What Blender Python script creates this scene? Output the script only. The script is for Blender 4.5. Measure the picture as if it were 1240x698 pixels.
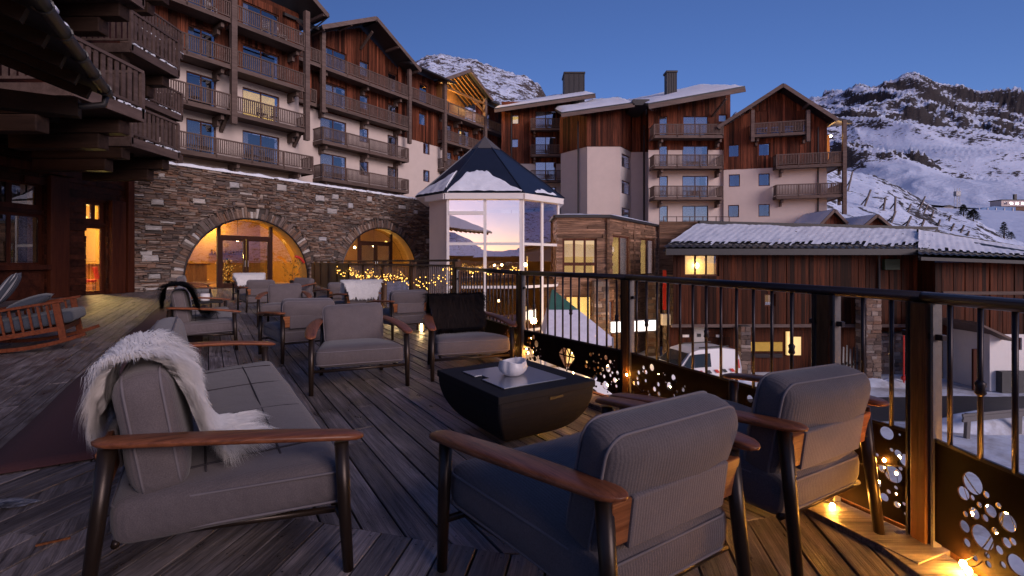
import bpy, bmesh, math, random
from mathutils import Vector, Matrix, noise

# ------------------------------------------------------------------ scene, camera, sky, light
SC = bpy.context.scene
for o in list(bpy.data.objects):
    bpy.data.objects.remove(o)
COL = SC.collection
R = math.radians
rng = random.Random(11)

cam_d = bpy.data.cameras.new("camera")
cam_d.sensor_width = 36.0
cam_d.lens = 17.0
cam_d.shift_y = -32.0 / 1240.0
cam_d.clip_start = 0.05
cam_d.clip_end = 9000.0
cam = bpy.data.objects.new("camera", cam_d)
COL.objects.link(cam)
cam.location = (0, 0, 1.2)
cam.rotation_euler = (R(90), 0, 0)
SC.camera = cam

SUN_EL, SUN_AZ = 3.0, 193.0          # compass style: the afterglow lies behind the camera
world = bpy.data.worlds.new("World")
SC.world = world
world.use_nodes = True
wn = world.node_tree
bg = wn.nodes["Background"]
sky = wn.nodes.new("ShaderNodeTexSky")
sky.sky_type = 'NISHITA'
sky.sun_disc = False
sky.sun_elevation = R(SUN_EL)
sky.sun_rotation = R(SUN_AZ)
sky.altitude = 2000
sky.air_density = 1.0
sky.dust_density = 1.0
sky.ozone_density = 3.0
tint = wn.nodes.new("ShaderNodeMixRGB")
tint.blend_type = 'MULTIPLY'
tint.inputs[0].default_value = 1.0
tint.inputs[2].default_value = (1.20, 0.87, 1.12, 1)      # the violet cast of the blue hour
wn.links.new(sky.outputs[0], tint.inputs[1])
wn.links.new(tint.outputs[0], bg.inputs[0])
bg.inputs[1].default_value = 0.12

sun_d = bpy.data.lights.new("sun", 'SUN')
sun_d.energy = 1.45
sun_d.angle = R(32)
sun_d.color = (1.0, 0.80, 0.80)
sun = bpy.data.objects.new("sun", sun_d)
COL.objects.link(sun)
_el = R(17.0)
_az = R(136.0)                        # the brightest part of the glow stands right of it
_to = Vector((math.sin(_az) * math.cos(_el), math.cos(_az) * math.cos(_el), math.sin(_el)))
sun.rotation_euler = _to.to_track_quat('Z', 'Y').to_euler()

SC.view_settings.view_transform = 'Standard'
SC.view_settings.look = 'None'
SC.view_settings.gamma = 1.0
SC.view_settings.use_curve_mapping = False
SC.view_settings.exposure = 0.85
SC.render.engine = 'CYCLES'
SC.cycles.max_bounces = 10
SC.cycles.diffuse_bounces = 8
SC.cycles.transparent_max_bounces = 16
SC.cycles.sample_clamp_indirect = 4.0
SC.cycles.use_denoising = True

# ------------------------------------------------------------------ materials
def nmat(name):
    m = bpy.data.materials.new(name)
    m.use_nodes = True
    nt = m.node_tree
    return m, nt, nt.nodes["Principled BSDF"]

def nd(nt, t, **kw):
    n = nt.nodes.new(t)
    for k, v in kw.items():
        setattr(n, k, v)
    return n

def ramp(nt, fac, stops):
    r = nt.nodes.new("ShaderNodeValToRGB")
    el = r.color_ramp.elements
    while len(el) < len(stops):
        el.new(0.5)
    for e, (p, c) in zip(el, stops):
        e.position = p
        e.color = (c[0], c[1], c[2], 1) if not isinstance(c, (int, float)) else (c, c, c, 1)
    nt.links.new(fac, r.inputs[0])
    return r.outputs[0]

def rand_of(nt):
    oi = nd(nt, "ShaderNodeObjectInfo")
    ge = nd(nt, "ShaderNodeNewGeometry")
    a = nd(nt, "ShaderNodeMath", operation='ADD')
    nt.links.new(oi.outputs['Random'], a.inputs[0])
    nt.links.new(ge.outputs['Random Per Island'], a.inputs[1])
    f = nd(nt, "ShaderNodeMath", operation='FRACT')
    nt.links.new(a.outputs[0], f.inputs[0])
    return f.outputs[0]

def coords(nt, scale=(1, 1, 1), rnd=None, kind='Object'):
    tc = nd(nt, "ShaderNodeTexCoord")
    src = tc.outputs[kind]
    if rnd is not None:
        s = nd(nt, "ShaderNodeVectorMath", operation='SCALE')
        cmb = nd(nt, "ShaderNodeCombineXYZ")
        for i in range(3):
            nt.links.new(rnd, cmb.inputs[i])
        nt.links.new(cmb.outputs[0], s.inputs[0])
        s.inputs[3].default_value = 41.7
        ad = nd(nt, "ShaderNodeVectorMath", operation='ADD')
        nt.links.new(src, ad.inputs[0]); nt.links.new(s.outputs[0], ad.inputs[1])
        src = ad.outputs[0]
    mp = nd(nt, "ShaderNodeMapping")
    mp.inputs['Scale'].default_value = scale
    nt.links.new(src, mp.inputs[0])
    return mp.outputs[0]

def noise_tex(nt, vec, scale, detail=5, rough=0.6, dist=0.0):
    n = nd(nt, "ShaderNodeTexNoise")
    n.inputs['Scale'].default_value = scale
    n.inputs['Detail'].default_value = detail
    n.inputs['Roughness'].default_value = rough
    n.inputs['Distortion'].default_value = dist
    nt.links.new(vec, n.inputs['Vector'])
    return n.outputs['Fac']

def bump(nt, h, bsdf, strength=0.3, dist=0.01):
    b = nd(nt, "ShaderNodeBump")
    b.inputs['Strength'].default_value = strength
    b.inputs['Distance'].default_value = dist
    nt.links.new(h, b.inputs['Height'])
    nt.links.new(b.outputs[0], bsdf.inputs['Normal'])

def mulmix(nt, col, fac, lo, hi):
    """scale a colour by a value running lo..hi with fac"""
    mr = nd(nt, "ShaderNodeMapRange")
    mr.inputs['To Min'].default_value = lo
    mr.inputs['To Max'].default_value = hi
    nt.links.new(fac, mr.inputs[0])
    v = nd(nt, "ShaderNodeVectorMath", operation='SCALE')
    nt.links.new(col, v.inputs[0]); nt.links.new(mr.outputs[0], v.inputs[3])
    return v.outputs[0]

def wood(name, dark, light, axis='x', scale=9.0, stretch=14.0, rough=0.6, bstr=0.3, var=0.45, wear=None, bdist=0.004, spec=0.12, patch=0.0):
    m, nt, b = nmat(name)
    rn = rand_of(nt)
    s = [1.0, 1.0, 1.0]; s['xyz'.index(axis)] = 1.0 / stretch
    v = coords(nt, s, rn)
    n1 = noise_tex(nt, v, scale, 6, 0.65, 0.6)
    n2 = noise_tex(nt, v, scale * 5, 3, 0.6)
    mx = nd(nt, "ShaderNodeMath", operation='MULTIPLY_ADD')
    nt.links.new(n2, mx.inputs[0]); mx.inputs[1].default_value = 0.35; nt.links.new(n1, mx.inputs[2])
    c = ramp(nt, mx.outputs[0], [(0.42, dark), (0.82, light)])
    if wear:
        v2 = coords(nt, (1, 1, 1), rn)
        nw = noise_tex(nt, v2, 2.2, 5, 0.7)
        f = ramp(nt, nw, [(0.52, 0.0), (0.68, 1.0)])
        mxx = nd(nt, "ShaderNodeMixRGB")
        nt.links.new(f, mxx.inputs[0]); nt.links.new(c, mxx.inputs[1])
        mxx.inputs[2].default_value = (*wear, 1)
        c = mxx.outputs[0]
    c = mulmix(nt, c, rn, 1.0 - var, 1.0 + var)
    if patch:
        vp = coords(nt, (1.0, 2.2, 1.0), rn)
        pn = ramp(nt, noise_tex(nt, vp, 2.4, 7, 0.72), [(0.34, 0.0), (0.66, 1.0)])
        c = mulmix(nt, c, pn, 1.0 - patch, 1.0 + patch)
        pr_ = nd(nt, 'ShaderNodeMapRange'); pr_.inputs['To Min'].default_value = rough - .2; pr_.inputs['To Max'].default_value = rough + .25
        nt.links.new(pn, pr_.inputs[0]); nt.links.new(pr_.outputs[0], b.inputs['Roughness'])
    nt.links.new(c, b.inputs['Base Color'])
    b.inputs['Roughness'].default_value = rough
    b.inputs['Specular IOR Level'].default_value = spec
    bump(nt, mx.outputs[0], b, bstr, bdist)
    return m

def plain(name, col, rough=0.5, metal=0.0, var=0.12, scale=6.0, bstr=0.1, bdist=0.004, spec=None):
    m, nt, b = nmat(name)
    v = coords(nt)
    n1 = noise_tex(nt, v, scale, 5, 0.6)
    rgb = nd(nt, "ShaderNodeRGB"); rgb.outputs[0].default_value = (*col, 1)
    c = mulmix(nt, rgb.outputs[0], n1, 1 - var * 2, 1 + var * 2)
    nt.links.new(c, b.inputs['Base Color'])
    b.inputs['Roughness'].default_value = rough
    b.inputs['Metallic'].default_value = metal
    if spec is not None:
        b.inputs['Specular IOR Level'].default_value = spec
    if bstr:
        n2 = noise_tex(nt, v, scale * 6, 4, 0.6)
        bump(nt, n2, b, bstr, bdist)
    return m

def fabric(name, col, rib=True):
    m, nt, b = nmat(name)
    v = coords(nt)
    n1 = noise_tex(nt, v, 260, 2, 0.7)
    n0 = noise_tex(nt, v, 9, 4, 0.6)
    rgb = nd(nt, "ShaderNodeRGB"); rgb.outputs[0].default_value = (*col, 1)
    c = mulmix(nt, rgb.outputs[0], n1, 0.45, 1.55)
    c = mulmix(nt, c, n0, 0.78, 1.2)
    oi = nd(nt, 'ShaderNodeObjectInfo'); c = mulmix(nt, c, oi.outputs['Random'], 0.88, 1.10)
    nt.links.new(c, b.inputs['Base Color'])
    b.inputs['Roughness'].default_value = 0.9
    b.inputs['Sheen Weight'].default_value = 0.15
    w = nd(nt, "ShaderNodeTexWave", wave_type='BANDS', bands_direction='X')
    w.inputs['Scale'].default_value = 28
    w.inputs['Distortion'].default_value = 0.3
    nt.links.new(v, w.inputs['Vector'])
    ad = nd(nt, "ShaderNodeMath", operation='ADD')
    nt.links.new(w.outputs['Fac'], ad.inputs[0]); nt.links.new(n1, ad.inputs[1])
    big = nd(nt, "ShaderNodeMath", operation='MULTIPLY_ADD')
    nt.links.new(n0, big.inputs[0]); big.inputs[1].default_value = 6.0; nt.links.new(ad.outputs[0], big.inputs[2])
    bump(nt, big.outputs[0], b, 0.26, 0.004)
    return m

def emit(name, col, strength, var=0.0, scale=1.5):
    m, nt, b = nmat(name)
    b.inputs['Base Color'].default_value = (*[min(.8, c) for c in col], 1)
    b.inputs['Emission Strength'].default_value = strength
    if var:
        v = coords(nt)
        n1 = noise_tex(nt, v, scale, 3, 0.5)
        rgb = nd(nt, "ShaderNodeRGB"); rgb.outputs[0].default_value = (*col, 1)
        c = mulmix(nt, rgb.outputs[0], n1, 1 - var * 2, 1 + var * 2)
        nt.links.new(c, b.inputs['Emission Color'])
    else:
        b.inputs['Emission Color'].default_value = (*col, 1)
    return m

def glass(name, tint=(0.75, 0.8, 0.85), refl=0.4, rough=0.01, gcol=(1, 1, 1)):
    m, nt, b = nmat(name)
    nt.nodes.remove(b)
    out = nt.nodes["Material Output"]
    t = nd(nt, "ShaderNodeBsdfTransparent"); t.inputs[0].default_value = (*tint, 1)
    g = nd(nt, "ShaderNodeBsdfGlossy"); g.inputs['Roughness'].default_value = rough; g.inputs[0].default_value = (*gcol, 1)
    fr = nd(nt, "ShaderNodeLayerWeight"); fr.inputs[0].default_value = 0.35
    mr = nd(nt, "ShaderNodeMapRange")
    mr.inputs['To Min'].default_value = refl; mr.inputs['To Max'].default_value = max(0.62, refl)
    nt.links.new(fr.outputs['Fresnel'], mr.inputs[0])
    v = coords(nt)
    n1 = noise_tex(nt, v, 0.9, 1, 0.5)
    bp = nd(nt, "ShaderNodeBump"); bp.inputs['Strength'].default_value = 0.03; bp.inputs['Distance'].default_value = 0.05
    nt.links.new(n1, bp.inputs['Height']); nt.links.new(bp.outputs[0], g.inputs['Normal'])
    mx = nd(nt, "ShaderNodeMixShader")
    nt.links.new(mr.outputs[0], mx.inputs[0]); nt.links.new(t.outputs[0], mx.inputs[1]); nt.links.new(g.outputs[0], mx.inputs[2])
    nt.links.new(mx.outputs[0], out.inputs[0])
    return m

def stone_mat(name, cols, rough=0.85):
    m, nt, b = nmat(name)
    rn = rand_of(nt)
    c = ramp(nt, rn, [(i / (len(cols) - 1), k) for i, k in enumerate(cols)])
    v = coords(nt, (1, 1, 3), rn)
    n1 = noise_tex(nt, v, 5, 6, 0.7)
    c = mulmix(nt, c, n1, 0.35, 1.6)
    nt.links.new(c, b.inputs['Base Color'])
    b.inputs['Roughness'].default_value = rough
    bump(nt, n1, b, 0.8, 0.03)
    return m

def snow_mat(name, col=(0.78, 0.8, 0.85), scale=3.0, bstr=0.5, dirt=None):
    m, nt, b = nmat(name)
    v = coords(nt)
    n1 = noise_tex(nt, v, scale, 6, 0.6)
    rgb = nd(nt, "ShaderNodeRGB"); rgb.outputs[0].default_value = (*col, 1)
    c = mulmix(nt, rgb.outputs[0], n1, 0.88, 1.1)
    if dirt:
        n3 = noise_tex(nt, v, scale * 0.35, 6, 0.7)
        f = ramp(nt, n3, [(0.44, 0.0), (0.6, 1.0)])
        mxx = nd(nt, "ShaderNodeMixRGB")
        nt.links.new(f, mxx.inputs[0]); nt.links.new(c, mxx.inputs[1]); mxx.inputs[2].default_value = (*dirt, 1)
        c = mxx.outputs[0]
    nt.links.new(c, b.inputs['Base Color'])
    b.inputs['Roughness'].default_value = 0.7
    bump(nt, n1, b, bstr, 0.08)
    return m

def mountain_mat(name, s, lo, hi, bd=5.0, rock=((0.03, 0.025, 0.028), (0.15, 0.11, 0.095)), slope=0.9, crag=0.0):
    m, nt, b = nmat(name)
    v = coords(nt, (s * .8, s * .8, s * 1.7))
    v.node.inputs['Rotation'].default_value = (0.0, R(24), R(20))
    n1 = noise_tex(nt, v, 1.0, 10, 0.72, 0.4)
    n2 = noise_tex(nt, v, 5.0, 6, 0.65)
    ge = nd(nt, "ShaderNodeNewGeometry")
    sp = nd(nt, "ShaderNodeSeparateXYZ"); nt.links.new(ge.outputs['Normal'], sp.inputs[0])
    at = nd(nt, "ShaderNodeAttribute"); at.attribute_name = 'crag'
    def madd(x, k, y):
        q = nd(nt, "ShaderNodeMath", operation='MULTIPLY_ADD')
        nt.links.new(x, q.inputs[0]); q.inputs[1].default_value = k; nt.links.new(y, q.inputs[2])
        return q.outputs[0]
    a = madd(sp.outputs[2], -slope, n1)                 # the steeper the barer
    a = madd(n2, 0.75, a)
    a = madd(at.outputs['Fac'], crag, a)
    f = ramp(nt, a, [(lo, 0.0), (hi, 1.0)])
    n3 = noise_tex(nt, v, 14.0, 4, 0.7)
    rc = ramp(nt, n3, [(0.40, rock[0]), (0.75, rock[1])])
    mx = nd(nt, "ShaderNodeMixRGB")
    mx.inputs[1].default_value = (0.60, 0.68, 0.86, 1)
    nt.links.new(f, mx.inputs[0]); nt.links.new(rc, mx.inputs[2])
    nt.links.new(mx.outputs[0], b.inputs['Base Color'])
    b.inputs['Roughness'].default_value = 0.9
    bump(nt, a, b, 0.7, bd)
    return m

M = {}
M['deck'] = wood('weathered_deck_wood', (0.024, 0.019, 0.018), (0.250, 0.208, 0.200), 'x', 42, 26, 0.46, 0.9, 0.34, None, 0.006, 0.40, 0.55)
M['deck_base'] = plain('dark_gap', (0.008, 0.007, 0.007), 0.9)
M['teak'] = wood('oiled_teak', (0.07, 0.018, 0.007), (0.30, 0.098, 0.040), 'y', 60, 20, 0.38, 0.25, 0.12, None, 0.002, 0.4)
M['teak_x'] = wood('oiled_teak_board', (0.10, 0.030, 0.012), (0.32, 0.12, 0.05), 'x', 50, 18, 0.4, 0.25, 0.12, None, 0.002)
M['rock_wood'] = wood('rocking_chair_wood', (0.060, 0.013, 0.006), (0.150, 0.040, 0.016), 'y', 30, 12, 0.4, 0.2, 0.12, None, 0.002)
M['bronze'] = plain('bronze_brown_leg', (0.035, 0.022, 0.016), 0.35, 0.5, 0.1, 20, 0.05)
M['fabric'] = fabric('grey_outdoor_fabric', (0.118, 0.095, 0.098))
M['fabric_band'] = fabric('grey_fabric_band', (0.130, 0.105, 0.108))
M['piping'] = plain('grey_piping', (0.165, 0.142, 0.152), 0.8)
M['seam'] = plain('dark_seam_indent', (0.035, 0.028, 0.034), 0.9)  # dark lines standing in for the creased shade of the seam indentations
M['fabric_blue'] = fabric('slate_blue_fabric', (0.034, 0.040, 0.056))
M['concrete'] = plain('black_concrete', (0.018, 0.016, 0.018), 0.7, 0, 0.15, 30, 0.15, 0.004, 0.18)
M['old_snow'] = snow_mat('old_dirty_snow', (0.30, 0.30, 0.34), 14.0, 0.8, (0.05, 0.045, 0.05))
M['steel'] = plain('brushed_steel', (0.55, 0.55, 0.58), 0.28, 1.0, 0.06, 4, 0.02)
M['ceramic'] = plain('white_ceramic', (0.72, 0.68, 0.68), 0.35, 0, 0.05, 8, 0.05)
M['carpet'] = plain('maroon_brown_runner', (0.070, 0.024, 0.027), 0.95, 0, 0.2, 60, 0.4)
M['rail'] = plain('dark_rail_metal', (0.030, 0.022, 0.024), 0.38, 0.6, 0.15, 12, 0.15)
M['corten'] = plain('rusty_dark_panel', (0.009, 0.0045, 0.003), 0.7, 0.0, 0.3, 9, 0.15, 0.004, 0.04)
M['post_wood'] = wood('brown_post_wood', (0.022, 0.009, 0.004), (0.11, 0.05, 0.022), 'z', 40, 16, 0.5, 0.3, 0.1)
M['grey_post'] = plain('grey_steel_post', (0.12, 0.11, 0.11), 0.55, 0.3, 0.2, 40, 0.2)
M['fence'] = wood('brown_grey_fence_slats', (0.035, 0.021, 0.016), (0.14, 0.092, 0.072), 'z', 30, 16, 0.6, 0.3, 0.25)
M['balc_dark'] = wood('dark_brown_wing_wood', (0.055, 0.036, 0.031), (0.115, 0.078, 0.068), 'x', 6, 8, 0.6, 0.2, 0.15)
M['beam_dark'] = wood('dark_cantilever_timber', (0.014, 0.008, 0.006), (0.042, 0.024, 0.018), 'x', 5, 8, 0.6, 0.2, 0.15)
M['eave_dark'] = wood('near_black_eave_timber', (0.005, 0.003, 0.002), (0.014, 0.007, 0.005), 'x', 5, 8, 0.6, 0.2, 0.15)  # near-black tone for rafters, soffit beams and eave beam
M['balc'] = wood('grey_brown_balcony_wood', (0.075, 0.051, 0.044), (0.145, 0.102, 0.088), 'x', 6, 8, 0.6, 0.2, 0.15)
M['clad_v'] = wood('red_brown_cladding_vertical', (0.008, 0.002, 0.001), (0.155, 0.046, 0.023), 'z', 9.0, 22, 0.6, 0.4, 0.75, None, 0.01)
M['clad_dark'] = wood('dark_red_wall_logs', (0.008, 0.0024, 0.0016), (0.052, 0.014, 0.007), 'y', 3.5, 12, 0.5, 0.5, 0.35, None, 0.01)
M['pillar_red'] = wood('dark_red_timber', (0.022, 0.005, 0.003), (0.070, 0.018, 0.008), 'z', 4, 12, 0.5, 0.4, 0.2, None, 0.01)
M['clad_h'] = wood('brown_slat_cladding', (0.010, 0.004, 0.003), (0.30, 0.175, 0.115), 'x', 10.0, 14, 0.6, 0.4, 0.45, None, 0.01)
M['barn'] = wood('barn_board', (0.004, 0.0012, 0.0007), (0.072, 0.018, 0.006), 'z', 9.0, 22, 0.6, 0.4, 0.7, None, 0.01)
M['frame_dark'] = wood('dark_door_frame', (0.016, 0.006, 0.004), (0.05, 0.018, 0.011), 'z', 20, 10, 0.5, 0.1, 0.1)
M['frame'] = wood('red_brown_window_frame', (0.045, 0.016, 0.010), (0.12, 0.045, 0.028), 'z', 8, 8, 0.5, 0.1, 0.1)
M['plaster'] = plain('cream_render', (0.56, 0.47, 0.43), 0.9, 0, 0.05, 1.5, 0.15)
M['plaster_grey_shade'] = plain('grey_and_shaded_render', (0.47, 0.43, 0.43), 0.9, 0, 0.05, 1.5, 0.15)  # grey lower wall of the wing, and painted shade on the angled block
M['roof_dark'] = plain('dark_roof_sheet', (0.022, 0.021, 0.024), 0.55, 0.1, 0.2, 4, 0.2)
M['tower_roof'] = plain('blue_black_roof_sheet', (0.020, 0.026, 0.048), 0.4, 0.3, 0.15, 2, 0.1)
M['barge'] = wood('grey_barge_board', (0.085, 0.060, 0.052), (0.16, 0.118, 0.105), 'x', 5, 10, 0.6, 0.2, 0.12)
M['snow'] = snow_mat('snow', (0.76, 0.79, 0.87))
M['snow_ground'] = snow_mat('trodden_snow', (0.74, 0.79, 0.90), 1.2, 0.8, (0.40, 0.39, 0.41))
M['asphalt'] = plain('wet_asphalt', (0.045, 0.043, 0.046), 0.6, 0, 0.25, 3, 0.3)
M['white_paint'] = plain('white_tower_paint', (0.70, 0.66, 0.64), 0.5, 0, 0.04, 3, 0.03)
M['van_white'] = plain('white_vehicle_paint', (0.72, 0.71, 0.72), 0.25, 0, 0.03, 2, 0.0)
M['tyre'] = plain('tyre_rubber', (0.015, 0.015, 0.016), 0.8)
M['red'] = plain('signal_red', (0.5, 0.03, 0.02), 0.4, 0, 0.08)
M['black'] = plain('black_plastic', (0.012, 0.012, 0.013), 0.45)
M['green'] = plain('green_canvas', (0.030, 0.11, 0.085), 0.8)
M['fabric_slate'] = None
M['canvas'] = plain('white_canvas', (0.62, 0.60, 0.70), 0.8)
M['pane'] = glass('window_pane', (0.72, 0.74, 0.78), 0.27, 0.01, (0.95, 0.92, 0.92))
M['pane_blue'] = glass('blue_reflection_tint_pane', (0.45, 0.6, 0.72), 0.16, 0.01, (0.40, 0.55, 0.75))  # blue sky reflection put into the tint and gloss colour
M['pane_dark'] = glass('dark_pane', (0.5, 0.5, 0.5), 0.07)
M['pane_clear'] = glass('clear_pane', (0.93, 0.92, 0.9), 0.16)
M['pane_tower'] = glass('tower_pane', (0.8, 0.8, 0.82), 0.74, 0.01, (1.0, 0.94, 0.94))
M['curtain_pale'] = plain('white_curtain_afterglow', (0.84, 0.79, 0.78), 0.9, 0, 0.1, 5)  # curtain cloth; on the facing blocks it also stands in for reflected afterglow
M['room'] = plain('dim_room', (0.06, 0.055, 0.06), 0.9)
M['curtain'] = plain('pale_curtain', (0.36, 0.35, 0.37), 0.9, 0, 0.1, 5)
M['lit'] = emit('lit_room_glow', (1.0, 0.62, 0.20), 0.8, 0.4, 0.9)
M['lit_pale'] = emit('lit_room_pale', (0.95, 0.62, 0.24), 0.36, 0.32, 0.8)
M['bulb'] = emit('warm_bulb', (1.0, 0.42, 0.06), 440)
M['fairy'] = emit('fairy_bulb', (1.0, 0.50, 0.09), 2.6)
M['lamp_far'] = emit('lamp_bulb', (1.0, 0.66, 0.28), 30)
M['sign_white'] = emit('backlit_sign', (1.0, 0.93, 0.82), 0.9)
M['screen'] = emit('lit_screen', (0.85, 0.92, 1.0), 2.0)
M['warm_wall'] = plain('warm_interior_wall', (0.42, 0.25, 0.07), 0.8, 0, 0.1, 1)
M['warm_wood'] = wood('interior_wood', (0.14, 0.06, 0.02), (0.34, 0.17, 0.06), 'z', 5, 8, 0.5, 0.2, 0.2)
M['stone'] = stone_mat('rubble_stone', [(0.055, 0.039, 0.034), (0.15, 0.088, 0.058), (0.09, 0.066, 0.058), (0.21, 0.138, 0.10), (0.11, 0.09, 0.088), (0.17, 0.085, 0.050), (0.30, 0.245, 0.21), (0.065, 0.051, 0.046)])
M['stone_pale'] = stone_mat('pale_block_stone', [(0.30, 0.285, 0.28), (0.42, 0.38, 0.35), (0.34, 0.33, 0.34)])
M['mortar'] = plain('dark_mortar', (0.055, 0.043, 0.038), 0.95, 0, 0.2, 6, 0.4)
M['fur_white'] = plain('white_fleece', (0.80, 0.76, 0.75), 0.8, 0, 0.05, 10, 0)
def fur(name, col, tr=0.35):
    m, nt, b = nmat(name)
    v = coords(nt); n1 = noise_tex(nt, v, 30, 3, 0.6)
    rgb = nd(nt, 'ShaderNodeRGB'); rgb.outputs[0].default_value = (*col, 1)
    c = mulmix(nt, rgb.outputs[0], n1, 0.85, 1.12)
    nt.links.new(c, b.inputs['Base Color']); b.inputs['Roughness'].default_value = 0.75; b.inputs['Specular IOR Level'].default_value = 0.2
    t = nd(nt, 'ShaderNodeBsdfTranslucent'); nt.links.new(c, t.inputs[0])
    mx = nd(nt, 'ShaderNodeMixShader'); mx.inputs[0].default_value = tr
    nt.links.new(b.outputs[0], mx.inputs[1]); nt.links.new(t.outputs[0], mx.inputs[2])
    nt.links.new(mx.outputs[0], nt.nodes['Material Output'].inputs[0])
    return m
M['fur_white'] = fur('white_fleece_hair', (0.94, 0.92, 0.91), .45)
M['fur_black'] = fur('black_fleece_hair', (0.006, 0.005, 0.006), .2)
M['fur_brown'] = fur('dark_brown_fleece_hair', (0.030, 0.020, 0.017), .2)
M['foliage'] = plain('dark_conifer', (0.018, 0.024, 0.018), 0.9, 0, 0.3, 3, 0)
M['bark'] = plain('bark', (0.05, 0.035, 0.028), 0.9)
M['leafgreen'] = plain('dark_leaf', (0.02, 0.035, 0.015), 0.6)
M['yellow'] = plain('yellow_board', (0.55, 0.34, 0.03), 0.6)
M['mast'] = plain('grey_mast', (0.25, 0.25, 0.27), 0.5, 0.4)
M['concrete_pale'] = plain('pale_concrete', (0.42, 0.40, 0.39), 0.85, 0, 0.1, 2, 0.2)

# ------------------------------------------------------------------ mesh helpers
class MB:
    def __init__(s):
        s.v = []; s.f = []
    def add(s, vs, fs):
        k = len(s.v)
        s.v += [tuple(p) for p in vs]
        s.f += [tuple(i + k for i in f) for f in fs]
        return s
    def box(s, x0, x1, y0, y1, z0, z1):
        if x0 > x1: x0, x1 = x1, x0
        if y0 > y1: y0, y1 = y1, y0
        if z0 > z1: z0, z1 = z1, z0
        vs = [(x0, y0, z0), (x1, y0, z0), (x1, y1, z0), (x0, y1, z0), (x0, y0, z1), (x1, y0, z1), (x1, y1, z1), (x0, y1, z1)]
        return s.add(vs, [(0, 3, 2, 1), (4, 5, 6, 7), (0, 1, 5, 4), (1, 2, 6, 5), (2, 3, 7, 6), (3, 0, 4, 7)])
    def bar(s, p0, p1, w, h, up=(0, 0, 1)):
        p0, p1 = Vector(p0), Vector(p1)
        d = (p1 - p0).normalized()
        up = Vector(up)
        sd = d.cross(up)
        if sd.length < 1e-4:
            sd = d.cross(Vector((0, 1, 0)))
        sd.normalize()
        u = sd.cross(d).normalized()
        a, b = sd * w / 2, u * h / 2
        vs = [p0 - a - b, p0 + a - b, p0 + a + b, p0 - a + b, p1 - a - b, p1 + a - b, p1 + a + b, p1 - a + b]
        return s.add(vs, [(0, 1, 2, 3), (7, 6, 5, 4), (0, 4, 5, 1), (1, 5, 6, 2), (2, 6, 7, 3), (3, 7, 4, 0)])
    def tube(s, pts, rad, n=8, closed=False):
        pts = [Vector(p) for p in pts]
        m = len(pts)
        if isinstance(rad, (int, float)):
            rad = [rad] * m
        rings = []
        prev = None
        for i, p in enumerate(pts):
            if closed:
                d = pts[(i + 1) % m] - pts[i - 1]
            else:
                d = pts[min(i + 1, m - 1)] - pts[max(i - 1, 0)]
            d.normalize()
            if prev is None:
                ref = Vector((0, 0, 1)) if abs(d.z) < 0.9 else Vector((1, 0, 0))
                a = d.cross(ref).normalized()
            else:
                a = (prev - d * prev.dot(d))
                a = a.normalized() if a.length > 1e-6 else d.cross(Vector((0, 0, 1))).normalized()
            prev = a
            b = d.cross(a)
            rings.append([p + (a * math.cos(2 * math.pi * k / n) + b * math.sin(2 * math.pi * k / n)) * rad[i] for k in range(n)])
        vs = [q for r_ in rings for q in r_]
        fs = []
        for i in range(m if closed else m - 1):
            j = (i + 1) % m
            for k in range(n):
                k2 = (k + 1) % n
                fs.append((i * n + k, i * n + k2, j * n + k2, j * n + k))
        if not closed:
            fs.append(tuple(range(n - 1, -1, -1)))
            fs.append(tuple((m - 1) * n + k for k in range(n)))
        return s.add(vs, fs)
    def loft(s, rings, cap=True):
        n = len(rings[0])
        vs = [q for r_ in rings for q in r_]
        fs = []
        for i in range(len(rings) - 1):
            for k in range(n):
                k2 = (k + 1) % n
                fs.append((i * n + k, i * n + k2, (i + 1) * n + k2, (i + 1) * n + k))
        if cap:
            fs.append(tuple(range(n - 1, -1, -1)))
            fs.append(tuple((len(rings) - 1) * n + k for k in range(n)))
        return s.add(vs, fs)
    def prism(s, poly, y0, y1):
        """polygon in x,z pushed along y"""
        n = len(poly)
        vs = [(x, y0, z) for x, z in poly] + [(x, y1, z) for x, z in poly]
        fs = [tuple(range(n)), tuple(range(2 * n - 1, n - 1, -1))]
        for i in range(n):
            j = (i + 1) % n
            fs.append((i, i + n, j + n, j))
        return s.add(vs, fs)
    def slab(s, poly, z0, z1):
        n = len(poly)
        vs = [(x, y, z0) for x, y in poly] + [(x, y, z1) for x, y in poly]
        fs = [tuple(range(n - 1, -1, -1)), tuple(range(n, 2 * n))]
        for i in range(n):
            j = (i + 1) % n
            fs.append((i, j, j + n, i + n))
        return s.add(vs, fs)
    def ball(s, c, r, n=6, m=4, sz=1.0):
        c = Vector(c)
        vs = [c + Vector((0, 0, r * sz))]
        for i in range(1, m):
            t = math.pi * i / m
            for k in range(n):
                a = 2 * math.pi * k / n
                vs.append(c + Vector((r * math.sin(t) * math.cos(a), r * math.sin(t) * math.sin(a), r * sz * math.cos(t))))
        vs.append(c - Vector((0, 0, r * sz)))
        fs = []
        for k in range(n):
            fs.append((0, 1 + k, 1 + (k + 1) % n))
        for i in range(m - 2):
            for k in range(n):
                fs.append((1 + i * n + k, 1 + (i + 1) * n + k, 1 + (i + 1) * n + (k + 1) % n, 1 + i * n + (k + 1) % n))
        L = len(vs) - 1
        for k in range(n):
            fs.append((1 + (m - 2) * n + k, L, 1 + (m - 2) * n + (k + 1) % n))
        return s.add(vs, fs)
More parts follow.
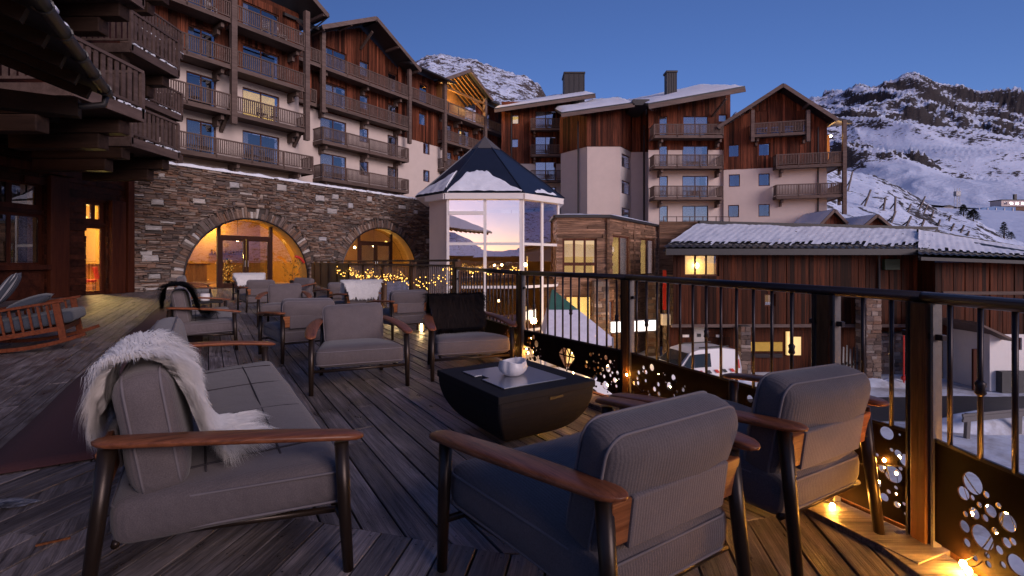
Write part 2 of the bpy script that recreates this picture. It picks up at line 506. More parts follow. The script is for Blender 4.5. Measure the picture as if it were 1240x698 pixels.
    def mesh(s, name, mat, smooth=False):
        me = bpy.data.meshes.new(name)
        me.from_pydata(s.v, [], s.f)
        me.materials.append(mat)
        bm = bmesh.new(); bm.from_mesh(me)
        bmesh.ops.recalc_face_normals(bm, faces=bm.faces)
        bm.to_mesh(me); bm.free()
        if smooth:
            me.polygons.foreach_set('use_smooth', [True] * len(me.polygons))
        me.update()
        return me
    def build(s, name, mat, parent=None, smooth=False, kind=None, bevel=0.0):
        return link(name, s.mesh(name, mat, smooth), parent, kind, bevel)

def link(name, me, parent=None, kind=None, bevel=0.0, loc=None, rz=None):
    o = bpy.data.objects.new(name, me)
    COL.objects.link(o)
    if parent is not None:
        o.parent = parent
    if kind:
        o['kind'] = kind
    if bevel:
        b = o.modifiers.new('edge', 'BEVEL')
        b.width = bevel; b.segments = 2; b.limit_method = 'ANGLE'; b.angle_limit = R(40)
    if loc is not None:
        o.location = loc
    if rz is not None:
        o.rotation_euler = (0, 0, rz)
    return o

def tag(o, label, cat, group=None, kind=None):
    o['label'] = label; o['category'] = cat
    if group: o['group'] = group
    if kind: o['kind'] = kind
    return o

def thing(name, label, cat, loc=(0, 0, 0), rz=0.0, group=None):
    o = bpy.data.objects.new(name, None)
    COL.objects.link(o)
    o.location = loc; o.rotation_euler = (0, 0, rz)
    o.empty_display_size = 0.2
    return tag(o, label, cat, group)

def copy_tree(o, parent=None):
    c = o.copy(); COL.objects.link(c)
    if parent is not None: c.parent = parent
    for ch in [k for k in bpy.data.objects if k.parent == o]:
        copy_tree(ch, c)
    return c

def point_light(name, loc, energy, col=(1.0, 0.62, 0.26), r=0.1, parent=None):
    l = bpy.data.lights.new(name, 'POINT')
    l.energy = energy; l.color = col; l.shadow_soft_size = r
    o = bpy.data.objects.new(name, l); COL.objects.link(o)
    o.location = loc
    if parent is not None: o.parent = parent
    return o

H, F_, CX, CY = 1.2, 585.0, 620.0, 317.0
def gx(px, Y): return (px - CX) / F_ * Y
def gz(py, Y): return H - (py - CY) / F_ * Y
def ground(px, py, z=0.0):
    Y = (H - z) * F_ / (py - CY)
    return Vector((gx(px, Y), Y, z))
# ------------------------------------------------------------------ deck of planks
PHI = R(32.0)
A2 = Vector((-math.sin(PHI), math.cos(PHI)))       # along the planks of the main field
B2 = Vector((math.cos(PHI), math.sin(PHI)))
RA, RB, RC, RE, RF = Vector((-0.85, 7.4)), Vector((0.10, 5.22)), Vector((0.935, 3.92)), Vector((1.735, 2.04)), Vector((1.76, 0.2))
FENCE_END = Vector((-10.42, 25.1))
G1, G2 = Vector((-0.958, 2.243)), Vector((-0.044, 1.994))
C0 = Vector((-2.5, 2.93))
WC = Vector((-14.9, 19.0))           # corner of the stone wall
U2 = Vector((0.573, 0.8195))
deck_poly = [RF + Vector((0.0, -2)), RF, RE, RC, RB, RA, FENCE_END, WC, Vector((-15.6, 13.0)), Vector((-15.9, 2.0)), Vector((-8, -2))]
near_poly = [C0 - B2 * 6, C0, Vector((-1.75, 2.46)), G1, G2, Vector((0.04, 1.97)), Vector((1.39, 2.32)), Vector((1.64, 2.27)), RE, RF, RF + Vector((0, -2)), Vector((-8, -2))]
main_poly = [RE + Vector((-0.02, 0.05)), RC, RB, RA, FENCE_END, WC, Vector((-15.6, 13.0)), Vector((-15.9, 2.0)), Vector((-9, -1.2)), C0 - B2 * 6, C0, Vector((-1.75, 2.46)), G1, G2, Vector((0.04, 1.97)), Vector((1.39, 2.32)), Vector((1.64, 2.27))]

OUT = Vector((0.13, 0.03))
near_poly = [p + OUT if p in (RE, RF) else p for p in near_poly[:-2]] + [RF + Vector((.13, -2)), near_poly[-1]]
main_poly = [main_poly[0] + OUT, RC + OUT, RB + OUT] + main_poly[3:]

def cuts(poly, o, d):
    """intervals where the line o + s*d runs inside a polygon"""
    n = Vector((-d.y, d.x)); hits = []
    for i in range(len(poly)):
        p, q = poly[i], poly[(i + 1) % len(poly)]
        a, b = (p - o).dot(n), (q - o).dot(n)
        if (a < 0) != (b < 0):
            t = a / (a - b)
            hits.append(((p + (q - p) * t) - o).dot(d))
    hits.sort()
    return [(hits[i], hits[i + 1]) for i in range(0, len(hits) - 1, 2)]

deck = MB().slab([tuple(p) for p in deck_poly], -0.32, -0.035).build('deck', M['deck_base'], None, kind='structure')
planks = []
def field(poly, d, width, lmin, lmax):
    """rows of boards; both long edges are cut by the outline so the ends mitre along it"""
    side = Vector((d.y, -d.x))
    ws = [p.dot(side) for p in poly]
    w = min(ws) + width * 0.35
    hw = width / 2 - 0.0045
    while w < max(ws):
        lo, hi = cuts(poly, side * (w - hw), d), cuts(poly, side * (w + hw), d)
        if len(lo) == len(hi) and lo:
            prs = list(zip(lo, hi))
        else:
            prs = [(c, c) for c in (lo if len(lo) > len(hi) else hi)]
        for (a0, a1), (b0, b1) in prs:
            if min(a1, b1) - max(a0, b0) < 0.06: continue
            s0, s1 = max(a0, b0), min(a1, b1)
            cut_at = []
            s = s0 + rng.uniform(0.3, 1.0) * lmax
            while s < s1 - 0.5:
                cut_at.append(s); s += rng.uniform(lmin, lmax)
            st = [(a0, b0)] + [(c, c) for c in cut_at]
            en = [(c - 0.005, c - 0.005) for c in cut_at] + [(a1, b1)]
            for (p0, q0), (p1, q1) in zip(st, en):
                m = (p0 + q0 + p1 + q1) / 4
                planks.append((side * w + d * m, d, hw, (p0 - m, q0 - m, p1 - m, q1 - m)))
        w += width
field(main_poly, A2, 0.148, 2.2, 4.0)
th = R(9.5)
field(near_poly, Vector((math.sin(th), math.cos(th))), 0.148, 1.8, 3.5)

def plank_mesh(hw, e):
    """x along the board; the side (w - hw) lies at +y because the row direction turns clockwise"""
    p0, q0, p1, q1 = e
    t, c = 0.034, 0.0022
    bot = [(q0, -hw), (q1, -hw), (p1, hw), (p0, hw)]
    k = hw - c
    top = [(q0 + .001, -k), (q1 - .001, -k), (p1 - .001, k), (p0 + .001, k)]
    vs = [(x, y, -t) for x, y in bot] + [(x, y, -c) for x, y in bot] + [(x, y, 0) for x, y in top]
    return vs, [(8, 9, 10, 11), (4, 5, 9, 8), (5, 6, 10, 9), (6, 7, 11, 10), (7, 4, 8, 11), (0, 1, 5, 4), (1, 2, 6, 5), (2, 3, 7, 6), (3, 0, 4, 7)]

def seen(c):
    if c.y < 0.6: return -1
    px = CX + F_ * c.x / c.y; py = CY + F_ * H / c.y
    if px < -250 or px > 1400 or py > 900: return -1
    return 1.0 / (c.y * c.y)
planks.sort(key=lambda p: -seen(p[0]) * (p[3][2] - p[3][0]))
rest = MB()
for i, (c, d, w, L) in enumerate(planks):
    vs, fs = plank_mesh(w, L)
    dz = rng.uniform(-0.003, 0.003)
    ang = math.atan2(d.y, d.x)
    if i < 290 and seen(c) > 0:
        me = bpy.data.meshes.new('plank'); me.from_pydata(vs, [], fs); me.materials.append(M['deck'])
        o = link('plank', me, deck, loc=(c.x, c.y, dz), rz=ang)
        o.rotation_euler = (rng.uniform(-0.006, 0.006), 0, ang)
    else:
        # the rest lie in one mesh whose x runs along the main planks
        m2 = Matrix.Rotation(ang - math.atan2(A2.y, A2.x), 3, 'Z')
        off = Vector((c.dot(A2), -c.dot(B2), dz))
        rest.add([m2 @ Vector(v) + off for v in vs], fs)
ro = rest.build('planks', M['deck'], deck, kind='stuff')
ro.rotation_euler = (0, 0, math.atan2(A2.y, A2.x))
# nail heads near the board ends
nl = MB()
for c, d, hw, e in planks[:200]:
    sd = Vector((d.y, -d.x))
    for x in (e[0] + .05, e[2] - .05, (e[0] + e[2]) / 2):
        for y in (-hw * .55, hw * .55):
            p = c + d * x - sd * (-y)
            nl.add([(p.x + .0045 * math.cos(k * 1.0472), p.y + .0045 * math.sin(k * 1.0472), .0035) for k in range(6)], [(0, 1, 2, 3, 4, 5)])
nl.build('nail_heads', M['black'], deck, kind='stuff')
# edge boards along the railing
for zk_, (p, q) in enumerate(((RF + Vector((0, -1)), RE), (RE, RC), (RC, RB), (RB, RA))):
    nrm = Vector((-(q - p).y, (q - p).x)).normalized() * 0.10
    ee = (q - p).normalized() * .09; p, q = p - ee, q + ee; zz_ = 0.010 + 0.004 * zk_
    MB().bar((p.x + nrm.x, p.y + nrm.y, zz_), (q.x + nrm.x, q.y + nrm.y, zz_), 0.22, 0.03).build('edge_board', M['deck'], deck, bevel=0.004)
    MB().bar((p.x - nrm.x * .6, p.y - nrm.y * .6, -0.12), (q.x - nrm.x * .6, q.y - nrm.y * .6, -0.12), 0.04, 0.3).build('fascia_board', M['post_wood'], deck)

# runner carpet
cw0, cw1, cs0, cs1 = -1.134, -0.10, 3.81, 15.5
rm = MB()
nx_, ny_ = 8, 60
for j in range(ny_ + 1):
    for i in range(nx_ + 1):
        w = cw0 + (cw1 - cw0) * i / nx_; s_ = cs0 + (cs1 - cs0) * j / ny_
        p = A2 * s_ + B2 * (w + 0.012 * math.sin(s_ * 1.7))
        rm.v.append((p.x, p.y, 0.011 + 0.003 * noise.noise((p.x * 2, p.y * 2, 0))))
for j in range(ny_):
    for i in range(nx_):
        k = j * (nx_ + 1) + i
        rm.f.append((k, k + 1, k + nx_ + 2, k + nx_ + 1))
carpet = rm.build('carpet_runner', M['carpet'], None, True)
mod = carpet.modifiers.new('thick', 'SOLIDIFY'); mod.thickness = 0.006; mod.offset = -1
tag(carpet, 'dark maroon runner carpet laid along the deck behind the sofas', 'carpet')

st = MB().bar((0, -0.055, 0.006), (0, 0.055, 0.009), 0.009, 0.008).build('wooden_stick', M['teak_x'], None)
sp = ground(65, 659); st.location = (sp.x, sp.y, 0.004); st.rotation_euler = (0, 0, R(-62))
tag(st, 'small pale wooden stick lying on the dark deck', 'stick')

# thin frozen snow left on the boards
def snow_patch(name, label, cx_, cy_, rx, ry, seed, h=0.012):
    r2 = random.Random(seed)
    mb = MB(); n = 26; rings = 5
    mb.v.append((0, 0, h))
    prof = [1 + 0.45 * noise.noise((math.cos(2 * math.pi * k / n) * 1.3 + seed, math.sin(2 * math.pi * k / n) * 1.3, seed)) for k in range(n)]
    for j in range(1, rings + 1):
        for k in range(n):
            a = 2 * math.pi * k / n; q = j / rings
            x, y = rx * q * prof[k] * math.cos(a), ry * q * prof[k] * math.sin(a)
            mb.v.append((x, y, 0.003 + h * (1 - q ** 2) * (0.6 + 0.8 * r2.random())))
    for k in range(n): mb.f.append((0, 1 + k, 1 + (k + 1) % n))
    for j in range(rings - 1):
        for k in range(n):
            a, b = 1 + j * n + k, 1 + j * n + (k + 1) % n
            mb.f.append((a, a + n, b + n, b))
    o = mb.build(name, M['old_snow'], None, True)
    o.location = (cx_, cy_, 0.003)
    return tag(o, label, 'snow')
p = ground(12, 610); snow_patch('snow_patch', 'thin patch of trodden snow on the deck at the left edge', p.x, p.y, 0.15, 0.05, 3, .006)

# ------------------------------------------------------------------ seats
def span(h, r, m):
    e = [h, h - r * 0.12, h - r * 0.42, h - r]
    pos = sorted(set([-x for x in e] + e))
    a, b = -(h - r), h - r
    for i in range(1, m): pos.append(a + (b - a) * i / m)
    return sorted(pos)

def cushion_mesh(w_front, w_back, dep, thk, r, puff, mb=None, seed=0):
    """rounded pad: x = width, y = depth, z = thickness, centred"""
    hx, hy, hz = 0.5, dep / 2, thk / 2
    wx = (w_front + w_back) / 2
    X, Y, Z = span(wx / 2, r, 8), span(hy, r, 8), span(hz, min(r, hz * 0.98), 2)
    hh = (wx / 2, hy, hz); rz_ = min(r, hz * 0.98)
    rr = (r, r, rz_)
    key = {}; vs = []; fs = []
    def vert(p):
        k = (round(p[0], 5), round(p[1], 5), round(p[2], 5))
        if k in key: return key[k]
        inn = [max(-(h - q), min(h - q, c)) for c, h, q in zip(p, hh, rr)]
        d = [(c - i) / q for c, i, q in zip(p, inn, rr)]
        L = math.sqrt(sum(x * x for x in d))
        if L > 1e-6:
            o = [i + x / L * q for i, x, q in zip(inn, d, rr)]
        else:
            o = list(p)
        ux, uy = o[0] / (wx / 2), o[1] / hy
        bulge = max(0, 1 - ux ** 4) * max(0, 1 - uy ** 4)
        wob = noise.noise((o[0] * 4 + seed, o[1] * 4, o[2] * 3)) * 0.009 + noise.noise((o[0] * 13 + seed, o[1] * 13, 2)) * 0.0028
        o[2] += (puff * bulge + wob) * (1 if o[2] > 0 else -0.6)
        t = (o[1] + hy) / dep
        o[0] *= (w_back + (w_front - w_back) * t) / wx
        key[k] = len(vs); vs.append(tuple(o)); return key[k]
    def grid(P, Q, fn, flip):
        for i in range(len(P) - 1):
            for j in range(len(Q) - 1):
                q = [vert(fn(P[i], Q[j])), vert(fn(P[i + 1], Q[j])), vert(fn(P[i + 1], Q[j + 1])), vert(fn(P[i], Q[j + 1]))]
                fs.append(tuple(q if not flip else q[::-1]))
    grid(X, Y, lambda a, b: (a, b, hz), False); grid(X, Y, lambda a, b: (a, b, -hz), True)
    grid(X, Z, lambda a, b: (a, -hy, b), False); grid(X, Z, lambda a, b: (a, hy, b), True)
    grid(Y, Z, lambda a, b: (-wx / 2, a, b), True); grid(Y, Z, lambda a, b: (wx / 2, a, b), False)
    mb.add(vs, fs)

def piping_loop(w_front, w_back, dep, r, z, n=6):
    pts = []
    hy = dep / 2
    for sx, sy, a0 in ((1, 1, 0), (-1, 1, 90), (-1, -1, 180), (1, -1, 270)):
        w = (w_front if sy > 0 else w_back) / 2
        for k in range(n + 1):
            a = R(a0 + 90 * k / n)
            pts.append((sx * (w - r) + r * math.cos(a), sy * (hy - r) + r * math.sin(a), z))
    return pts

def tilt(o, loc, rx):
    o.location = loc; o.rotation_euler = (rx, 0, 0)

def make_seat(name, Wf, Wb, label, cat, back_top=0.748, sofa=False):
    root = thing(name, label, cat)
    zf, zb = 0.502, 0.56
    yf, yb = 0.373, -0.373
    for sx in (1, -1):
        MB().tube([(sx * Wf / 2, yf + 0.015, 0.0), (sx * Wf / 2, yf, 0.25), (sx * (Wf / 2 - 0.005), yf - 0.01, zf)], [0.020, 0.024, 0.027], 14).build('leg', M['bronze'], root, True)
        MB().tube([(sx * (Wb / 2 + .015), yb - 0.05, 0.0), (sx * (Wb / 2 + .005), yb - 0.02, 0.28), (sx * Wb / 2, yb + 0.01, zb)], [0.020, 0.024, 0.027], 14).build('leg', M['bronze'], root, True)
        # arm: a shaped teak board, broad and round at both tips
        mb = MB(); rings = []
        n = 22
        for i in range(n + 1):
            t = i / n
            s_ = 0.5 - 0.5 * math.cos(math.pi * t)
            y = 0.445 - (0.90 if not sofa else 0.85) * s_
            x = Wf / 2 + 0.005 + (Wb / 2 + 0.012 - Wf / 2 - 0.005) * (s_ ** 1.25) + 0.018 * math.sin(math.pi * s_)
            z = 0.517 + (0.590 - 0.517) * (s_ ** 0.85) + 0.012 * math.sin(math.pi * s_)
            w = 0.038 + 0.016 * math.sin(math.pi * min(1, s_ * 0.9 + 0.1)) + 0.006 * s_
            cap = math.sqrt(max(0.0, 1 - max(0, (abs(2 * s_ - 1) - 0.86) / 0.14) ** 2))
            w *= max(cap, 0.04)
            th_ = 0.0155 * max(0.35, cap)
            ring = []
            for k in range(16):
                a = 2 * math.pi * k / 16
                ca, sa = math.cos(a), math.sin(a)
                cx_ = abs(ca) ** 0.55 * (1 if ca > 0 else -1); sz_ = abs(sa) ** 0.75 * (1 if sa > 0 else -1)
                ring.append((sx * (x + w * cx_), y, z + th_ * sz_))
            rings.append(ring)
        mb.loft(rings).build('armrest', M['teak'], root, True)
    fr = MB()
    zr = 0.205
    fr.tube([(-Wf / 2, yf - 0.005, zr), (Wf / 2, yf - 0.005, zr)], 0.014, 10)
    fr.tube([(-Wb / 2, yb + 0.03, zr + .015), (Wb / 2, yb + 0.03, zr + .015)], 0.013, 10)
    for sx in (1, -1):
        fr.tube([(sx * (Wf / 2 - .09), yf, zr), (sx * (Wb / 2 - .05), yb + .03, zr + .015)], 0.013, 10)
    if sofa:
        for k in (-1, 1):
            fr.tube([(k * Wf / 6, yf, zr), (k * Wb / 6, yb, zr)], 0.012, 8)
    fr.build('seat_frame', M['bronze'], root, True)
    # seat pad
    wf, wb, dp, tk = Wf - 0.055, Wb + 0.02, 0.78, 0.165
    mb = MB(); cushion_mesh(wf, wb, dp, tk, 0.055, 0.028, mb, 1)
    seat = mb.build('seat_cushion', M['fabric'], root, True)
    tilt(seat, (0, 0.028, 0.305), R(2.5))
    pp = MB()
    def edge_piping(pm, w0, w1, dd, thk, r, k=0.5):
        z = thk / 2 - k * r; ins = r * (1 - math.sqrt(1 - (1 - k) ** 2)) - 0.0015
        for s_ in (1, -1): pm.tube(piping_loop(w0 - 2 * ins, w1 - 2 * ins, dd - 2 * ins, r * 1.02, s_ * (z + .002)), 0.005, 6, True)
    edge_piping(pp, wf, wb, dp, tk, 0.055)
    if sofa:
        sm_ = MB()
        def top(x, y):
            ux, uy = x / ((wf + wb) / 4), y / (dp / 2)
            return tk / 2 + .028 * max(0, 1 - ux ** 4) * max(0, 1 - uy ** 4) + .0012
        for k in (-3, -1, 1, 3):
            sm_.tube([(k * wf / 8, -dp / 2 + .05 + (dp - .1) * q / 12, top(k * wf / 8, -dp / 2 + .05 + (dp - .1) * q / 12)) for q in range(13)], 0.004, 6)
        for yy in (-.10, .16):
            sm_.tube([(-wb / 2 + .06 + (wb - .12) * q / 24, yy, top(-wb / 2 + .06 + (wb - .12) * q / 24, yy)) for q in range(25)], 0.004, 6)
        sm_.build('seam', M['seam'], seat, True)
    pp.build('piping', M['piping'], seat, True)
    # back pad
    bh = 0.42 if not sofa else 0.46
    bw = Wb + (0.02 if not sofa else 0.045)
    bt = 0.16 if not sofa else 0.17
    br_ = 0.062 if not sofa else 0.065
    mb = MB(); cushion_mesh(bw, bw - 0.02, bh, bt, br_, 0.028, mb, 5)
    back = mb.build('back_cushion', M['fabric'], root, True)
    lean = R(90 + (15 if not sofa else 9))
    yc = -0.285 if not sofa else -0.24
    tilt(back, (0, yc, back_top - bh * 0.5 + 0.0), lean)
    pb = MB()
    edge_piping(pb, bw, bw - 0.02, bh, bt, br_)
    if sofa:
        for k in (-1, 1):
            pb.tube([(k * bw / 6, -bh / 2 + 0.02 + (bh - 0.04) * j / 6, bt / 2 + 0.018 * max(0, 1 - abs(-1 + j / 3) ** 4)) for j in range(7)], 0.004, 6)
    pb.build('piping', M['piping'], back, True)
    # teak board across the back with a fabric band round its middle
    bb = MB().box(-Wb / 2, Wb / 2, -0.012, 0.012, -0.066, 0.066).build('back_board', M['teak_x'], root, bevel=0.004)
    tilt(bb, (0, -0.376, 0.482), R(8))
    fb = MB().box(-Wb * 0.375, Wb * 0.375, -0.02, 0.02, -0.085, 0.072).build('fabric_band', M['fabric_band'], root, bevel=0.008)
    tilt(fb, (0, -0.376, 0.482), R(8))
    return root

def face(o, x, y, facing):
    """facing: direction (x, y) the sitter looks"""
    o.location = (x, y, 0.0)
    o.rotation_euler = (0, 0, math.atan2(facing[1], facing[0]) - math.pi / 2)

def unit(x, y):
    L = math.hypot(x, y); return (x / L, y / L)

GC = 'low lounge armchairs on the deck'
GS = 'three seat sofas on the deck'
fA = (-0.547, 0.837)
chair = make_seat('lounge_armchair', 0.86, 0.59, 'large grey lounge armchair in the foreground, seen from behind, left of its twin', 'armchair')
chair['group'] = GC
face(chair, 0.30, 1.79, fA)
CH = [
    (1.11, 2.30, (-0.50, 0.866), 'grey armchair in the right foreground against the punched metal railing, seen from behind'),
    (-1.56, 4.85, (0.407, -0.914), 'grey armchair facing the camera between the near sofa and the black coffee table'),
    (-0.53, 5.36, (0.35, -0.937), 'grey armchair with a dark brown fleece over its back, beside the railing'),
    (-2.69, 6.20, (-0.58, 0.81), 'grey armchair seen from behind, directly behind the one facing the camera'),
    (-1.80, 7.92, (-0.55, 0.835), 'grey armchair seen from behind by the slatted fence, behind the fleece chair'),
    (-4.42, 9.40, (0.40, -0.91), 'grey armchair facing the camera in front of the round arch, one of a far group'),
    (-6.22, 11.9, (-0.55, 0.83), 'grey armchair seen from behind right of the sheepskin chair near the first arch'),
    (-8.15, 15.0, (-0.50, 0.86), 'far grey armchair with a white sheepskin over its back, at the first arch doors'),
    (-5.95, 13.3, (-0.30, -0.95), 'grey armchair farthest back, against the right foot of the first arch'),
    (-3.95, 11.0, (-0.55, 0.83), 'grey armchair seen from behind left of the white sheepskin by the slatted fence'),
    (-3.05, 9.55, (-0.50, 0.86), 'armchair with a white sheepskin over its back before the lit slatted fence'),
]
chairs = [chair]
for x, y, fd, lb in CH:
    c = copy_tree(chair); c['label'] = lb; c['group'] = GC
    face(c, x, y, fd); chairs.append(c)
    for ch in c.children:
        if ch.name.startswith('back_cushion'):
            ch.rotation_euler = (ch.rotation_euler[0] + rng.uniform(-.07, .05), rng.uniform(-.03, .03), rng.uniform(-.035, .035)); ch.location.z += rng.uniform(-.012, .012)
        elif ch.name.startswith('seat_cushion'):
            ch.rotation_euler = (ch.rotation_euler[0] + rng.uniform(-.012, .012), rng.uniform(-.012, .012), rng.uniform(-.02, .02)); ch.location.y += rng.uniform(-.012, .02)

sofa = make_seat('lounge_sofa', 2.50, 2.06, 'long grey sofa in the left foreground with a white sheepskin over its near end', 'sofa', 0.81, True)
sofa['group'] = GS
SB = (0.837, 0.547)
def sofa_at(o, tipx, tipy):
    c = Vector((tipx, tipy)) + Vector((-0.547, 0.837)) * 1.30 - Vector(SB) * 0.43
    face(o, c.x, c.y, SB); return c
sofa_at(sofa, -0.575, 1.865)
s2 = copy_tree(sofa); s2['label'] = 'grey sofa in the middle distance with a black fleece over its near end'
sofa_at(s2, -3.68, 6.55)
s3 = copy_tree(sofa); s3['label'] = 'far grey sofa in front of the stone wall left of the first arch'
sofa_at(s3, -7.6, 12.3)

# ------------------------------------------------------------------ fleeces
def fleece(name, label, mat, base_path, length_dir, L, n_hair, hair_len, seed, origin, rz, cat='sheepskin', thick=0.012, hw=0.0022):
    """base_path: (y, z) points of the drape across the back; length runs along local x"""
    r2 = random.Random(seed)
    pts = [Vector((0, y, z)) for y, z in base_path]
    seg = [0.0]
    for i in range(1, len(pts)): seg.append(seg[-1] + (pts[i] - pts[i - 1]).length)
    T = seg[-1]
    def at(t):
        t = max(0, min(T * 0.9999, t))
        i = max(k for k in range(len(seg) - 1) if seg[k] <= t)
        q = (t - seg[i]) / (seg[i + 1] - seg[i])
        p = pts[i].lerp(pts[i + 1], q)
        d = (pts[min(i + 1, len(pts) - 1)] - pts[i]).normalized()
        if 0 < i and q < .5: d = (d * (0.5 + q) + (pts[i] - pts[i - 1]).normalized() * (0.5 - q)).normalized()
        elif i < len(pts) - 2 and q > .5: d = (d * (1.5 - q) + (pts[i + 2] - pts[i + 1]).normalized() * (q - .5)).normalized()
        return p, d
    top_t = max(range(len(pts)), key=lambda i: pts[i].z); top_t = seg[top_t] - .03
    def half(t):
        u = t / T
        w = 0.36 + 0.16 * math.sin(math.pi * min(1, max(0, u))) ** 0.5
        w += 0.11 * noise.noise((u * 4, seed, 0)) - .05 * abs(noise.noise((u * 9, seed, 4)))
        return L * w
    mb = MB(); nu, nv = 26, 14; nor = []
    for i in range(nu + 1):
        t = T * i / nu; p, d = at(t); nrm = d.cross(Vector((1, 0, 0))); 
        ins0 = Vector((0, sum(q.y for q in pts) / len(pts), min(q.z for q in pts)))
        if (p - ins0).dot(nrm) < 0: nrm = -nrm
        for j in range(nv + 1):
            x = (-1 + 2 * j / nv) * half(t)
            q = p + Vector((x, 0, 0)) + nrm * (thick + 0.012 * noise.noise((x * 9, t * 9, seed)))
            mb.v.append(tuple(q)); nor.append(nrm.copy())
    for i in range(nu):
        for j in range(nv):
            k = i * (nv + 1) + j
            mb.f.append((k, k + 1, k + nv + 2, k + nv + 1))
    for _ in range(n_hair):
        t = r2.random() * T
        edge = r2.random() < 0.18
        x = (r2.choice((-1, 1)) * r2.uniform(0.85, 1.0) if edge else r2.uniform(-1, 1)) * half(t)
        p, d = at(t)
        nrm = d.cross(Vector((1, 0, 0)))
        # outward = away from the inside of the fold
        ins = Vector((0, sum(q.y for q in pts) / len(pts), min(q.z for q in pts)))
        if (p - ins).dot(nrm) < 0: nrm = -nrm
        flow = d * max(-1, min(1, (t - top_t) / .07)); flow = flow + Vector((r2.choice((-1, 1)) * (1 - min(1, flow.length)) * .9, 0, 0))
        flow = flow + Vector((0.55 * x / L + 0.35 * noise.noise((x * 14, t * 14, seed + 3)), 0, 0)) + d * 0.25 * noise.noise((x * 11, t * 11, seed + 7))
        clump = noise.noise((x * 22, t * 22, seed + 9))
        hl = hair_len * r2.uniform(0.6, 1.25)
        b0 = p + Vector((x, 0, 0)) + nrm * thick * 0.7
        p1 = b0 + nrm * hl * 0.20 + flow * hl * 0.34
        p2 = p1 + nrm * hl * (0.03 + 0.12 * clump) + flow * hl * 0.45
        p3 = p2 - nrm * hl * 0.12 + flow * hl * 0.35 + Vector((r2.gauss(0, 1), r2.gauss(0, 1), r2.gauss(0, 1) - .8)) * hl * 0.045
        sd = flow.cross(nrm).normalized() * hw * r2.uniform(0.7, 1.3)
        k = len(mb.v)
        mb.v += [tuple(b0 - sd), tuple(b0 + sd), tuple(p1 - sd), tuple(p1 + sd), tuple(p2 - sd * .7), tuple(p2 + sd * .7), tuple(p3)]
        hn = (nrm + Vector((r2.gauss(0, .2) + .62, r2.gauss(0, .2) + .05, r2.gauss(0, .2) + .42)) + flow * (.5 * clump)).normalized()
        nor += [hn] * 7
        mb.f += [(k, k + 1, k + 3, k + 2), (k + 2, k + 3, k + 5, k + 4), (k + 4, k + 5, k + 6)]
    me = bpy.data.meshes.new(name); me.from_pydata(mb.v, [], mb.f); me.materials.append(mat)
    me.polygons.foreach_set('use_smooth', [True] * len(me.polygons))
    me.normals_split_custom_set_from_vertices([tuple(v) for v in nor])
    o = link(name, me); o.location = origin; o.rotation_euler = (0, 0, rz)
    return tag(o, label, cat)

def on_seat(seat, lx):
    rz = seat.rotation_euler[2]
    return (seat.location[0] + math.cos(rz) * lx, seat.location[1] + math.sin(rz) * lx, 0.0), rz

# sofa back profile in local (y, z): behind, over the top, down to the seat
# sofa drape
drape_sofa = [(-0.362, 0.675), (-0.362, 0.735), (-0.355, 0.79), (-0.335, 0.828), (-0.280, 0.838), (-0.228, 0.815), (-0.190, 0.76), (-0.160, 0.69), (-0.135, 0.61), (-0.11, 0.54), (-0.075, 0.485), (-0.02, 0.458), (0.02, 0.452)]
loc, rz = on_seat(sofa, 0.76)
fleece('white_sheepskin', 'shaggy white sheepskin draped over the near end of the foreground sofa', M['fur_white'], drape_sofa, None, 0.46, 24000, 0.125, 5, loc, rz, hw=0.0021, thick=0.024)
loc, rz = on_seat(s2, 0.86)
fleece('black_fleece', 'black fleece draped over the near end of the second sofa', M['fur_black'], [(y * 1.0 - .03 if y < -.29 else y + .02, z + .02) for y, z in drape_sofa], None, 0.66, 11000, 0.14, 8, loc, rz, 'fleece', hw=0.003, thick=0.04)
drape_chair = [(-0.44, 0.50), (-0.43, 0.60), (-0.41, 0.70), (-0.385, 0.765), (-0.33, 0.80), (-0.265, 0.785), (-0.225, 0.72), (-0.19, 0.62), (-0.15, 0.52), (-0.12, 0.44), (-0.04, 0.43)]
loc, rz = on_seat(chairs[3], 0.02)
fleece('brown_fleece', 'dark brown fleece spread over the back of the armchair beside the railing', M['fur_brown'], drape_chair, None, 0.60, 10000, 0.085, 21, loc, rz, 'fleece', hw=0.0022, thick=0.02)
loc, rz = on_seat(chairs[11], 0.0)
fleece('white_sheepskin', 'white sheepskin over a chair back in front of the fairy light fence', M['fur_white'], [(y - .035 if y < -.3 else y + .035, z + .035) for y, z in drape_chair], None, 0.66, 5000, 0.055, 31, loc, rz, hw=0.006)
loc, rz = on_seat(chairs[8], 0.0)
fleece('white_sheepskin', 'distant white sheepskin over a chair back at the first arch', M['fur_white'], [(y - .035 if y < -.3 else y + .035, z + .035) for y, z in drape_chair], None, 0.78, 3500, 0.07, 41, loc, rz, hw=0.008)

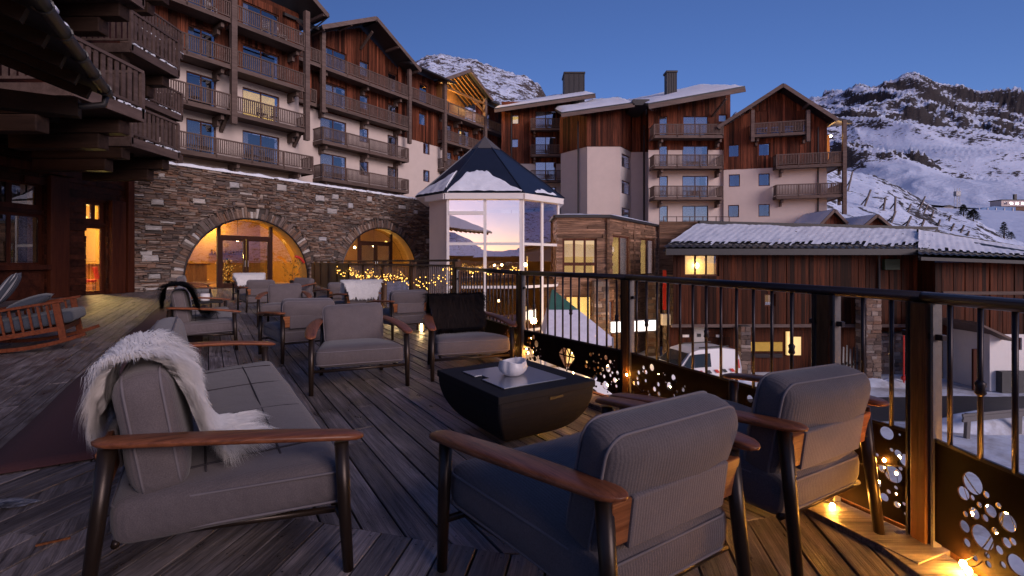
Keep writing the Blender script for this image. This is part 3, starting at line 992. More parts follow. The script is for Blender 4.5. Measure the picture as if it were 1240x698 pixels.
# ------------------------------------------------------------------ coffee table, tray, pot
tb = thing('coffee_table', 'low black concrete bowl shaped table with a square top', 'table')
T0 = Vector((-0.078, 2.854)); ta = Vector((-0.547, 0.837)) * 0.86; tbv = Vector((0.837, 0.547)) * 0.76
tc_ = T0 + (ta + tbv) / 2
tb.location = (tc_.x, tc_.y, 0); tb.rotation_euler = (0, 0, math.atan2(0.547, 0.837))
rings = []
for i in range(15):
    t = i / 14
    k = 0.34 + 0.66 * math.sin(t * math.pi / 2) ** 0.95
    z = 0.02 + 0.335 * (1 - math.cos(t * math.pi / 2)) ** 0.9
    if i == 14: z = 0.355
    ring = []
    hx_, hy_ = 0.38 * k, 0.43 * k
    rc = 0.02
    for sx, sy, a0 in ((1, 1, 0), (-1, 1, 90), (-1, -1, 180), (1, -1, 270)):
        for q in range(4):
            a = R(a0 + 30 * q)
            ring.append((sx * (hx_ - rc) + rc * math.cos(a), sy * (hy_ - rc) + rc * math.sin(a), z))
    rings.append(ring)
MB().loft(rings).build('bowl_body', M['concrete'], tb, False)
MB().box(-0.385, 0.385, -0.435, 0.435, 0.352, 0.40).build('table_top', M['concrete'], tb, bevel=0.006)
hs_ = MB().box(-0.055, 0.055, -0.003, 0.01, -0.008, 0.008).build('handle_slot', M['black'], tb)
hs_.location = (0.05, -0.433, 0.335)
ty = MB().slab([(-0.25, -0.30), (0.25, -0.30), (0.25, 0.26), (0.12, 0.26), (0.12, 0.21), (0.04, 0.21), (0.04, 0.26), (-0.25, 0.26), (-0.25, 0.08), (-0.19, 0.08), (-0.19, -0.02), (-0.25, -0.02)], 0, 0.008).build('steel_tray', M['steel'], None, bevel=0.002)
ty.location = (tc_.x - 0.01, tc_.y - 0.02, 0.4015); ty.rotation_euler = (0, 0, math.atan2(0.547, 0.837))
tag(ty, 'notched brushed steel plate set on top of the black coffee table', 'tray')
pm = MB(); nr, na = 14, 40
prof = [(0.002, 0.0), (0.052, 0.0), (0.068, 0.012), (0.083, 0.035), (0.088, 0.06), (0.083, 0.085), (0.080, 0.100), (0.079, 0.105), (0.074, 0.105), (0.072, 0.10), (0.074, 0.085), (0.072, 0.06), (0.06, 0.03), (0.002, 0.022)]
for r_, z in prof:
    for k in range(na):
        a = 2 * math.pi * k / na
        lob = 1 + (0.17 * abs(math.cos(2 * a)) ** 0.5 - .08) * min(1, z / .05 + .2) + 0.03 * math.sin(3 * a + 1)
        pm.v.append((r_ * lob * math.cos(a), r_ * lob * math.sin(a), z + (0.010 * math.sin(2 * a + .6) if z > 0.08 else 0)))
for i in range(len(prof) - 1):
    for k in range(na):
        pm.f.append((i * na + k, i * na + (k + 1) % na, (i + 1) * na + (k + 1) % na, (i + 1) * na + k))
pot = pm.build('ceramic_pot', M['ceramic'], None, True)
pot.location = (tc_.x + 0.0, tc_.y - 0.045, 0.4105); pot.rotation_euler = (0, 0, R(20))
pot.scale = (1.08, 1.08, 0.95)
tag(pot, 'lobed white ceramic pot standing on the steel plate', 'pot')

# small far table with mug, and one with a glass lantern
def side_table(x, y, label, rz):
    t = thing('side_table', label, 'table', (x, y, 0), rz, 'low side tables between the chairs')
    MB().box(-0.32, 0.32, -0.32, 0.32, 0.36, 0.40).build('table_top', M['concrete'], t, bevel=0.006)
    for sx in (-1, 1):
        for sy in (-1, 1):
            MB().tube([(sx * .27, sy * .27, 0), (sx * .27, sy * .27, .36)], 0.016, 8).build('leg', M['bronze'], t)
    return t
side_table(-6.3, 9.9, 'small dark side table with a white mug between the two rear sofas', R(32))
mg = MB()
for r_, z in ((0.001, 0), (0.05, 0), (0.055, .02), (0.055, .12), (0.047, .12), (0.045, .02)):
    for k in range(14): mg.v.append((r_ * math.cos(2 * math.pi * k / 14), r_ * math.sin(2 * math.pi * k / 14), z))
for i in range(5):
    for k in range(14): mg.f.append((i * 14 + k, i * 14 + (k + 1) % 14, (i + 1) * 14 + (k + 1) % 14, (i + 1) * 14 + k))
mug = mg.build('mug', M['ceramic'], None, True); mug.location = (-6.25, 9.85, .402); mug.scale = (1.5, 1.5, 1.2)
tag(mug, 'white mug on the small side table between the rear sofas', 'mug')
side_table(-3.62, 8.55, 'small dark side table carrying a little glass jar beside the fence chairs', R(32))
jr = thing('glass_jar', 'tiny clear glass jar on a side table near the white sheepskin chair', 'jar', (-3.62, 8.55, .402))
MB().tube([(0, 0, 0), (0, 0, .02), (0, 0, .09), (0, 0, .11)], [0.035, 0.045, 0.045, 0.03], 10).build('jar_body', M['pane_clear'], jr, True)
MB().tube([(0, 0, .11), (0, 0, .135)], [0.032, 0.028], 10).build('lid', M['steel'], jr)

# ------------------------------------------------------------------ rocking chair, left
rk = thing('rocking_chair', 'reddish wooden rocking bench with spindled sides and slate blue cushions', 'rocking chair')
rk.location = (-6.72, 6.70, 0.02)
rk.rotation_euler = (0, 0, math.atan2(0.53, 0.848))           # local x = forward
RW = 0.98
tiltm = Matrix.Rotation(R(9), 3, 'Y').inverted()
def tl(p):                                                     # rocked back about the runner
    return tiltm @ (Vector(p) - Vector((0, 0, .1))) + Vector((0, 0, .1))
for sy in (-1, 1):
    y = sy * RW / 2
    nm = MB()
    pts = [(-0.85 + 1.55 * i / 16, y, 0.03 + 0.135 * ((-0.85 + 1.55 * i / 16 + 0.12) / 0.75) ** 2) for i in range(17)]
    for i in range(16): nm.bar(pts[i], pts[i + 1], 0.045, 0.05)
    nm.build('runner', M['rock_wood'], rk, bevel=0.004)
    MB().bar(tl((0.47, y, 0.06)), tl((0.47, y, 0.55)), 0.05, 0.075, (1, 0, 0)).build('front_post', M['rock_wood'], rk, bevel=0.005)
    MB().bar(tl((-0.50, y, 0.06)), tl((-0.62, y, 0.98)), 0.05, 0.075, (1, 0, 0)).build('back_post', M['rock_wood'], rk, bevel=0.005)
    MB().bar(tl((-0.60, y, 0.555)), tl((0.56, y, 0.57)), 0.075, 0.035).build('armrest', M['rock_wood'], rk, bevel=0.006)
    MB().bar(tl((-0.52, y, 0.21)), tl((0.47, y, 0.21)), 0.035, 0.06).build('side_rail', M['rock_wood'], rk, bevel=0.004)
    for k in range(10):
        x = -0.44 + 0.86 * k / 9.5
        MB().bar(tl((x, y, 0.24)), tl((x, y, 0.54)), 0.018, 0.024, (1, 0, 0)).build('spindle', M['rock_wood'], rk)
for x, z in ((0.47, 0.20), (-0.52, 0.20)):
    MB().bar(tl((x, -RW / 2, z)), tl((x, RW / 2, z)), 0.04, 0.07).build('cross_rail', M['rock_wood'], rk, bevel=0.004)
mb = MB(); cushion_mesh(RW - 0.1, RW - 0.1, 1.08, 0.15, 0.05, 0.02, mb, 3)
sc_ = mb.build('seat_cushion', M['fabric_blue'], rk, True)
sc_.matrix_local = Matrix.Translation(tl((0.06, 0, 0.34))) @ tiltm.to_4x4() @ Matrix.Rotation(R(-90), 4, 'Z')
mb = MB(); cushion_mesh(RW - 0.1, RW - 0.1, 0.62, 0.15, 0.05, 0.02, mb, 4)
bc_ = mb.build('back_cushion', M['fabric_blue'], rk, True)
bc_.matrix_local = Matrix.Translation(tl((-0.44, 0, 0.66))) @ tiltm.to_4x4() @ Matrix.Rotation(R(-90), 4, 'Z') @ Matrix.Rotation(R(102), 4, 'X')
# pillows
stripe, nt, b_ = nmat('striped_pillow_cloth')
w_ = nd(nt, 'ShaderNodeTexWave', wave_type='BANDS', bands_direction='X'); w_.inputs['Scale'].default_value = 7
nt.links.new(coords(nt), w_.inputs['Vector'])
cc = ramp(nt, w_.outputs['Fac'], [(0.55, (0.03, 0.035, 0.05)), (0.68, (0.30, 0.29, 0.30))]); nt.links.new(cc, b_.inputs['Base Color']); b_.inputs['Roughness'].default_value = 0.9
def pillow(name, label, mat, loc, rot, w, h):
    mb = MB(); n = 12
    vs = []
    for sgn in (1, -1):
        for i in range(n + 1):
            for j in range(n + 1):
                u, v = -1 + 2 * i / n, -1 + 2 * j / n
                z = sgn * 0.075 * ((1 - u * u) * (1 - v * v)) ** 0.42
                k = 1 - 0.05 * (1 - (1 - abs(u)) * (1 - abs(v)))
                vs.append((u * w / 2 * (1 - 0.06 * (1 - v * v)), v * h / 2 * (1 - 0.06 * (1 - u * u)), z))
    fs = []
    for s_ in (0, 1):
        b0 = s_ * (n + 1) ** 2
        for i in range(n):
            for j in range(n):
                k = b0 + i * (n + 1) + j
                q = (k, k + n + 1, k + n + 2, k + 1)
                fs.append(q if s_ == 0 else q[::-1])
    mb.add(vs, fs)
    o = mb.build(name, mat, None, True)
    bm = bmesh.new(); bm.from_mesh(o.data); bmesh.ops.remove_doubles(bm, verts=bm.verts, dist=1e-4); bm.to_mesh(o.data); bm.free()
    o.location = loc; o.rotation_euler = rot
    return tag(o, label, 'pillow', 'pillows on the rocking bench')
fr_ = rk.matrix_basis
pl1 = fr_ @ tl((-0.06, -0.10, 0.83))
pillow('pillow', 'striped dark blue and white pillow on the rocking bench', stripe, pl1, (R(62), R(0), R(-50)), 0.50, 0.50)
pl2 = fr_ @ tl((0.13, -0.12, 0.60))
pillow('pillow', 'plain grey blue pillow lying in front of the striped one on the rocking bench', M['fabric_blue'], pl2, (R(24), R(0), R(-50)), 0.58, 0.52)
# ------------------------------------------------------------------ metal railing
def line_hit(px, p, q):
    """distance along p->q where the sight line of an image column crosses it"""
    k = (px - CX) / F_
    d = (q - p).normalized()
    return (k * p.y - p.x) / (d.x - k * d.y)

def hole_panel(name, L, z0, z1, holes, gems, parent, mat, thick=0.006):
    cu = bpy.data.curves.new(name, 'CURVE'); cu.dimensions = '2D'; cu.fill_mode = 'BOTH'; cu.extrude = thick / 2
    def spl(pts):
        s = cu.splines.new('POLY'); s.points.add(len(pts) - 1)
        for p, (x, z) in zip(s.points, pts): p.co = (x, z, 0, 1)
        s.use_cyclic_u = True
    spl([(0, z0), (L, z0), (L, z1), (0, z1)])
    for x, z, r in holes:
        n = 20 if r > 0.02 else 12
        spl([(x + r * math.cos(2 * math.pi * k / n), z + r * math.sin(2 * math.pi * k / n)) for k in range(n)])
    for gx_, gz_, s in gems:
        T = [((-1, .35), (-.55, .8), (-.45, .35)), ((-.45, .87), (-.35, .42), (-.05, .87)), ((-.3, .33), (0, .82), (.3, .33)), ((.45, .87), (.05, .87), (.35, .42)), ((1, .35), (.45, .35), (.55, .8)),
             ((-.98, .25), (-.42, .25), (-.1, -.8)), ((-.3, .23), (.3, .23), (0, -.95)), ((.98, .25), (.1, -.8), (.42, .25))]
        for t in T:
            spl([(gx_ + a * s, gz_ + b * s) for a, b in t])
    tmp = bpy.data.objects.new('tmp', cu); COL.objects.link(tmp)
    dg = bpy.context.evaluated_depsgraph_get()
    me = bpy.data.meshes.new_from_object(tmp.evaluated_get(dg))
    bpy.data.objects.remove(tmp); bpy.data.curves.remove(cu)
    me.name = name; me.materials.clear(); me.materials.append(mat)
    o = link(name, me, parent)
    return o

def cluster(cx_, cz_, rx, rz, n, seed, lim):
    r2 = random.Random(seed); out = []
    sizes = [0.034, 0.03, 0.026, 0.022, 0.02, 0.018] + [r2.choice((0.006, 0.008, 0.010, 0.013, 0.016)) for _ in range(n)]
    for r in sizes:
        for _ in range(60):
            a, q = r2.uniform(0, 6.283), math.sqrt(r2.random())
            x, z = cx_ + rx * q * math.cos(a), cz_ + rz * q * math.sin(a)
            if not (lim[0] + r + .012 < x < lim[1] - r - .012 and lim[2] + r + .012 < z < lim[3] - r - .012): continue
            if all(math.hypot(x - u, z - v) > r + w + 0.006 for u, v, w in out):
                out.append((x, z, r)); break
    return out

def px_holes(lst, ox, oy, sc_, p, q):
    out = []
    d = (q - p).normalized()
    for cx_, cy_, ry in lst:
        px, py = ox + cx_ / sc_, oy + cy_ / sc_
        s = line_hit(px, p, q); Y = p.y + d.y * s
        out.append((s, gz(py, Y), max(0.005, ry / sc_ * Y / F_)))
    return out

rail_t = thing('deck_railing', 'dark metal deck railing with punched lower panels lit by small bulbs', 'railing', (RC.x, RC.y, 0))
def RL(p, z): return (p[0] - RC.x, p[1] - RC.y, z)
RZ = {'A': 1.100, 'B': 1.078, 'C': 1.073, 'E': 1.050, 'F': 1.045}
secs = [(RA, RB, 'A', 'B'), (RB, RC, 'B', 'C'), (RC, RE, 'C', 'E'), (RE, RF, 'E', 'F')]
bar_me = MB().tube([(0, 0, 0.470), (0, 0, 1.055)], 0.009, 8).mesh('baluster', M['rail'], True)
kb = MB().tube([(0, 0, 0.470), (0, 0, 1.055)], 0.009, 8)
kb.tube([(0, 0, .70), (0, 0, .712), (0, 0, .73), (0, 0, .748), (0, 0, .76)], [.009, .018, .014, .018, .009], 8)
knob_me = kb.mesh('baluster', M['rail'], True)
near_holes = px_holes([(608, 130, 66), (552, 192, 40), (607, 220, 17), (696, 201, 20), (653, 265, 17), (772, 270, 18), (722, 303, 38), (620, 318, 34), (688, 348, 22), (566, 322, 17), (558, 400, 35), (826, 372, 57), (670, 468, 72), (749, 428, 20), (573, 502, 25), (822, 502, 30), (862, 495, 22), (775, 548, 27), (625, 598, 19), (700, 580, 19), (709, 636, 20), (800, 640, 20), (885, 640, 60)], 1060, 560, 5.17, RE, RF)
mid_holes = px_holes([(70, 385, 40), (150, 395, 8), (100, 490, 12), (222, 495, 40), (140, 512, 22), (193, 558, 40), (217, 607, 12), (110, 643, 50), (42, 607, 23), (155, 605, 13), (10, 520, 10)], 1060, 450, 5.17, RC, RE) + \
            px_holes([(222, 182, 40), (222, 272, 36), (127, 158, 12), (127, 198, 10), (82, 182, 13), (55, 217, 25), (180, 258, 13), (135, 264, 19), (187, 322, 9), (2, 125, 30)], 1060, 560, 5.17, RC, RE)
hole_glow_spots = []
for si, (p, q, a, b) in enumerate(secs):
    d = (q - p).normalized(); L = (q - p).length
    MB().tube([RL(p - d * 0.03, RZ[a]), RL(q + d * 0.03, RZ[b])], 0.024, 12).build('handrail', M['rail'], rail_t, True)
    holes, gems = [], []
    zp0, zp1 = 0.055, 0.462
    if si == 0:
        gems = [(L * 0.42, 0.27, 0.115)]
        holes = cluster(0.30, 0.25, .26, .17, 26, 3, (0, L, zp0, zp1)) + cluster(L - .30, 0.25, .24, .17, 26, 4, (0, L, zp0, zp1))
    elif si == 1:
        gems = [(L * 0.50, 0.275, 0.12)]
        holes = cluster(0.20, 0.25, .16, .17, 26, 5, (0.02, L * .38, zp0, zp1)) + cluster(L - .30, 0.25, .22, .17, 30, 6, (L * .62, L - .03, zp0, zp1))
    elif si == 2:
        holes = cluster(0.42, 0.26, .36, .17, 34, 7, (0.03, 1.0, zp0, zp1)) + cluster(1.22, 0.26, .2, .17, 20, 9, (1.0, 1.48, zp0, zp1)) + [h for h in mid_holes if h[0] < L - 0.05 and h[0] - h[2] > 1.50]
    else:
        holes = [h for h in near_holes if h[0] - h[2] > 0.06] + cluster(0.95, 0.25, .25, .16, 20, 12, (0.62, 1.3, zp0, zp1))
    hole_glow_spots += [(si, x, z) for x, z, r in holes if r > .010 and rng.random() < .34]
    pn = hole_panel('punched_panel', L - 0.1, zp0, zp1, [(x - .05, z, r) for x, z, r in holes], [(x - .05, z, s) for x, z, s in gems], rail_t, M['corten'])
    pn.matrix_local = Matrix.Translation(RL(p + d * .05, 0)) @ Matrix.Rotation(math.atan2(d.y, d.x), 4, 'Z') @ Matrix.Rotation(R(90), 4, 'X')
    MB().bar(RL(p + d * .05, zp1 + .006), RL(q - d * .05, zp1 + .006), 0.012, 0.014).build('panel_edge', M['rail'], rail_t)
    n = int(L / 0.118); k0 = 0
    for k in range(1, n):
        s = L * k / n
        if s < .07 or s > L - .07: continue
        if si == 2 and abs(s - 1.63) < .06: continue
        o = link('baluster', knob_me if (k % 5 == 2) else bar_me, rail_t)
        c = p + d * s; o.location = RL(c, 0)
def post(p, d, z, heavy=True):
    nrm = Vector((-d.y, d.x))
    MB().bar(RL(p, -0.25), RL(p, z - 0.022), 0.062, 0.062, (d.x, d.y, 0)).build('post', M['post_wood'], rail_t, bevel=0.004)
    for s in (-1, 1):
        c = p + d * (0.052 * s)
        MB().bar(RL(c, -0.2), RL(c, z - 0.022), 0.045, 0.010, (d.x, d.y, 0)).build('post_plate', M['grey_post'] if s > 0 else M['rail'], rail_t)
        for zz in (0.16, z - 0.16):
            MB().bar(RL(p + d * (0.030 * s), zz), RL(p + d * (0.085 * s), zz), 0.024, 0.024).build('clamp', M['rail'], rail_t, bevel=0.003)
def dirn(a, b): return (b - a).normalized()
post(RA, dirn(RA, RC), RZ['A']); post(RB, dirn(RA, RC), RZ['B']); post(RC, dirn(RB, RE), RZ['C'])
RD = RC + dirn(RC, RE) * 1.63
post(RD, dirn(RC, RE), 1.056)
post(RE, Vector((0.2, -1)).normalized(), RZ['E'])

# bulbs along the railing foot, and small added ones behind the panels
sl = thing('string_lights', 'string of small warm bulbs running along the foot of the metal railing', 'string lights', (RC.x, RC.y, 0))
bulbs = []
def on_sec(i, s, z, off=0.035):
    p, q, _, _ = secs[i]; d = (q - p).normalized(); nrm = Vector((d.y, -d.x)) * -1
    c = p + d * s
    # inside = towards the deck
    ins = Vector((d.y, -d.x))
    if ins.dot(Vector((-3, 4)) - p) < 0: ins = -ins
    c = c + ins * off
    return Vector((c.x, c.y, z))
L0, L1, L2, L3 = [(q - p).length for p, q, _, _ in secs]
small = [on_sec(si_, x_, z_, -.022) for si_, x_, z_ in hole_glow_spots]  # small bulbs added behind the panels to imitate gold reflections in the holes
for si_, L_ in enumerate((L0, L1, L2, 1.0)):
    s_ = .12
    while s_ < L_ - .08:
        small.append(on_sec(si_, s_, .24 + .10 * math.sin(s_ * 7.0) + rng.uniform(-.06, .06), -.05)); s_ += rng.uniform(.10, .2)
bulbs = [on_sec(0, .25, .30, -.05), on_sec(0, .95, .36, -.05), on_sec(0, 1.02, .22, -.05), on_sec(0, 2.05, .33, .05), on_sec(0, 2.15, .22, .05), on_sec(1, .16, .34, -.05), on_sec(1, .20, .24, -.05), on_sec(1, .78, .20, -.05), on_sec(1, .80, .34, -.05), on_sec(1, 1.2, .3, -.05),
         on_sec(2, .06, .30, .05), on_sec(2, .34, .13, -.05), on_sec(2, .62, .20, -.05), on_sec(2, .66, .18, -.05), on_sec(2, 1.70, .36, .012), on_sec(2, 1.83, .32, -.03), on_sec(2, 1.90, .31, .012), on_sec(2, 1.93, .17, -.03), on_sec(2, 1.45, .3, -.04), on_sec(2, 1.22, .035, .07), on_sec(2, 1.72, .035, .09), on_sec(2, .30, .035, .07), on_sec(2, .75, .035, .07),
         on_sec(3, .12, .36, -.05), on_sec(3, .30, .30, -.04), on_sec(3, .21, .055, .03), on_sec(3, .24, .05, .04), on_sec(3, .27, .20, -.04)]
bulb_me = MB().ball((0, 0, 0), 0.0065, 8, 6, 1.3).mesh('bulb', M['bulb'], True)
big_me = MB().ball((0, 0, 0), 0.0115, 8, 6, 1.3).mesh('bulb', M['bulb'], True)
for b in bulbs:
    o = link('bulb', big_me if b.z < .06 else bulb_me, sl); o.location = RL(b, b.z)
glow_bulb_me = MB().ball((0, 0, 0), 0.0055, 6, 5, 1.3).mesh('bulb', M['bulb'], True)
for b in small:
    o = link('bulb', glow_bulb_me, sl); o.location = RL(b, b.z)
wm = MB()
small.sort(key=lambda b: -b.y)
wm.tube([RL(b, b.z + .008) for b in small if b.y > 3.95], 0.0016, 4); wm.tube([RL(b, b.z + .008) for b in small if b.y < 3.9], 0.0016, 4)
for i in range(len(bulbs) - 1):
    a, b = bulbs[i], bulbs[i + 1]
    if (a - b).length > 2.2: continue
    pts = [a.lerp(b, k / 6) - Vector((0, 0, .04 * math.sin(math.pi * k / 6))) + Vector((0, 0, .012)) for k in range(7)]
    wm.tube([RL(v, v.z) for v in pts], 0.0022, 5)
wm.build('wire', M['black'], sl)

# ------------------------------------------------------------------ slatted wooden fence towards the arches
ft = thing('slatted_fence', 'brown wooden slatted fence running from the metal railing to the stone wall', 'fence', (RA.x, RA.y, 0))
fd = (FENCE_END - RA).normalized(); fl = (FENCE_END - RA).length
ft.rotation_euler = (0, 0, math.atan2(fd.y, fd.x))
MB().box(0, fl, -0.05, 0.05, 1.115, 1.15).build('top_rail', M['fence'], ft, bevel=0.005)
MB().box(0, fl, -0.06, -0.02, 1.20, 1.235).build('upper_rail', M['fence'], ft, bevel=0.005)
MB().box(0, fl, -0.02, 0.02, 0.10, 0.15).build('bottom_rail', M['fence'], ft, bevel=0.004)
slat_me = MB().box(-0.008, 0.008, -0.006, 0.006, 0.13, 1.116).mesh('slat', M['fence'])
wide_me = MB().box(-0.052, 0.052, -0.010, 0.010, 0.13, 1.116).mesh('slat', M['fence'])
s = 0.16; k = 0
while s < fl - .1:
    o = link('slat', slat_me if s < 9 else wide_me, ft); o.location = (s, 0, 0)
    s += 0.094 if s < 9 else 0.125
for k in range(9):
    s = 0.02 + 2.3 * k
    MB().box(s - 0.055, s + 0.055, -0.075, 0.04, -0.1, 1.20).build('post', M['post_wood'], ft, bevel=0.006)
fy = MB()
for k in range(300):
    s = 0.2 + 11.5 * rng.random() ** .85; z = 0.83 + rng.gauss(0, .065) + 0.05 * math.sin(s * 2.3)
    fy.ball((s, -0.03 + rng.uniform(-.05, .06), z), 0.0085 + .0008 * s, 6, 4)
fw = MB()
for row in range(4):
    fw.tube([(0.2 + 11.3 * k / 60, -0.14 + .02 * math.sin(k * 1.1 + row), 0.72 + .06 * row + .03 * math.sin(k * 1.9 + row * 2)) for k in range(61)], 0.003, 4)
fg = thing('fairy_lights', 'dense garland of tiny golden fairy lights hung along the far side of the slatted fence', 'fairy lights', (RA.x, RA.y, 0), math.atan2(fd.y, fd.x))
fy.build('fairy_bulbs', M['fairy'], fg, kind='stuff'); fw.build('wire', M['black'], fg)
# candle-like lamps standing at the fence foot
lam = []
for i, (s, off) in enumerate(((1.1, .2), (2.6, .22), (3.4, .2), (4.6, .25))):
    c = RA + fd * s + Vector((-fd.y, fd.x)) * off
    t = thing('lantern', ('small glowing lantern at the fence foot nearest the metal railing', 'small glowing lantern at the fence foot behind the brown fleece chair', 'small glowing lantern at the fence foot beside the chair by the fence', 'small glowing lantern farthest along the fence foot')[i], 'lantern', (c.x, c.y, 0.0), 0, 'lanterns at the fence foot')
    MB().box(-.05, .05, -.05, .05, 0, .012).build('base', M['rail'], t)
    MB().box(-.05, .05, -.05, .05, .30, .312).build('lid', M['rail'], t)
    for sx in (-1, 1):
        for sy in (-1, 1): MB().box(sx * .045 - .005, sx * .045 + .005, sy * .045 - .005, sy * .045 + .005, .012, .30).build('corner_bar', M['rail'], t)
    MB().tube([(0, 0, .012), (0, 0, .10), (0, 0, .15), (0, 0, .19)], [.02, .02, .016, .003], 8).build('flame', M['lamp_far'], t, True)

# ------------------------------------------------------------------ stone wall with two arches
TH = math.atan2(U2.y, U2.x)
wall = thing('stone_wall', 'long rubble stone wall with two round arched entrances and snow on its top', 'wall', (WC.x, WC.y, 0), TH)
WL, WH = 17.2, 5.25
ARCH = [(4.6, 2.85, 0.35), (12.3, 2.85, 0.35)]
def arch_top(x, grow=0.0):
    for c, r, zc in ARCH:
        r = r + grow
        if abs(x - c) < r: return zc + math.sqrt(max(0, r * r - (x - c) ** 2))
    return None
mm = MB(); x = -0.2; step = 0.08
while x < WL:
    x1 = min(x + step, WL)
    a, b = arch_top(x), arch_top(x1)
    za = a if a is not None else (0.35 if (b is not None) else -4.8)
    zb = b if b is not None else (0.35 if (a is not None) else -4.8)
    mm.add([(x, 0.05, za), (x1, 0.05, zb), (x1, 0.05, WH), (x, 0.05, WH)], [(0, 1, 2, 3)])
    x = x1
mm.box(-0.2, WL, 0.051, 0.6, WH - .02, WH)
mm.build('mortar_bed', M['mortar'], wall)
for c, r, zc in ARCH:
    rv = MB(); n = 40
    for k in range(n):
        a0, a1 = math.pi * k / n, math.pi * (k + 1) / n
        pts = []
        for a in (a0, a1):
            pts += [(c + r * math.cos(a), -0.02, zc + r * math.sin(a)), (c + r * math.cos(a), 0.75, zc + r * math.sin(a))]
        rv.add([pts[0], pts[1], pts[3], pts[2]], [(0, 1, 2, 3)])
    for sx in (-1, 1):
        rv.add([(c + sx * r, -.02, 0), (c + sx * r, .75, 0), (c + sx * r, .75, zc), (c + sx * r, -.02, zc)], [(0, 1, 2, 3)])
    rv.build('arch_soffit', M['warm_wall'], wall)
    tr = MB()
    tr.tube([(c + r * math.cos(math.pi * k / 40), -0.04, zc + r * math.sin(math.pi * k / 40)) for k in range(41)], 0.035, 6)
    for sx in (-1, 1): tr.tube([(c + sx * r, -.04, 0), (c + sx * r, -.04, zc)], 0.035, 6)
    tr.build('arch_trim', M['rail'], wall)

def stone_block(quad, depth, r2, proud):
    """quad: four (x, z) corners; rough outline, pillowed face"""
    cx_ = sum(p[0] for p in quad) / 4; cz_ = sum(p[1] for p in quad) / 4
    rim = []
    for i in range(4):
        p, q = quad[i], quad[(i + 1) % 4]
        rim.append((p[0] + r2.uniform(-.02, .02), p[1] + r2.uniform(-.012, .012)))
        rim.append(((p[0] + q[0]) / 2 + r2.uniform(-.012, .012), (p[1] + q[1]) / 2 + r2.uniform(-.014, .014)))
    rim = [(cx_ + (x - cx_) * .985, cz_ + (z - cz_) * .975) for x, z in rim]
    inner = [(cx_ + (x - cx_) * .80, cz_ + (z - cz_) * .72) for x, z in rim]
    n = 8
    vs = [(x, 0.06, z) for x, z in rim] + [(x, -proud * .55, z) for x, z in rim] + [(x, -proud * r2.uniform(.8, 1.25), z) for x, z in inner]
    fs = []
    for i in range(n):
        j = (i + 1) % n
        fs.append((i, j, j + n, i + n)); fs.append((i + n, j + n, j + 2 * n, i + 2 * n))
    fs.append(tuple(range(2 * n, 3 * n)))
    return vs, fs

r2 = random.Random(77)
stones = []
for c, r, zc in ARCH:                                        # voussoirs stand on end round each arch
    a = 0.0; 
    arc = math.pi
    while a < arc - 0.02:
        da = r2.uniform(0.018, 0.050)
        L = r2.uniform(0.28, 0.62)
        a1 = min(a + da, arc)
        q = [(c + rr * math.cos(t), zc + rr * math.sin(t)) for rr, t in ((r + .03, a), (r + .03 + L, a), (r + .03 + L, a1), (r + .03, a1))]
        stones.append((q, 0.02 + r2.random() * .05, r2.random() < .06)); a = a1
z = 0.0
def bad(x0, x1, z0, z1):
    for c, r, zc in ARCH:
        R_ = r + 0.50
        nx = min(max(c, x0), x1); nz = max(zc, z0)
        if z0 < zc and x0 < c + r + .06 and x1 > c - r - .06: return True
        if math.hypot(nx - c, nz - zc) < R_ and z1 > zc: return True
    return False
big = [(0.3, 1.2), (0.6, 3.5), (2.1, 3.7), (0.4, 2.45), (3.6, 4.55), (5.8, 4.7), (8.6, 3.8), (8.9, 4.6), (9.9, 4.2), (10.2, 3.1), (8.1, 2.3), (14.9, 4.3), (16.2, 4.0), (7.9, 4.4), (11.2, 4.7), (13.6, 4.5), (16.0, 2.4), (0.5, .5), (9.0, 1.5)]
bigs = []
for bx, bz in big:
    w, h = r2.uniform(.32, .62), r2.uniform(.2, .32)
    bigs.append((bx, bx + w, bz, bz + h))
    q = [(bx, bz), (bx + w, bz + r2.uniform(-.02, .02)), (bx + w, bz + h), (bx, bz + h)]
    if not bad(bx, bx + w, bz, bz + h): stones.append((q, 0.085, True))
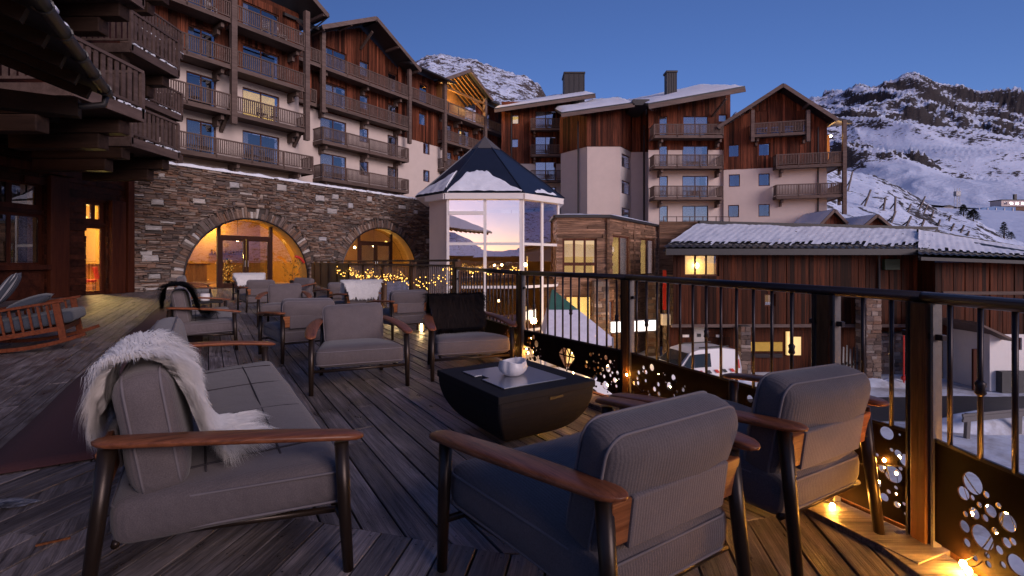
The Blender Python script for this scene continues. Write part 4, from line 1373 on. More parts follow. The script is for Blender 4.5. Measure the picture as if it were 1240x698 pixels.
while z < WH:
    hrow = min(r2.choice((0.05, 0.07, 0.09, 0.12, 0.15)), WH - z + .03)
    x = -0.2 - r2.random() * .3
    while x < WL:
        w = r2.uniform(0.08, 0.24) if r2.random() < .4 else r2.uniform(0.2, 0.62)
        # low courses split into thinner slips here and there
        f1, f2 = r2.uniform(.3, .7), r2.uniform(.25, .4)
        q_ = r2.random()
        subs = [(z, hrow)] if q_ < .35 or hrow < .08 else ([(z, hrow * f1), (z + hrow * f1, hrow * (1 - f1))] if q_ < .75 or hrow < .13 else [(z, hrow * f2), (z + hrow * f2, hrow * f2), (z + 2 * hrow * f2, hrow * (1 - 2 * f2))])
        for zz, hh in subs:
            x0, x1 = max(x, -.2), min(x + w, WL)
            tries = [(x0, x1)]
            if bad(x0, x1, zz, zz + hh):
                # trim against the arch ring
                m_ = 8; cells = [(x0 + (x1 - x0) * i / m_, x0 + (x1 - x0) * (i + 1) / m_) for i in range(m_)]
                ok = [not bad(a, b, zz, zz + hh) for a, b in cells]
                tries = []; i = 0
                while i < m_:
                    if ok[i]:
                        j = i
                        while j + 1 < m_ and ok[j + 1]: j += 1
                        tries.append((cells[i][0], cells[j][1])); i = j + 1
                    else: i += 1
            for a, b in tries:
                if b - a < .05: continue
                if any(a < B1 and b > B0 and zz < Z1 and zz + hh > Z0 for B0, B1, Z0, Z1 in bigs):
                    segs = []
                    for B0, B1, Z0, Z1 in bigs:
                        if a < B1 and b > B0 and zz < Z1 and zz + hh > Z0:
                            if B0 - a > .06: segs.append((a, B0 - .01))
                            if b - B1 > .06: segs.append((B1 + .01, b))
                    segs = segs[:1]
                else: segs = [(a, b)]
                for s0, s1 in segs:
                    t = r2.uniform(-.022, .022)
                    q = [(s0, zz), (s1, zz + t), (s1, zz + hh + t), (s0, zz + hh)]
                    stones.append((q, r2.uniform(.005, .12), r2.random() < .04))
        x += w
    z += hrow
def qa(s):
    q = s[0]
    t = q[0][0]; Y = WC.y + U2.y * t
    return (math.hypot(q[1][0] - q[0][0], q[1][1] - q[0][1]) * math.hypot(q[2][0] - q[1][0], q[2][1] - q[1][1])) / (Y * Y)
stones.sort(key=lambda s: -qa(s))
rs = MB()
for i, (q, pr, pale) in enumerate(stones):
    vs, fs = stone_block(q, .1, r2, pr)
    if i < 290:
        MB().add(vs, fs).build('stone', M['stone_pale'] if pale else M['stone'], wall)
    else:
        rs.add(vs, fs)
rs.build('stones', M['stone'], wall, kind='stuff')
# snow on the wall top
sm = MB(); n = 120
for i in range(n + 1):
    x = -0.1 + (WL + .1) * i / n
    h = 0.10 + 0.07 * noise.noise((x * 1.7, 0, 2)) + 0.04 * noise.noise((x * 5, 1, 2))
    f = -0.10 + 0.04 * noise.noise((x * 3, 3, 0))
    sm.v += [(x, f, WH - .03), (x, f - .02, WH + h * .5), (x, f + .08, WH + h), (x, 0.6, WH + h), (x, .6, WH)]
for i in range(n):
    for k in range(4):
        a = i * 5 + k; sm.f.append((a, a + 5, a + 6, a + 1))
sm.build('snow_cap', M['snow'], wall, True)
MB().box(-.2, WL, -0.06, .5, WH - .005, WH + .03).build('coping', M['roof_dark'], wall)

# arched entrances
def entrance(c, r, zc, label, idx):
    t = thing('arched_entrance', label, 'entrance', (WC.x + U2.x * c, WC.y + U2.y * c, 0), TH)
    y0, y1 = 0.50, 0.58
    def top(x): return zc + math.sqrt(max(0, (r - .02) ** 2 - x * x))
    xd = 1.15; zt = 2.28
    for x in (-xd - .06, xd + .06):
        MB().box(x - .07, x + .07, y0 - .02, y1 + .02, 0, top(x)).build('frame_post', M['frame_dark'], t, bevel=.005)
    MB().box(-xd, xd, y0 - .02, y1 + .02, zt, zt + .14).build('transom', M['frame_dark'], t, bevel=.005)
    for sx in (-1, 1):
        x0, x1 = (0.02, xd) if sx > 0 else (-xd, -0.02)
        lf = MB()
        lf.box(x0, x0 + .10, y0, y1, 0.02, zt); lf.box(x1 - .10, x1, y0, y1, 0.02, zt)
        lf.box(x0 + .10, x1 - .10, y0 + .003, y1 - .003, zt - .11, zt - .002); lf.box(x0 + .10, x1 - .10, y0 + .003, y1 - .003, 0.022, .20)
        d = lf.build('door', M['frame_dark'], t)
        MB().box(x0 + .10, x1 - .10, y0 + .03, y0 + .045, .20, zt - .11).build('pane', M['pane'], d)
        hx_ = x0 + .05 if sx > 0 else x1 - .05
        MB().tube([(hx_, y0 - .05, .95), (hx_, y0 - .05, 1.25)], .012, 6).build('handle', M['steel'], d)
    # fan light above and side lights, cut to the arch
    fan = [(-xd, zt + .14)] + [(xd * (-1 + 2 * k / 14), top(xd * (-1 + 2 * k / 14))) for k in range(15)] + [(xd, zt + .14)]
    MB().prism(fan[::-1], y0 + .03, y0 + .04).build('pane', M['pane_clear'], t)
    for sx in (-1, 1):
        xs = [xd + .13 + (r - .03 - xd - .13) * k / 10 for k in range(11)]
        poly = [(xs[0] * sx, 0.02)] + [(x * sx, top(x)) for x in xs] + [(xs[-1] * sx, 0.02)]
        MB().prism(poly if sx > 0 else poly[::-1], y0 + .03, y0 + .04).build('pane', M['pane_clear'], t)
    MB().box(-r, r, 0.2, .75, -.03, .03).build('threshold', M['frame_dark'], t)
    return t
e1 = entrance(*ARCH[0], 'nearer round arched glass entrance glowing gold in the stone wall', 0)
e2 = entrance(*ARCH[1], 'farther round arched glass entrance in the stone wall beside the tower', 1)
# lit hall behind the arches
hall = MB()
hall.add([(0.9, .78, -.05), (WL, .78, -.05), (WL, 7, -.05), (0.9, 7, -.05)], [(0, 1, 2, 3)])
hall.add([(0.9, .78, 3.6), (WL, .78, 3.6), (WL, 7, 3.6), (0.9, 7, 3.6)], [(0, 1, 2, 3)])
hall.add([(0.9, 6.5, -.05), (WL, 6.5, -.05), (WL, 6.5, 3.6), (0.9, 6.5, 3.6)], [(0, 1, 2, 3)])
for x in (0.9, 8.4, WL): hall.add([(x, .78, -.05), (x, 7, -.05), (x, 7, 3.6), (x, .78, 3.6)], [(0, 1, 2, 3)])
h_ = hall.build('interior_hall', M['warm_wall'], None, kind='structure'); h_.location = (WC.x, WC.y, 0); h_.rotation_euler = (0, 0, TH)
def hl(x, y, z):
    c = math.cos(TH); s = math.sin(TH)
    return (WC.x + c * x - s * y, WC.y + s * x + c * y, z)
ct = thing('bar_counter', 'golden lit wooden bar counter inside the nearer arch', 'counter', hl(2.9, 3.2, 0), TH)
MB().box(-1.3, 1.0, -.3, .3, 0, 1.05).build('counter_front', M['warm_wood'], ct); MB().box(-1.4, 1.1, -.4, .4, 1.05, 1.10).build('counter_top', M['frame'], ct)
def pendant(x, y, z, lb, r=.12):
    t = thing('pendant_lamp', lb, 'lamp', hl(x, y, z), TH, 'pendant lamps in the hall')
    MB().ball((0, 0, 0), r, 10, 8).build('lamp_globe', M['lamp_far'], t, True)
    MB().tube([(0, 0, r), (0, 0, 3.55 - z)], .01, 5).build('cord', M['black'], t)
for x, y, z, lb in ((3.3, 2.4, 2.35, 'glowing pendant lamp above the counter inside the nearer arch'), (5.3, 2.8, 2.3, 'glowing pendant lamp behind the middle of the nearer arch doors'), (6.7, 2.2, 2.2, 'glowing pendant lamp at the right side light of the nearer arch'),
    (11.4, 2.3, 2.2, 'glowing pendant lamp at the left of the farther arch'), (12.5, 2.8, 2.1, 'glowing pendant lamp behind the doors of the farther arch'), (13.6, 2.3, 2.2, 'glowing pendant lamp at the right of the farther arch')): pendant(x, y, z, lb, .07)
for x, y, z, e in ((2.6, 5.9, 2.5, 210), (5.6, 5.8, 2.9, 110), (7.2, 1.6, 2.3, 70), (3.0, 3.4, 1.5, 40), (11.0, 5.8, 2.6, 150), (14.2, 1.8, 2.4, 80), (12.4, 4.0, 3.0, 30)):
    point_light('hall_light', hl(x, y, z), e, (1.0, .62, .14), .15)
# flower boxes / plants with small lights by the first arch
def plant(x, y, z0, label, n, h, seed, mat, base=.16):
    r3 = random.Random(seed)
    t = thing('potted_plant', label, 'plant', hl(x, y, z0), TH)
    MB().tube([(0, 0, 0), (0, 0, .28)], [base * .75, base], 12).build('pot', M['black'], t)
    mb = MB()
    for _ in range(n):
        a = r3.uniform(0, 6.28); q = r3.uniform(.1, .5); zz = r3.uniform(.3, h)
        c = Vector((q * math.cos(a) * h * .8, q * math.sin(a) * h * .8, zz)); d = Vector((math.cos(a), math.sin(a), r3.uniform(.1, 1))).normalized() * r3.uniform(.12, .3)
        s_ = Vector((-d.y, d.x, 0)).normalized() * .03
        mb.add([c, c + d * .5 + s_, c + d, c + d * .5 - s_], [(0, 1, 2, 3)])
    mb.build('leaves', mat, t, kind='stuff')
    MB().tube([(0, 0, .25), (0.02, 0, h * .8)], .012, 5).build('stem', M['bark'], t)
    return t
plant(6.35, -.5, 0, 'dark leafy plant in a pot at the right of the first arch', 70, 1.2, 4, M['leafgreen'])
pl = plant(4.1, 1.3, 0, 'small plant wound with golden lights inside the first arch', 60, 1.3, 5, M['leafgreen'])
fl_ = MB(); 
for _ in range(70): fl_.ball((rng.gauss(0, .22), rng.gauss(0, .22), rng.uniform(.3, 1.35)), .014, 5, 4)
fl_.build('fairy_bulbs', M['fairy'], pl, kind='stuff')
rc = MB().tube([(0.5 * math.cos(a) , 0, .95 + .5 * math.sin(a)) for a in [R(20 + 10 * k) for k in range(8)]], .07, 8).build('red_lamp_arm', M['red'], None, True)
rc.location = hl(6.6, -.3, 0.0); rc.rotation_euler = (0, 0, TH); tag(rc, 'curved glossy red ornament at the right foot of the first arch', 'ornament')

for k, (x, y, z, w, lb) in enumerate(((3.0, 6.35, 1.75, 2.6, 'upper dark wall shelf behind the counter in the nearer arch'), (3.0, 6.35, 1.35, 2.6, 'lower dark wall shelf behind the counter in the nearer arch'), (6.4, 6.35, 1.6, 1.8, 'dark wall shelf at the right inside the nearer arch'), (12.6, 6.35, 1.6, 2.4, 'dark wall shelf inside the farther arch'))):
    t = thing('wall_shelf', lb, 'shelf', hl(x, y, z), TH)
    MB().box(-w / 2, w / 2, -.15, .14, 0, .05).build('shelf_board', M['frame'], t)
    bt_ = MB()
    for q in range(12):
        xx = -w / 2 + .1 + (w - .2) * q / 11; hh = rng.uniform(.12, .3)
        bt_.tube([(xx, 0, .05), (xx, 0, .05 + hh * .7), (xx, 0, .05 + hh)], [.04, .04, .012], 6)
    bt_.build('bottles', M['leafgreen'] if k % 2 else M['frame'], t, kind='stuff')
# ------------------------------------------------------------------ building helpers (local x along the front, y into the wall, z up)
def tpx(px, o):
    r = (px - CX) / F_
    return (14.9 + 0.8195 * o + r * (19 + 0.573 * o)) / (0.573 - 0.8195 * r)

def inside(x, z, ops):
    return any(a < x < b and c < z < d for a, b, c, d in ops)

def wall_sheet(parent, x0, x1, z0, z1, y, ops, mat, depth=0.16, name='wall'):
    mb = MB()
    xs = sorted(set([x0, x1] + [min(max(v, x0), x1) for o in ops for v in o[:2]]))
    zs = sorted(set([z0, z1] + [min(max(v, z0), z1) for o in ops for v in o[2:]]))
    for i in range(len(xs) - 1):
        for j in range(len(zs) - 1):
            a, b, c, d = xs[i], xs[i + 1], zs[j], zs[j + 1]
            if b - a < 1e-5 or d - c < 1e-5 or inside((a + b) / 2, (c + d) / 2, ops): continue
            mb.add([(a, y, c), (b, y, c), (b, y, d), (a, y, d)], [(0, 1, 2, 3)])
    for a, b, c, d in ops:
        if b <= x0 or a >= x1 or d <= z0 or c >= z1: continue
        c_, d_ = max(c, z0), min(d, z1)
        mb.add([(a, y, c_), (a, y + depth, c_), (a, y + depth, d_), (a, y, d_)], [(0, 1, 2, 3)])
        mb.add([(b, y, c_), (b, y + depth, c_), (b, y + depth, d_), (b, y, d_)], [(0, 1, 2, 3)])
        if c >= z0: mb.add([(a, y, c), (b, y, c), (b, y + depth, c), (a, y + depth, c)], [(0, 1, 2, 3)])
        if d <= z1: mb.add([(a, y, d), (b, y, d), (b, y + depth, d), (a, y + depth, d)], [(0, 1, 2, 3)])
    return mb.build(name, mat, parent)

def boards(parent, x0, x1, z0, z1, y, ops, mat, w=0.19, top=None, seed=1, name='cladding', horiz=False):
    r3 = random.Random(seed); mb = MB()
    if not horiz:
        x = x0
        while x < x1 - 1e-4:
            b = min(x + w * r3.uniform(.8, 1.2), x1)
            xm = (x + b) / 2
            zt = z1 if top is None else min(top(x), top(b))
            iv = [(z0, zt)]
            for a_, b_, c_, d_ in ops:
                if a_ < xm < b_:
                    nv = []
                    for p, q in iv:
                        if c_ > p: nv.append((p, min(q, c_)))
                        if d_ < q: nv.append((max(p, d_), q))
                    iv = nv
            pr = r3.uniform(.012, .06)
            for p, q in iv:
                if q - p > .03: mb.box(x + .005, b - .005, y - pr, y + .01, p, q)
            x = b
    else:
        z = z0
        while z < z1 - 1e-4:
            b = min(z + w * r3.uniform(.8, 1.2), z1)
            zm = (z + b) / 2
            iv = [(x0, x1)]
            for a_, b_, c_, d_ in ops:
                if c_ < zm < d_:
                    nv = []
                    for p, q in iv:
                        if a_ > p: nv.append((p, min(q, a_)))
                        if b_ < q: nv.append((max(p, b_), q))
                    iv = nv
            for p, q in iv:
                s = p
                while s < q - .03:
                    e = min(s + r3.uniform(1.2, 3.0), q)
                    pr = r3.uniform(.012, .09)
                    mb.box(s + .003, e - .003, y - pr, y + .01, z + .005, b - .005)
                    s = e
            z = b
    return mb.build(name, mat, parent, kind='stuff')

def window(parent, x0, x1, z0, z1, y, cols=1, rows=1, lit=None, curtain=0.0, fr=0.07, frame=None, pane=None, deep=0.10, cmat=None):
    frame = frame or M['frame']; pane = pane or M['pane']
    mb = MB(); ya, yb = y + deep - .03, y + deep + .04
    mb.box(x0, x0 + fr, ya, yb, z0, z1); mb.box(x1 - fr, x1, ya, yb, z0, z1)
    mb.box(x0 + fr, x1 - fr, ya, yb, z0, z0 + fr); mb.box(x0 + fr, x1 - fr, ya, yb, z1 - fr, z1)
    cw = (x1 - x0 - fr) / cols; rh = (z1 - z0 - fr) / rows
    for i in range(1, cols):
        mb.box(x0 + cw * i, x0 + cw * i + fr, ya + .003, yb - .003, z0 + fr, z1 - fr)
    for j in range(1, rows):
        mb.box(x0 + fr, x1 - fr, ya + .006, yb - .006, z0 + rh * j, z0 + rh * j + fr)
    w = mb.build('window', frame, parent)
    for i in range(cols):
        for j in range(rows):
            MB().box(x0 + cw * i + fr, x0 + cw * (i + 1), y + deep, y + deep + .012, z0 + rh * j + fr, z0 + rh * (j + 1)).build('pane', pane, w)
    MB().add([(x0, y + deep + .5, z0), (x1, y + deep + .5, z0), (x1, y + deep + .5, z1), (x0, y + deep + .5, z1)], [(0, 1, 2, 3)]).build('lit_room' if lit else 'dim_room', lit or M['room'], w)
    if curtain:
        cb = MB(); a, b = x0 + fr, x0 + fr + (x1 - x0 - 2 * fr) * curtain
        n = max(4, int((b - a) / .06))
        for i in range(n):
            s, e = a + (b - a) * i / n, a + (b - a) * (i + 1) / n
            d0, d1 = (.02 if i % 2 else .07), (.07 if i % 2 else .02)
            cb.add([(s, y + deep + .03 + d0, z0 + .02), (e, y + deep + .03 + d1, z0 + .02), (e, y + deep + .03 + d1, z1 - .02), (s, y + deep + .03 + d0, z1 - .02)], [(0, 1, 2, 3)])
        cb.build('curtain', cmat or M['curtain'], w)
    return w

def balcony(parent, x0, x1, zf, yw, yf, left=True, right=True, mat=None, brackets=(), h=0.98, gap=0.118, bw=0.062, tall_posts=()):
    mat = mat or M['balc']
    mb = MB()
    mb.box(x0, x1, yf, yw, zf - .16, zf - .02)                   # floor
    mb.box(x0 - .02, x1 + .02, yf - .05, yf - .003, zf - .27, zf - .01)   # fascia beam
    if left: mb.box(x0 - .05, x0 - .003, yf, yw, zf - .27, zf - .01)
    if right: mb.box(x1 + .003, x1 + .05, yf, yw, zf - .27, zf - .01)
    mb.box(x0 - .03, x1 + .03, yf - .045, yf + .045, zf + h - .07, zf + h)
    mb.box(x0, x1, yf - .02, yf + .02, zf + .08, zf + .14)
    n = max(1, round((x1 - x0) / 2.0))
    for k in range(n + 1):
        x = x0 + (x1 - x0) * k / n
        mb.box(x - .045, x + .045, yf - .05, yf + .04, zf - .2, zf + h - .07)
    for on, x in ((left, x0), (right, x1)):
        if on:
            mb.box(x - .04, x + .04, yf + .046, yw, zf + h - .068, zf + h - .002)
            mb.box(x - .018, x + .018, yf + .021, yw, zf + .08, zf + .14)
    b = mb.build('balcony', mat, parent)
    sb = MB()
    k = int((x1 - x0) / gap)
    for i in range(1, k):
        x = x0 + (x1 - x0) * i / k
        sb.box(x - bw / 2, x + bw / 2, yf - .014, yf + .014, zf + .13, zf + h - .07)
    for on, x in ((left, x0), (right, x1)):
        if on:
            k2 = int((yw - yf) / gap)
            for i in range(1, k2):
                yy = yf + (yw - yf) * i / k2
                sb.box(x - .014, x + .014, yy - bw / 2, yy + bw / 2, zf + .13, zf + h - .07)
    sb.build('balusters', mat, b, kind='stuff')
    for x in brackets:
        kb = MB()
        kb.prism([(x - .09, zf - .27), (x + .09, zf - .27), (x + .09, zf - .55), (x - .09, zf - .55)], yf + .25, yw)
        kb.prism([(x - .085, zf - .55), (x + .085, zf - .55), (x + .085, zf - .85), (x - .085, zf - .85)], yf + .75, yw)
        kb.build('bracket', mat, b)
    return b

def roof_slab(parent, quad, thick, mat, name='roof'):
    """quad: four corner points (x, y, z) of the upper face"""
    q = [Vector(p) for p in quad]
    dn = Vector((0, 0, -thick))
    return MB().add(q + [p + dn for p in q], [(0, 1, 2, 3), (7, 6, 5, 4), (0, 4, 5, 1), (1, 5, 6, 2), (2, 6, 7, 3), (3, 7, 4, 0)]).build(name, mat, parent)

def snow_slab(parent, quad, seed, thick=0.14, inset=0.10, nx=24, ny=10, hole=None, lift=0.012):
    """lumpy snow lying on a roof plane; hole(u, v) > 0 leaves the roof bare"""
    q = [Vector(p) for p in quad]
    mb = MB(); ok = {}
    def P(u, v): return (q[0] * (1 - u) + q[1] * u) * (1 - v) + (q[3] * (1 - u) + q[2] * u) * v
    L = (q[1] - q[0]).length; W = (q[3] - q[0]).length
    for j in range(ny + 1):
        for i in range(nx + 1):
            u, v = i / nx, j / ny
            e = min(u, 1 - u) * L; e2 = min(v, 1 - v) * W
            edge = min(1.0, min(e, e2) / .25)
            p = P(inset / L + u * (1 - 2 * inset / L), inset / W + v * (1 - 2 * inset / W))
            h = thick * (edge ** .5) * (0.8 + 0.5 * noise.noise((p.x * .9 + seed, p.y * .9, p.z)) + .25 * noise.noise((p.x * 3, p.y * 3, seed)))
            mb.v.append(tuple(p + Vector((0, 0, lift + max(0, h)))))
            ok[(i, j)] = hole is None or hole(u, v) <= 0
    for j in range(ny):
        for i in range(nx):
            if ok[(i, j)] and ok[(i + 1, j)] and ok[(i, j + 1)] and ok[(i + 1, j + 1)]:
                k = j * (nx + 1) + i
                mb.f.append((k, k + 1, k + nx + 2, k + nx + 1))
    return mb.build('roof_snow', M['snow'], parent, True)

def gable_roof(parent, x0, x1, ze, zr, y0, y1, thick=0.2, snow=True, seed=1, rafters=True, xr=None):
    xr = (x0 + x1) / 2 if xr is None else xr
    for s, xe in ((0, x0), (1, x1)):
        quad = [(xe, y0, ze), (xr, y0, zr), (xr, y1, zr), (xe, y1, ze)]
        if s: quad = [quad[1], quad[0], quad[3], quad[2]]
        roof_slab(parent, quad, thick, M['roof_dark'])
        if snow: snow_slab(parent, quad, seed + s, .12)
        MB().bar((xe, y0 - .03, ze - .16), (xr, y0 - .03, zr - .16), .06, .30, (0, 0, 1)).build('barge_board', M['barge'], parent)
    if rafters:
        rf = MB()
        for f in (0.0, 0.5, 1.0):
            for xe in (x0, x1):
                x = xr + (xe - xr) * f * .96; z = zr + (ze - zr) * f * .96 - thick - .10
                rf.bar((x, y0 + .04, z), (x, y0 + 1.6, z), .16, .2)
        rf.build('purlin', M['barge'], parent)

def strut(parent, p0, p1, w=.14, mat=None, name='brace'):
    return MB().bar(p0, p1, w, w).build(name, mat or M['balc'], parent)

def block(label, t0, o, name='apartment_building'):
    t = thing(name, label, 'building', hl(t0, o, 0), TH, 'wooden apartment chalets')
    return t

ZF = [7.45, 10.2, 12.95, 15.7]           # balcony floors of the long front
# ---- left chalet block
t0, o = 2.0, 8.6
LB = block('tall dark chalet block at upper left with two columns of balconies and one lit window', t0, o)
x_end = 12.2 - t0
wins = []
for k in range(-1, 4):
    for a, b in ((226, 262), (294, 338.5)):
        xa, xb = tpx(a, o) - t0, tpx(b, o) - t0
        z = (ZF[k] if k >= 0 else 4.7)
        wins.append((xa, xb, z + .02, z + 2.14, k, a))
ops = [w[:4] for w in wins]
wall_sheet(LB, -4, x_end, 3.5, 12.75, 0, ops, M['plaster'])
wall_sheet(LB, -4, x_end, 12.75, 18.6, 0, ops, M['clad_v'])
boards(LB, -4, x_end, 12.75, 18.3, 0, ops, M['clad_v'], .2, None, 3)
MB().box(x_end - .01, x_end, 0.003, 2.2, 3.5, 18.3).build('side_wall', M['clad_v'], LB)
for i, (a, b, c, d, k, px) in enumerate(wins):
    lit = M['lit'] if (k == 1 and px > 290) else None
    window(LB, a, b, c, d, 0, 2, 1, lit, 0.0 if lit else (.28, 0, .5, .15, 0, .38)[i % 6], .07, None, None, .10, M['curtain_pale'] if i % 2 else None)
xm, xr_, xl = tpx(283, 7.2) - t0, tpx(371.5, 7.2) - t0, 0.0
for k in range(4):
    br = (0.1, xm, xr_ - .3)
    if k == 0:
        balcony(LB, -2.0, xr_ + .45, ZF[k], 0, -1.4, False, True, None, (xm + .4, xr_ - .4))
    else:
        balcony(LB, -2.0, xm - .17, ZF[k], 0, -1.4, False, False, None, (xm - .5,))
        balcony(LB, xm + .17, xr_ - .17 if k > 1 else xr_ + .1, ZF[k], 0, -1.4, False, k == 1, None, (xr_ - .5,))
for x in (xm, xr_):
    MB().box(x - .16, x + .16, -1.56, -1.24, 9.45, 19.6 if x == xm else 18.2).build('post', M['balc'], LB)
    strut(LB, (x, -1.38, 17.0), (x, -.2, 18.0)); strut(LB, (x - .1, -1.38, 10.6), (x - 0.1, 0, 9.2), .2)
gable_roof(LB, -2.4, x_end + 0.9, 18.35, 22.6, -2.1, 6, .22, True, 3)
gt = MB(); gt.tube([(x_end + 1.0, -2.0, 18.25), (x_end + 1.0, 4, 18.25)], .09, 8); gt.tube([(x_end + 1.0, -1.9, 18.2), (x_end + .7, -1.2, 17.7), (x_end + .2, -.3, 17.3), (x_end + .15, -.1, 16.9)], .05, 8)
gt.build('gutter', M['roof_dark'], LB)
# white balcony furniture seen through the slats
def bal_chair(parent_t, x, y, z, label, rot, mt=None):
    mt = mt or M['white_paint']
    t = thing('balcony_chair', label, 'chair', hl(*parent_t), TH + rot, 'chairs on the balconies')
    t.location.z = z
    mb = MB()
    for sx in (-.2, .2):
        for sy in (-.2, .2): mb.bar((sx, sy, 0), (sx, sy, .42), .03, .03, (1, 0, 0))
        mb.bar((sx, .2, .42), (sx, .3, .9), .03, .03, (1, 0, 0))
    mb.build('leg_frame', mt, t)
    MB().box(-.22, .22, -.22, .22, .42, .45).build('seat', mt, t)
    for k in range(4): MB().box(-.2, .2, .21 + .02 * k, .23 + .02 * k, .52 + .1 * k, .56 + .1 * k).build('back_slat', mt, t)
for i, (px, k, lb, rot) in enumerate(((256, 3, 'white slatted chair on the top left balcony of the left chalet, left of the post', .4), (322, 3, 'white slatted chair on the top right balcony of the left chalet', 2.6), (343, 3, 'low white chair at the right end of the top balcony of the left chalet', .9))):
    bal_chair((tpx(px, 7.75), 7.75, ZF[k]), 0, 0, ZF[k] - .0, lb, rot)

for px, k, lb, rot in ((236, 1, 'dark chair on the left balcony one floor below the top two of the left chalet', .5), (246, 0, 'dark chair on the lowest left balcony of the left chalet', 2.4), (305, 0, 'dark chair at the left end of the lowest right balcony of the left chalet', .3), (322, 0, 'dark chair in the middle of the lowest right balcony of the left chalet', 1.6), (318, 1, 'dark chair before the golden lit window of the left chalet', .2), (332, 1, 'dark chair at the right of the golden lit window of the left chalet', 2.9)):
    bal_chair((tpx(px, 7.75), 7.75, ZF[k]), 0, 0, ZF[k], lb, rot, M['black'])
# ---- gabled middle block
t0, o = 12.2, 10.0
GB = block('brown gabled chalet block left of the tower with four long balconies', t0, o)
g0, g1 = tpx(391, 8.8) - t0, tpx(494.5, 8.8) - t0
wins = []
for k in range(4):
    for a, b, kind in ((388, 419.5, 2), (435.5, 446.5, 1), (469.5, 480.5, 1)):
        z = ZF[k] + (.02 if kind == 2 or a > 460 else .9)
        wins.append((tpx(a, o) - t0, tpx(b, o) - t0, z, ZF[k] + 2.1, kind))
ops = [w[:4] for w in wins]
roofz = lambda x: 18.25 + (20.6 - 18.25) * (1 - abs(x - (g0 + g1) / 2) / ((g1 - g0) / 2 + .5))
wall_sheet(GB, -.2, g1 + .3, 3.5, 12.7, 0, ops, M['plaster'])
wall_sheet(GB, -.2, g1 + .3, 12.7, 17.8, 0, ops, M['clad_v'])
boards(GB, -.2, g1 + .3, 12.7, 0, 0, ops, M['clad_v'], .2, lambda x: max(17.8, roofz(x) - .1), 5)
for i, (a, b, c, d, kind) in enumerate(wins):
    window(GB, a, b, c, d, 0, kind, 1, None, (.5, .3, .65, .4)[i % 4] if kind == 2 else (.45, 0, .8, .3)[(i * 3) % 4], .07, None, None, .10, M['curtain_pale'])
for k in range(4):
    balcony(GB, g0, g1, ZF[k], 0, -1.2, k != 2, True, None, (g0 + .5, (g0 + g1) / 2 + .1, g1 - .6))
balcony(GB, -.4, g0 - .16, ZF[3], 0, -1.2, False, False)
balcony(GB, -.1, g0 - .16, ZF[2], 0, -.6, False, True)
for x, zb in ((g0, 12.2), (g1 + .12, 11.6)):
    MB().box(x - .15, x + .15, -1.36, -1.08, zb, 18.15).build('post', M['balc'], GB)
strut(GB, ((g0 + g1) / 2, -1.6, 19.7), ((g0 + g1) / 2, -.1, 18.7), .16)
gable_roof(GB, g0 - .6, g1 + .75, 18.2, 20.85, -2.0, 7, .2, True, 9)
eave_q = [(-1.2, -1.7, 18.1), (g0 - .6, -1.7, 18.1), (g0 - .6, 5, 20.2), (-1.2, 5, 20.2)]
roof_slab(GB, eave_q, .2, M['roof_dark']); snow_slab(GB, eave_q, 4)

# ---- recessed bay with three small windows
t0, o = tpx(497, 8.8), 9.7
RBk = block('narrow recessed bay between the two gables with cream lower wall and small windows', t0, o)
r1 = tpx(538, 9.4) - t0
wins = []
for px, py in ((512, 145), (516.5, 180), (516.5, 213.5)):
    tt = tpx(px, o); Y = 19 + .573 * o + .8195 * tt; z = gz(py, Y); x = tt - t0
    wins.append((x - .42, x + .42, z - .55, z + .55))
wins.append((r1 * .5 - .5, r1 * .5 + .5, ZF[3] + .02, ZF[3] + 2.1))
wall_sheet(RBk, -.6, r1 + .3, 3.0, 12.35, 0, wins, M['plaster'])
wall_sheet(RBk, -.6, r1 + .3, 12.35, 18.6, 0, wins, M['clad_v'])
boards(RBk, -.6, r1 + .3, 12.35, 18.5, 0, wins, M['clad_v'], .2, None, 7)
for w in wins: window(RBk, *w, 0, 1, 1)
balcony(RBk, 0.1, r1 - .1, ZF[3], 0, -.95, False, False, None, (r1 - .4,))
q = [(-.8, -1.6, 18.5), (r1 + .2, -1.6, 18.5), (r1 + .2, 5, 20.4), (-.8, 5, 20.4)]
roof_slab(RBk, q, .2, M['roof_dark']); snow_slab(RBk, q, 5)
MB().tube([(-.8, -1.66, 18.38), (r1 + .2, -1.66, 18.38)], .09, 8).build('gutter', M['roof_dark'], RBk)

# ---- lit gable block
t0, o = tpx(538.5, 8.8), 10.2
LG = block('small gabled chalet block behind the tower roof, its gable loggia glowing golden', t0, o)
l1 = tpx(587.5, 8.8) - t0
wins = [(l1 * .25, l1 * .25 + 1.0, ZF[k] + .02, ZF[k] + 2.1) for k in range(3)] + [(l1 * .55, l1 * .55 + 1.9, ZF[k] + .02, ZF[k] + 2.1) for k in range(3)]
wall_sheet(LG, -.3, l1 + .3, 3.0, 9.6, 0, wins, M['plaster'])
wall_sheet(LG, -.3, l1 + .3, 9.6, 15.6, 0, wins, M['clad_v'])
boards(LG, -.3, l1 + .3, 9.6, 15.6, 0, wins, M['clad_v'], .2, None, 8)
for i, w in enumerate(wins): window(LG, *w, 0, 2 if i > 2 else 1, 1, None, .4)
for k in (0, 1, 2, 3): balcony(LG, 0, l1, ZF[k], 0, -1.35, True, True, None, (.4, l1 * .45, l1 - .4))
for x in (0, l1):
    MB().box(x - .17, x + .17, -1.56, -1.24, 10.8, 18.5).build('post', M['balc'], LG)
MB().box(-.2, l1 + .2, 1.6, 1.7, 15.6, 18.4).build('loggia_wall', M['warm_wood'], LG)
MB().prism([(-.2, 18.4), (l1 + .2, 18.4), (l1 / 2, 20.25)], 1.6, 1.7).build('loggia_wall', M['warm_wood'], LG)
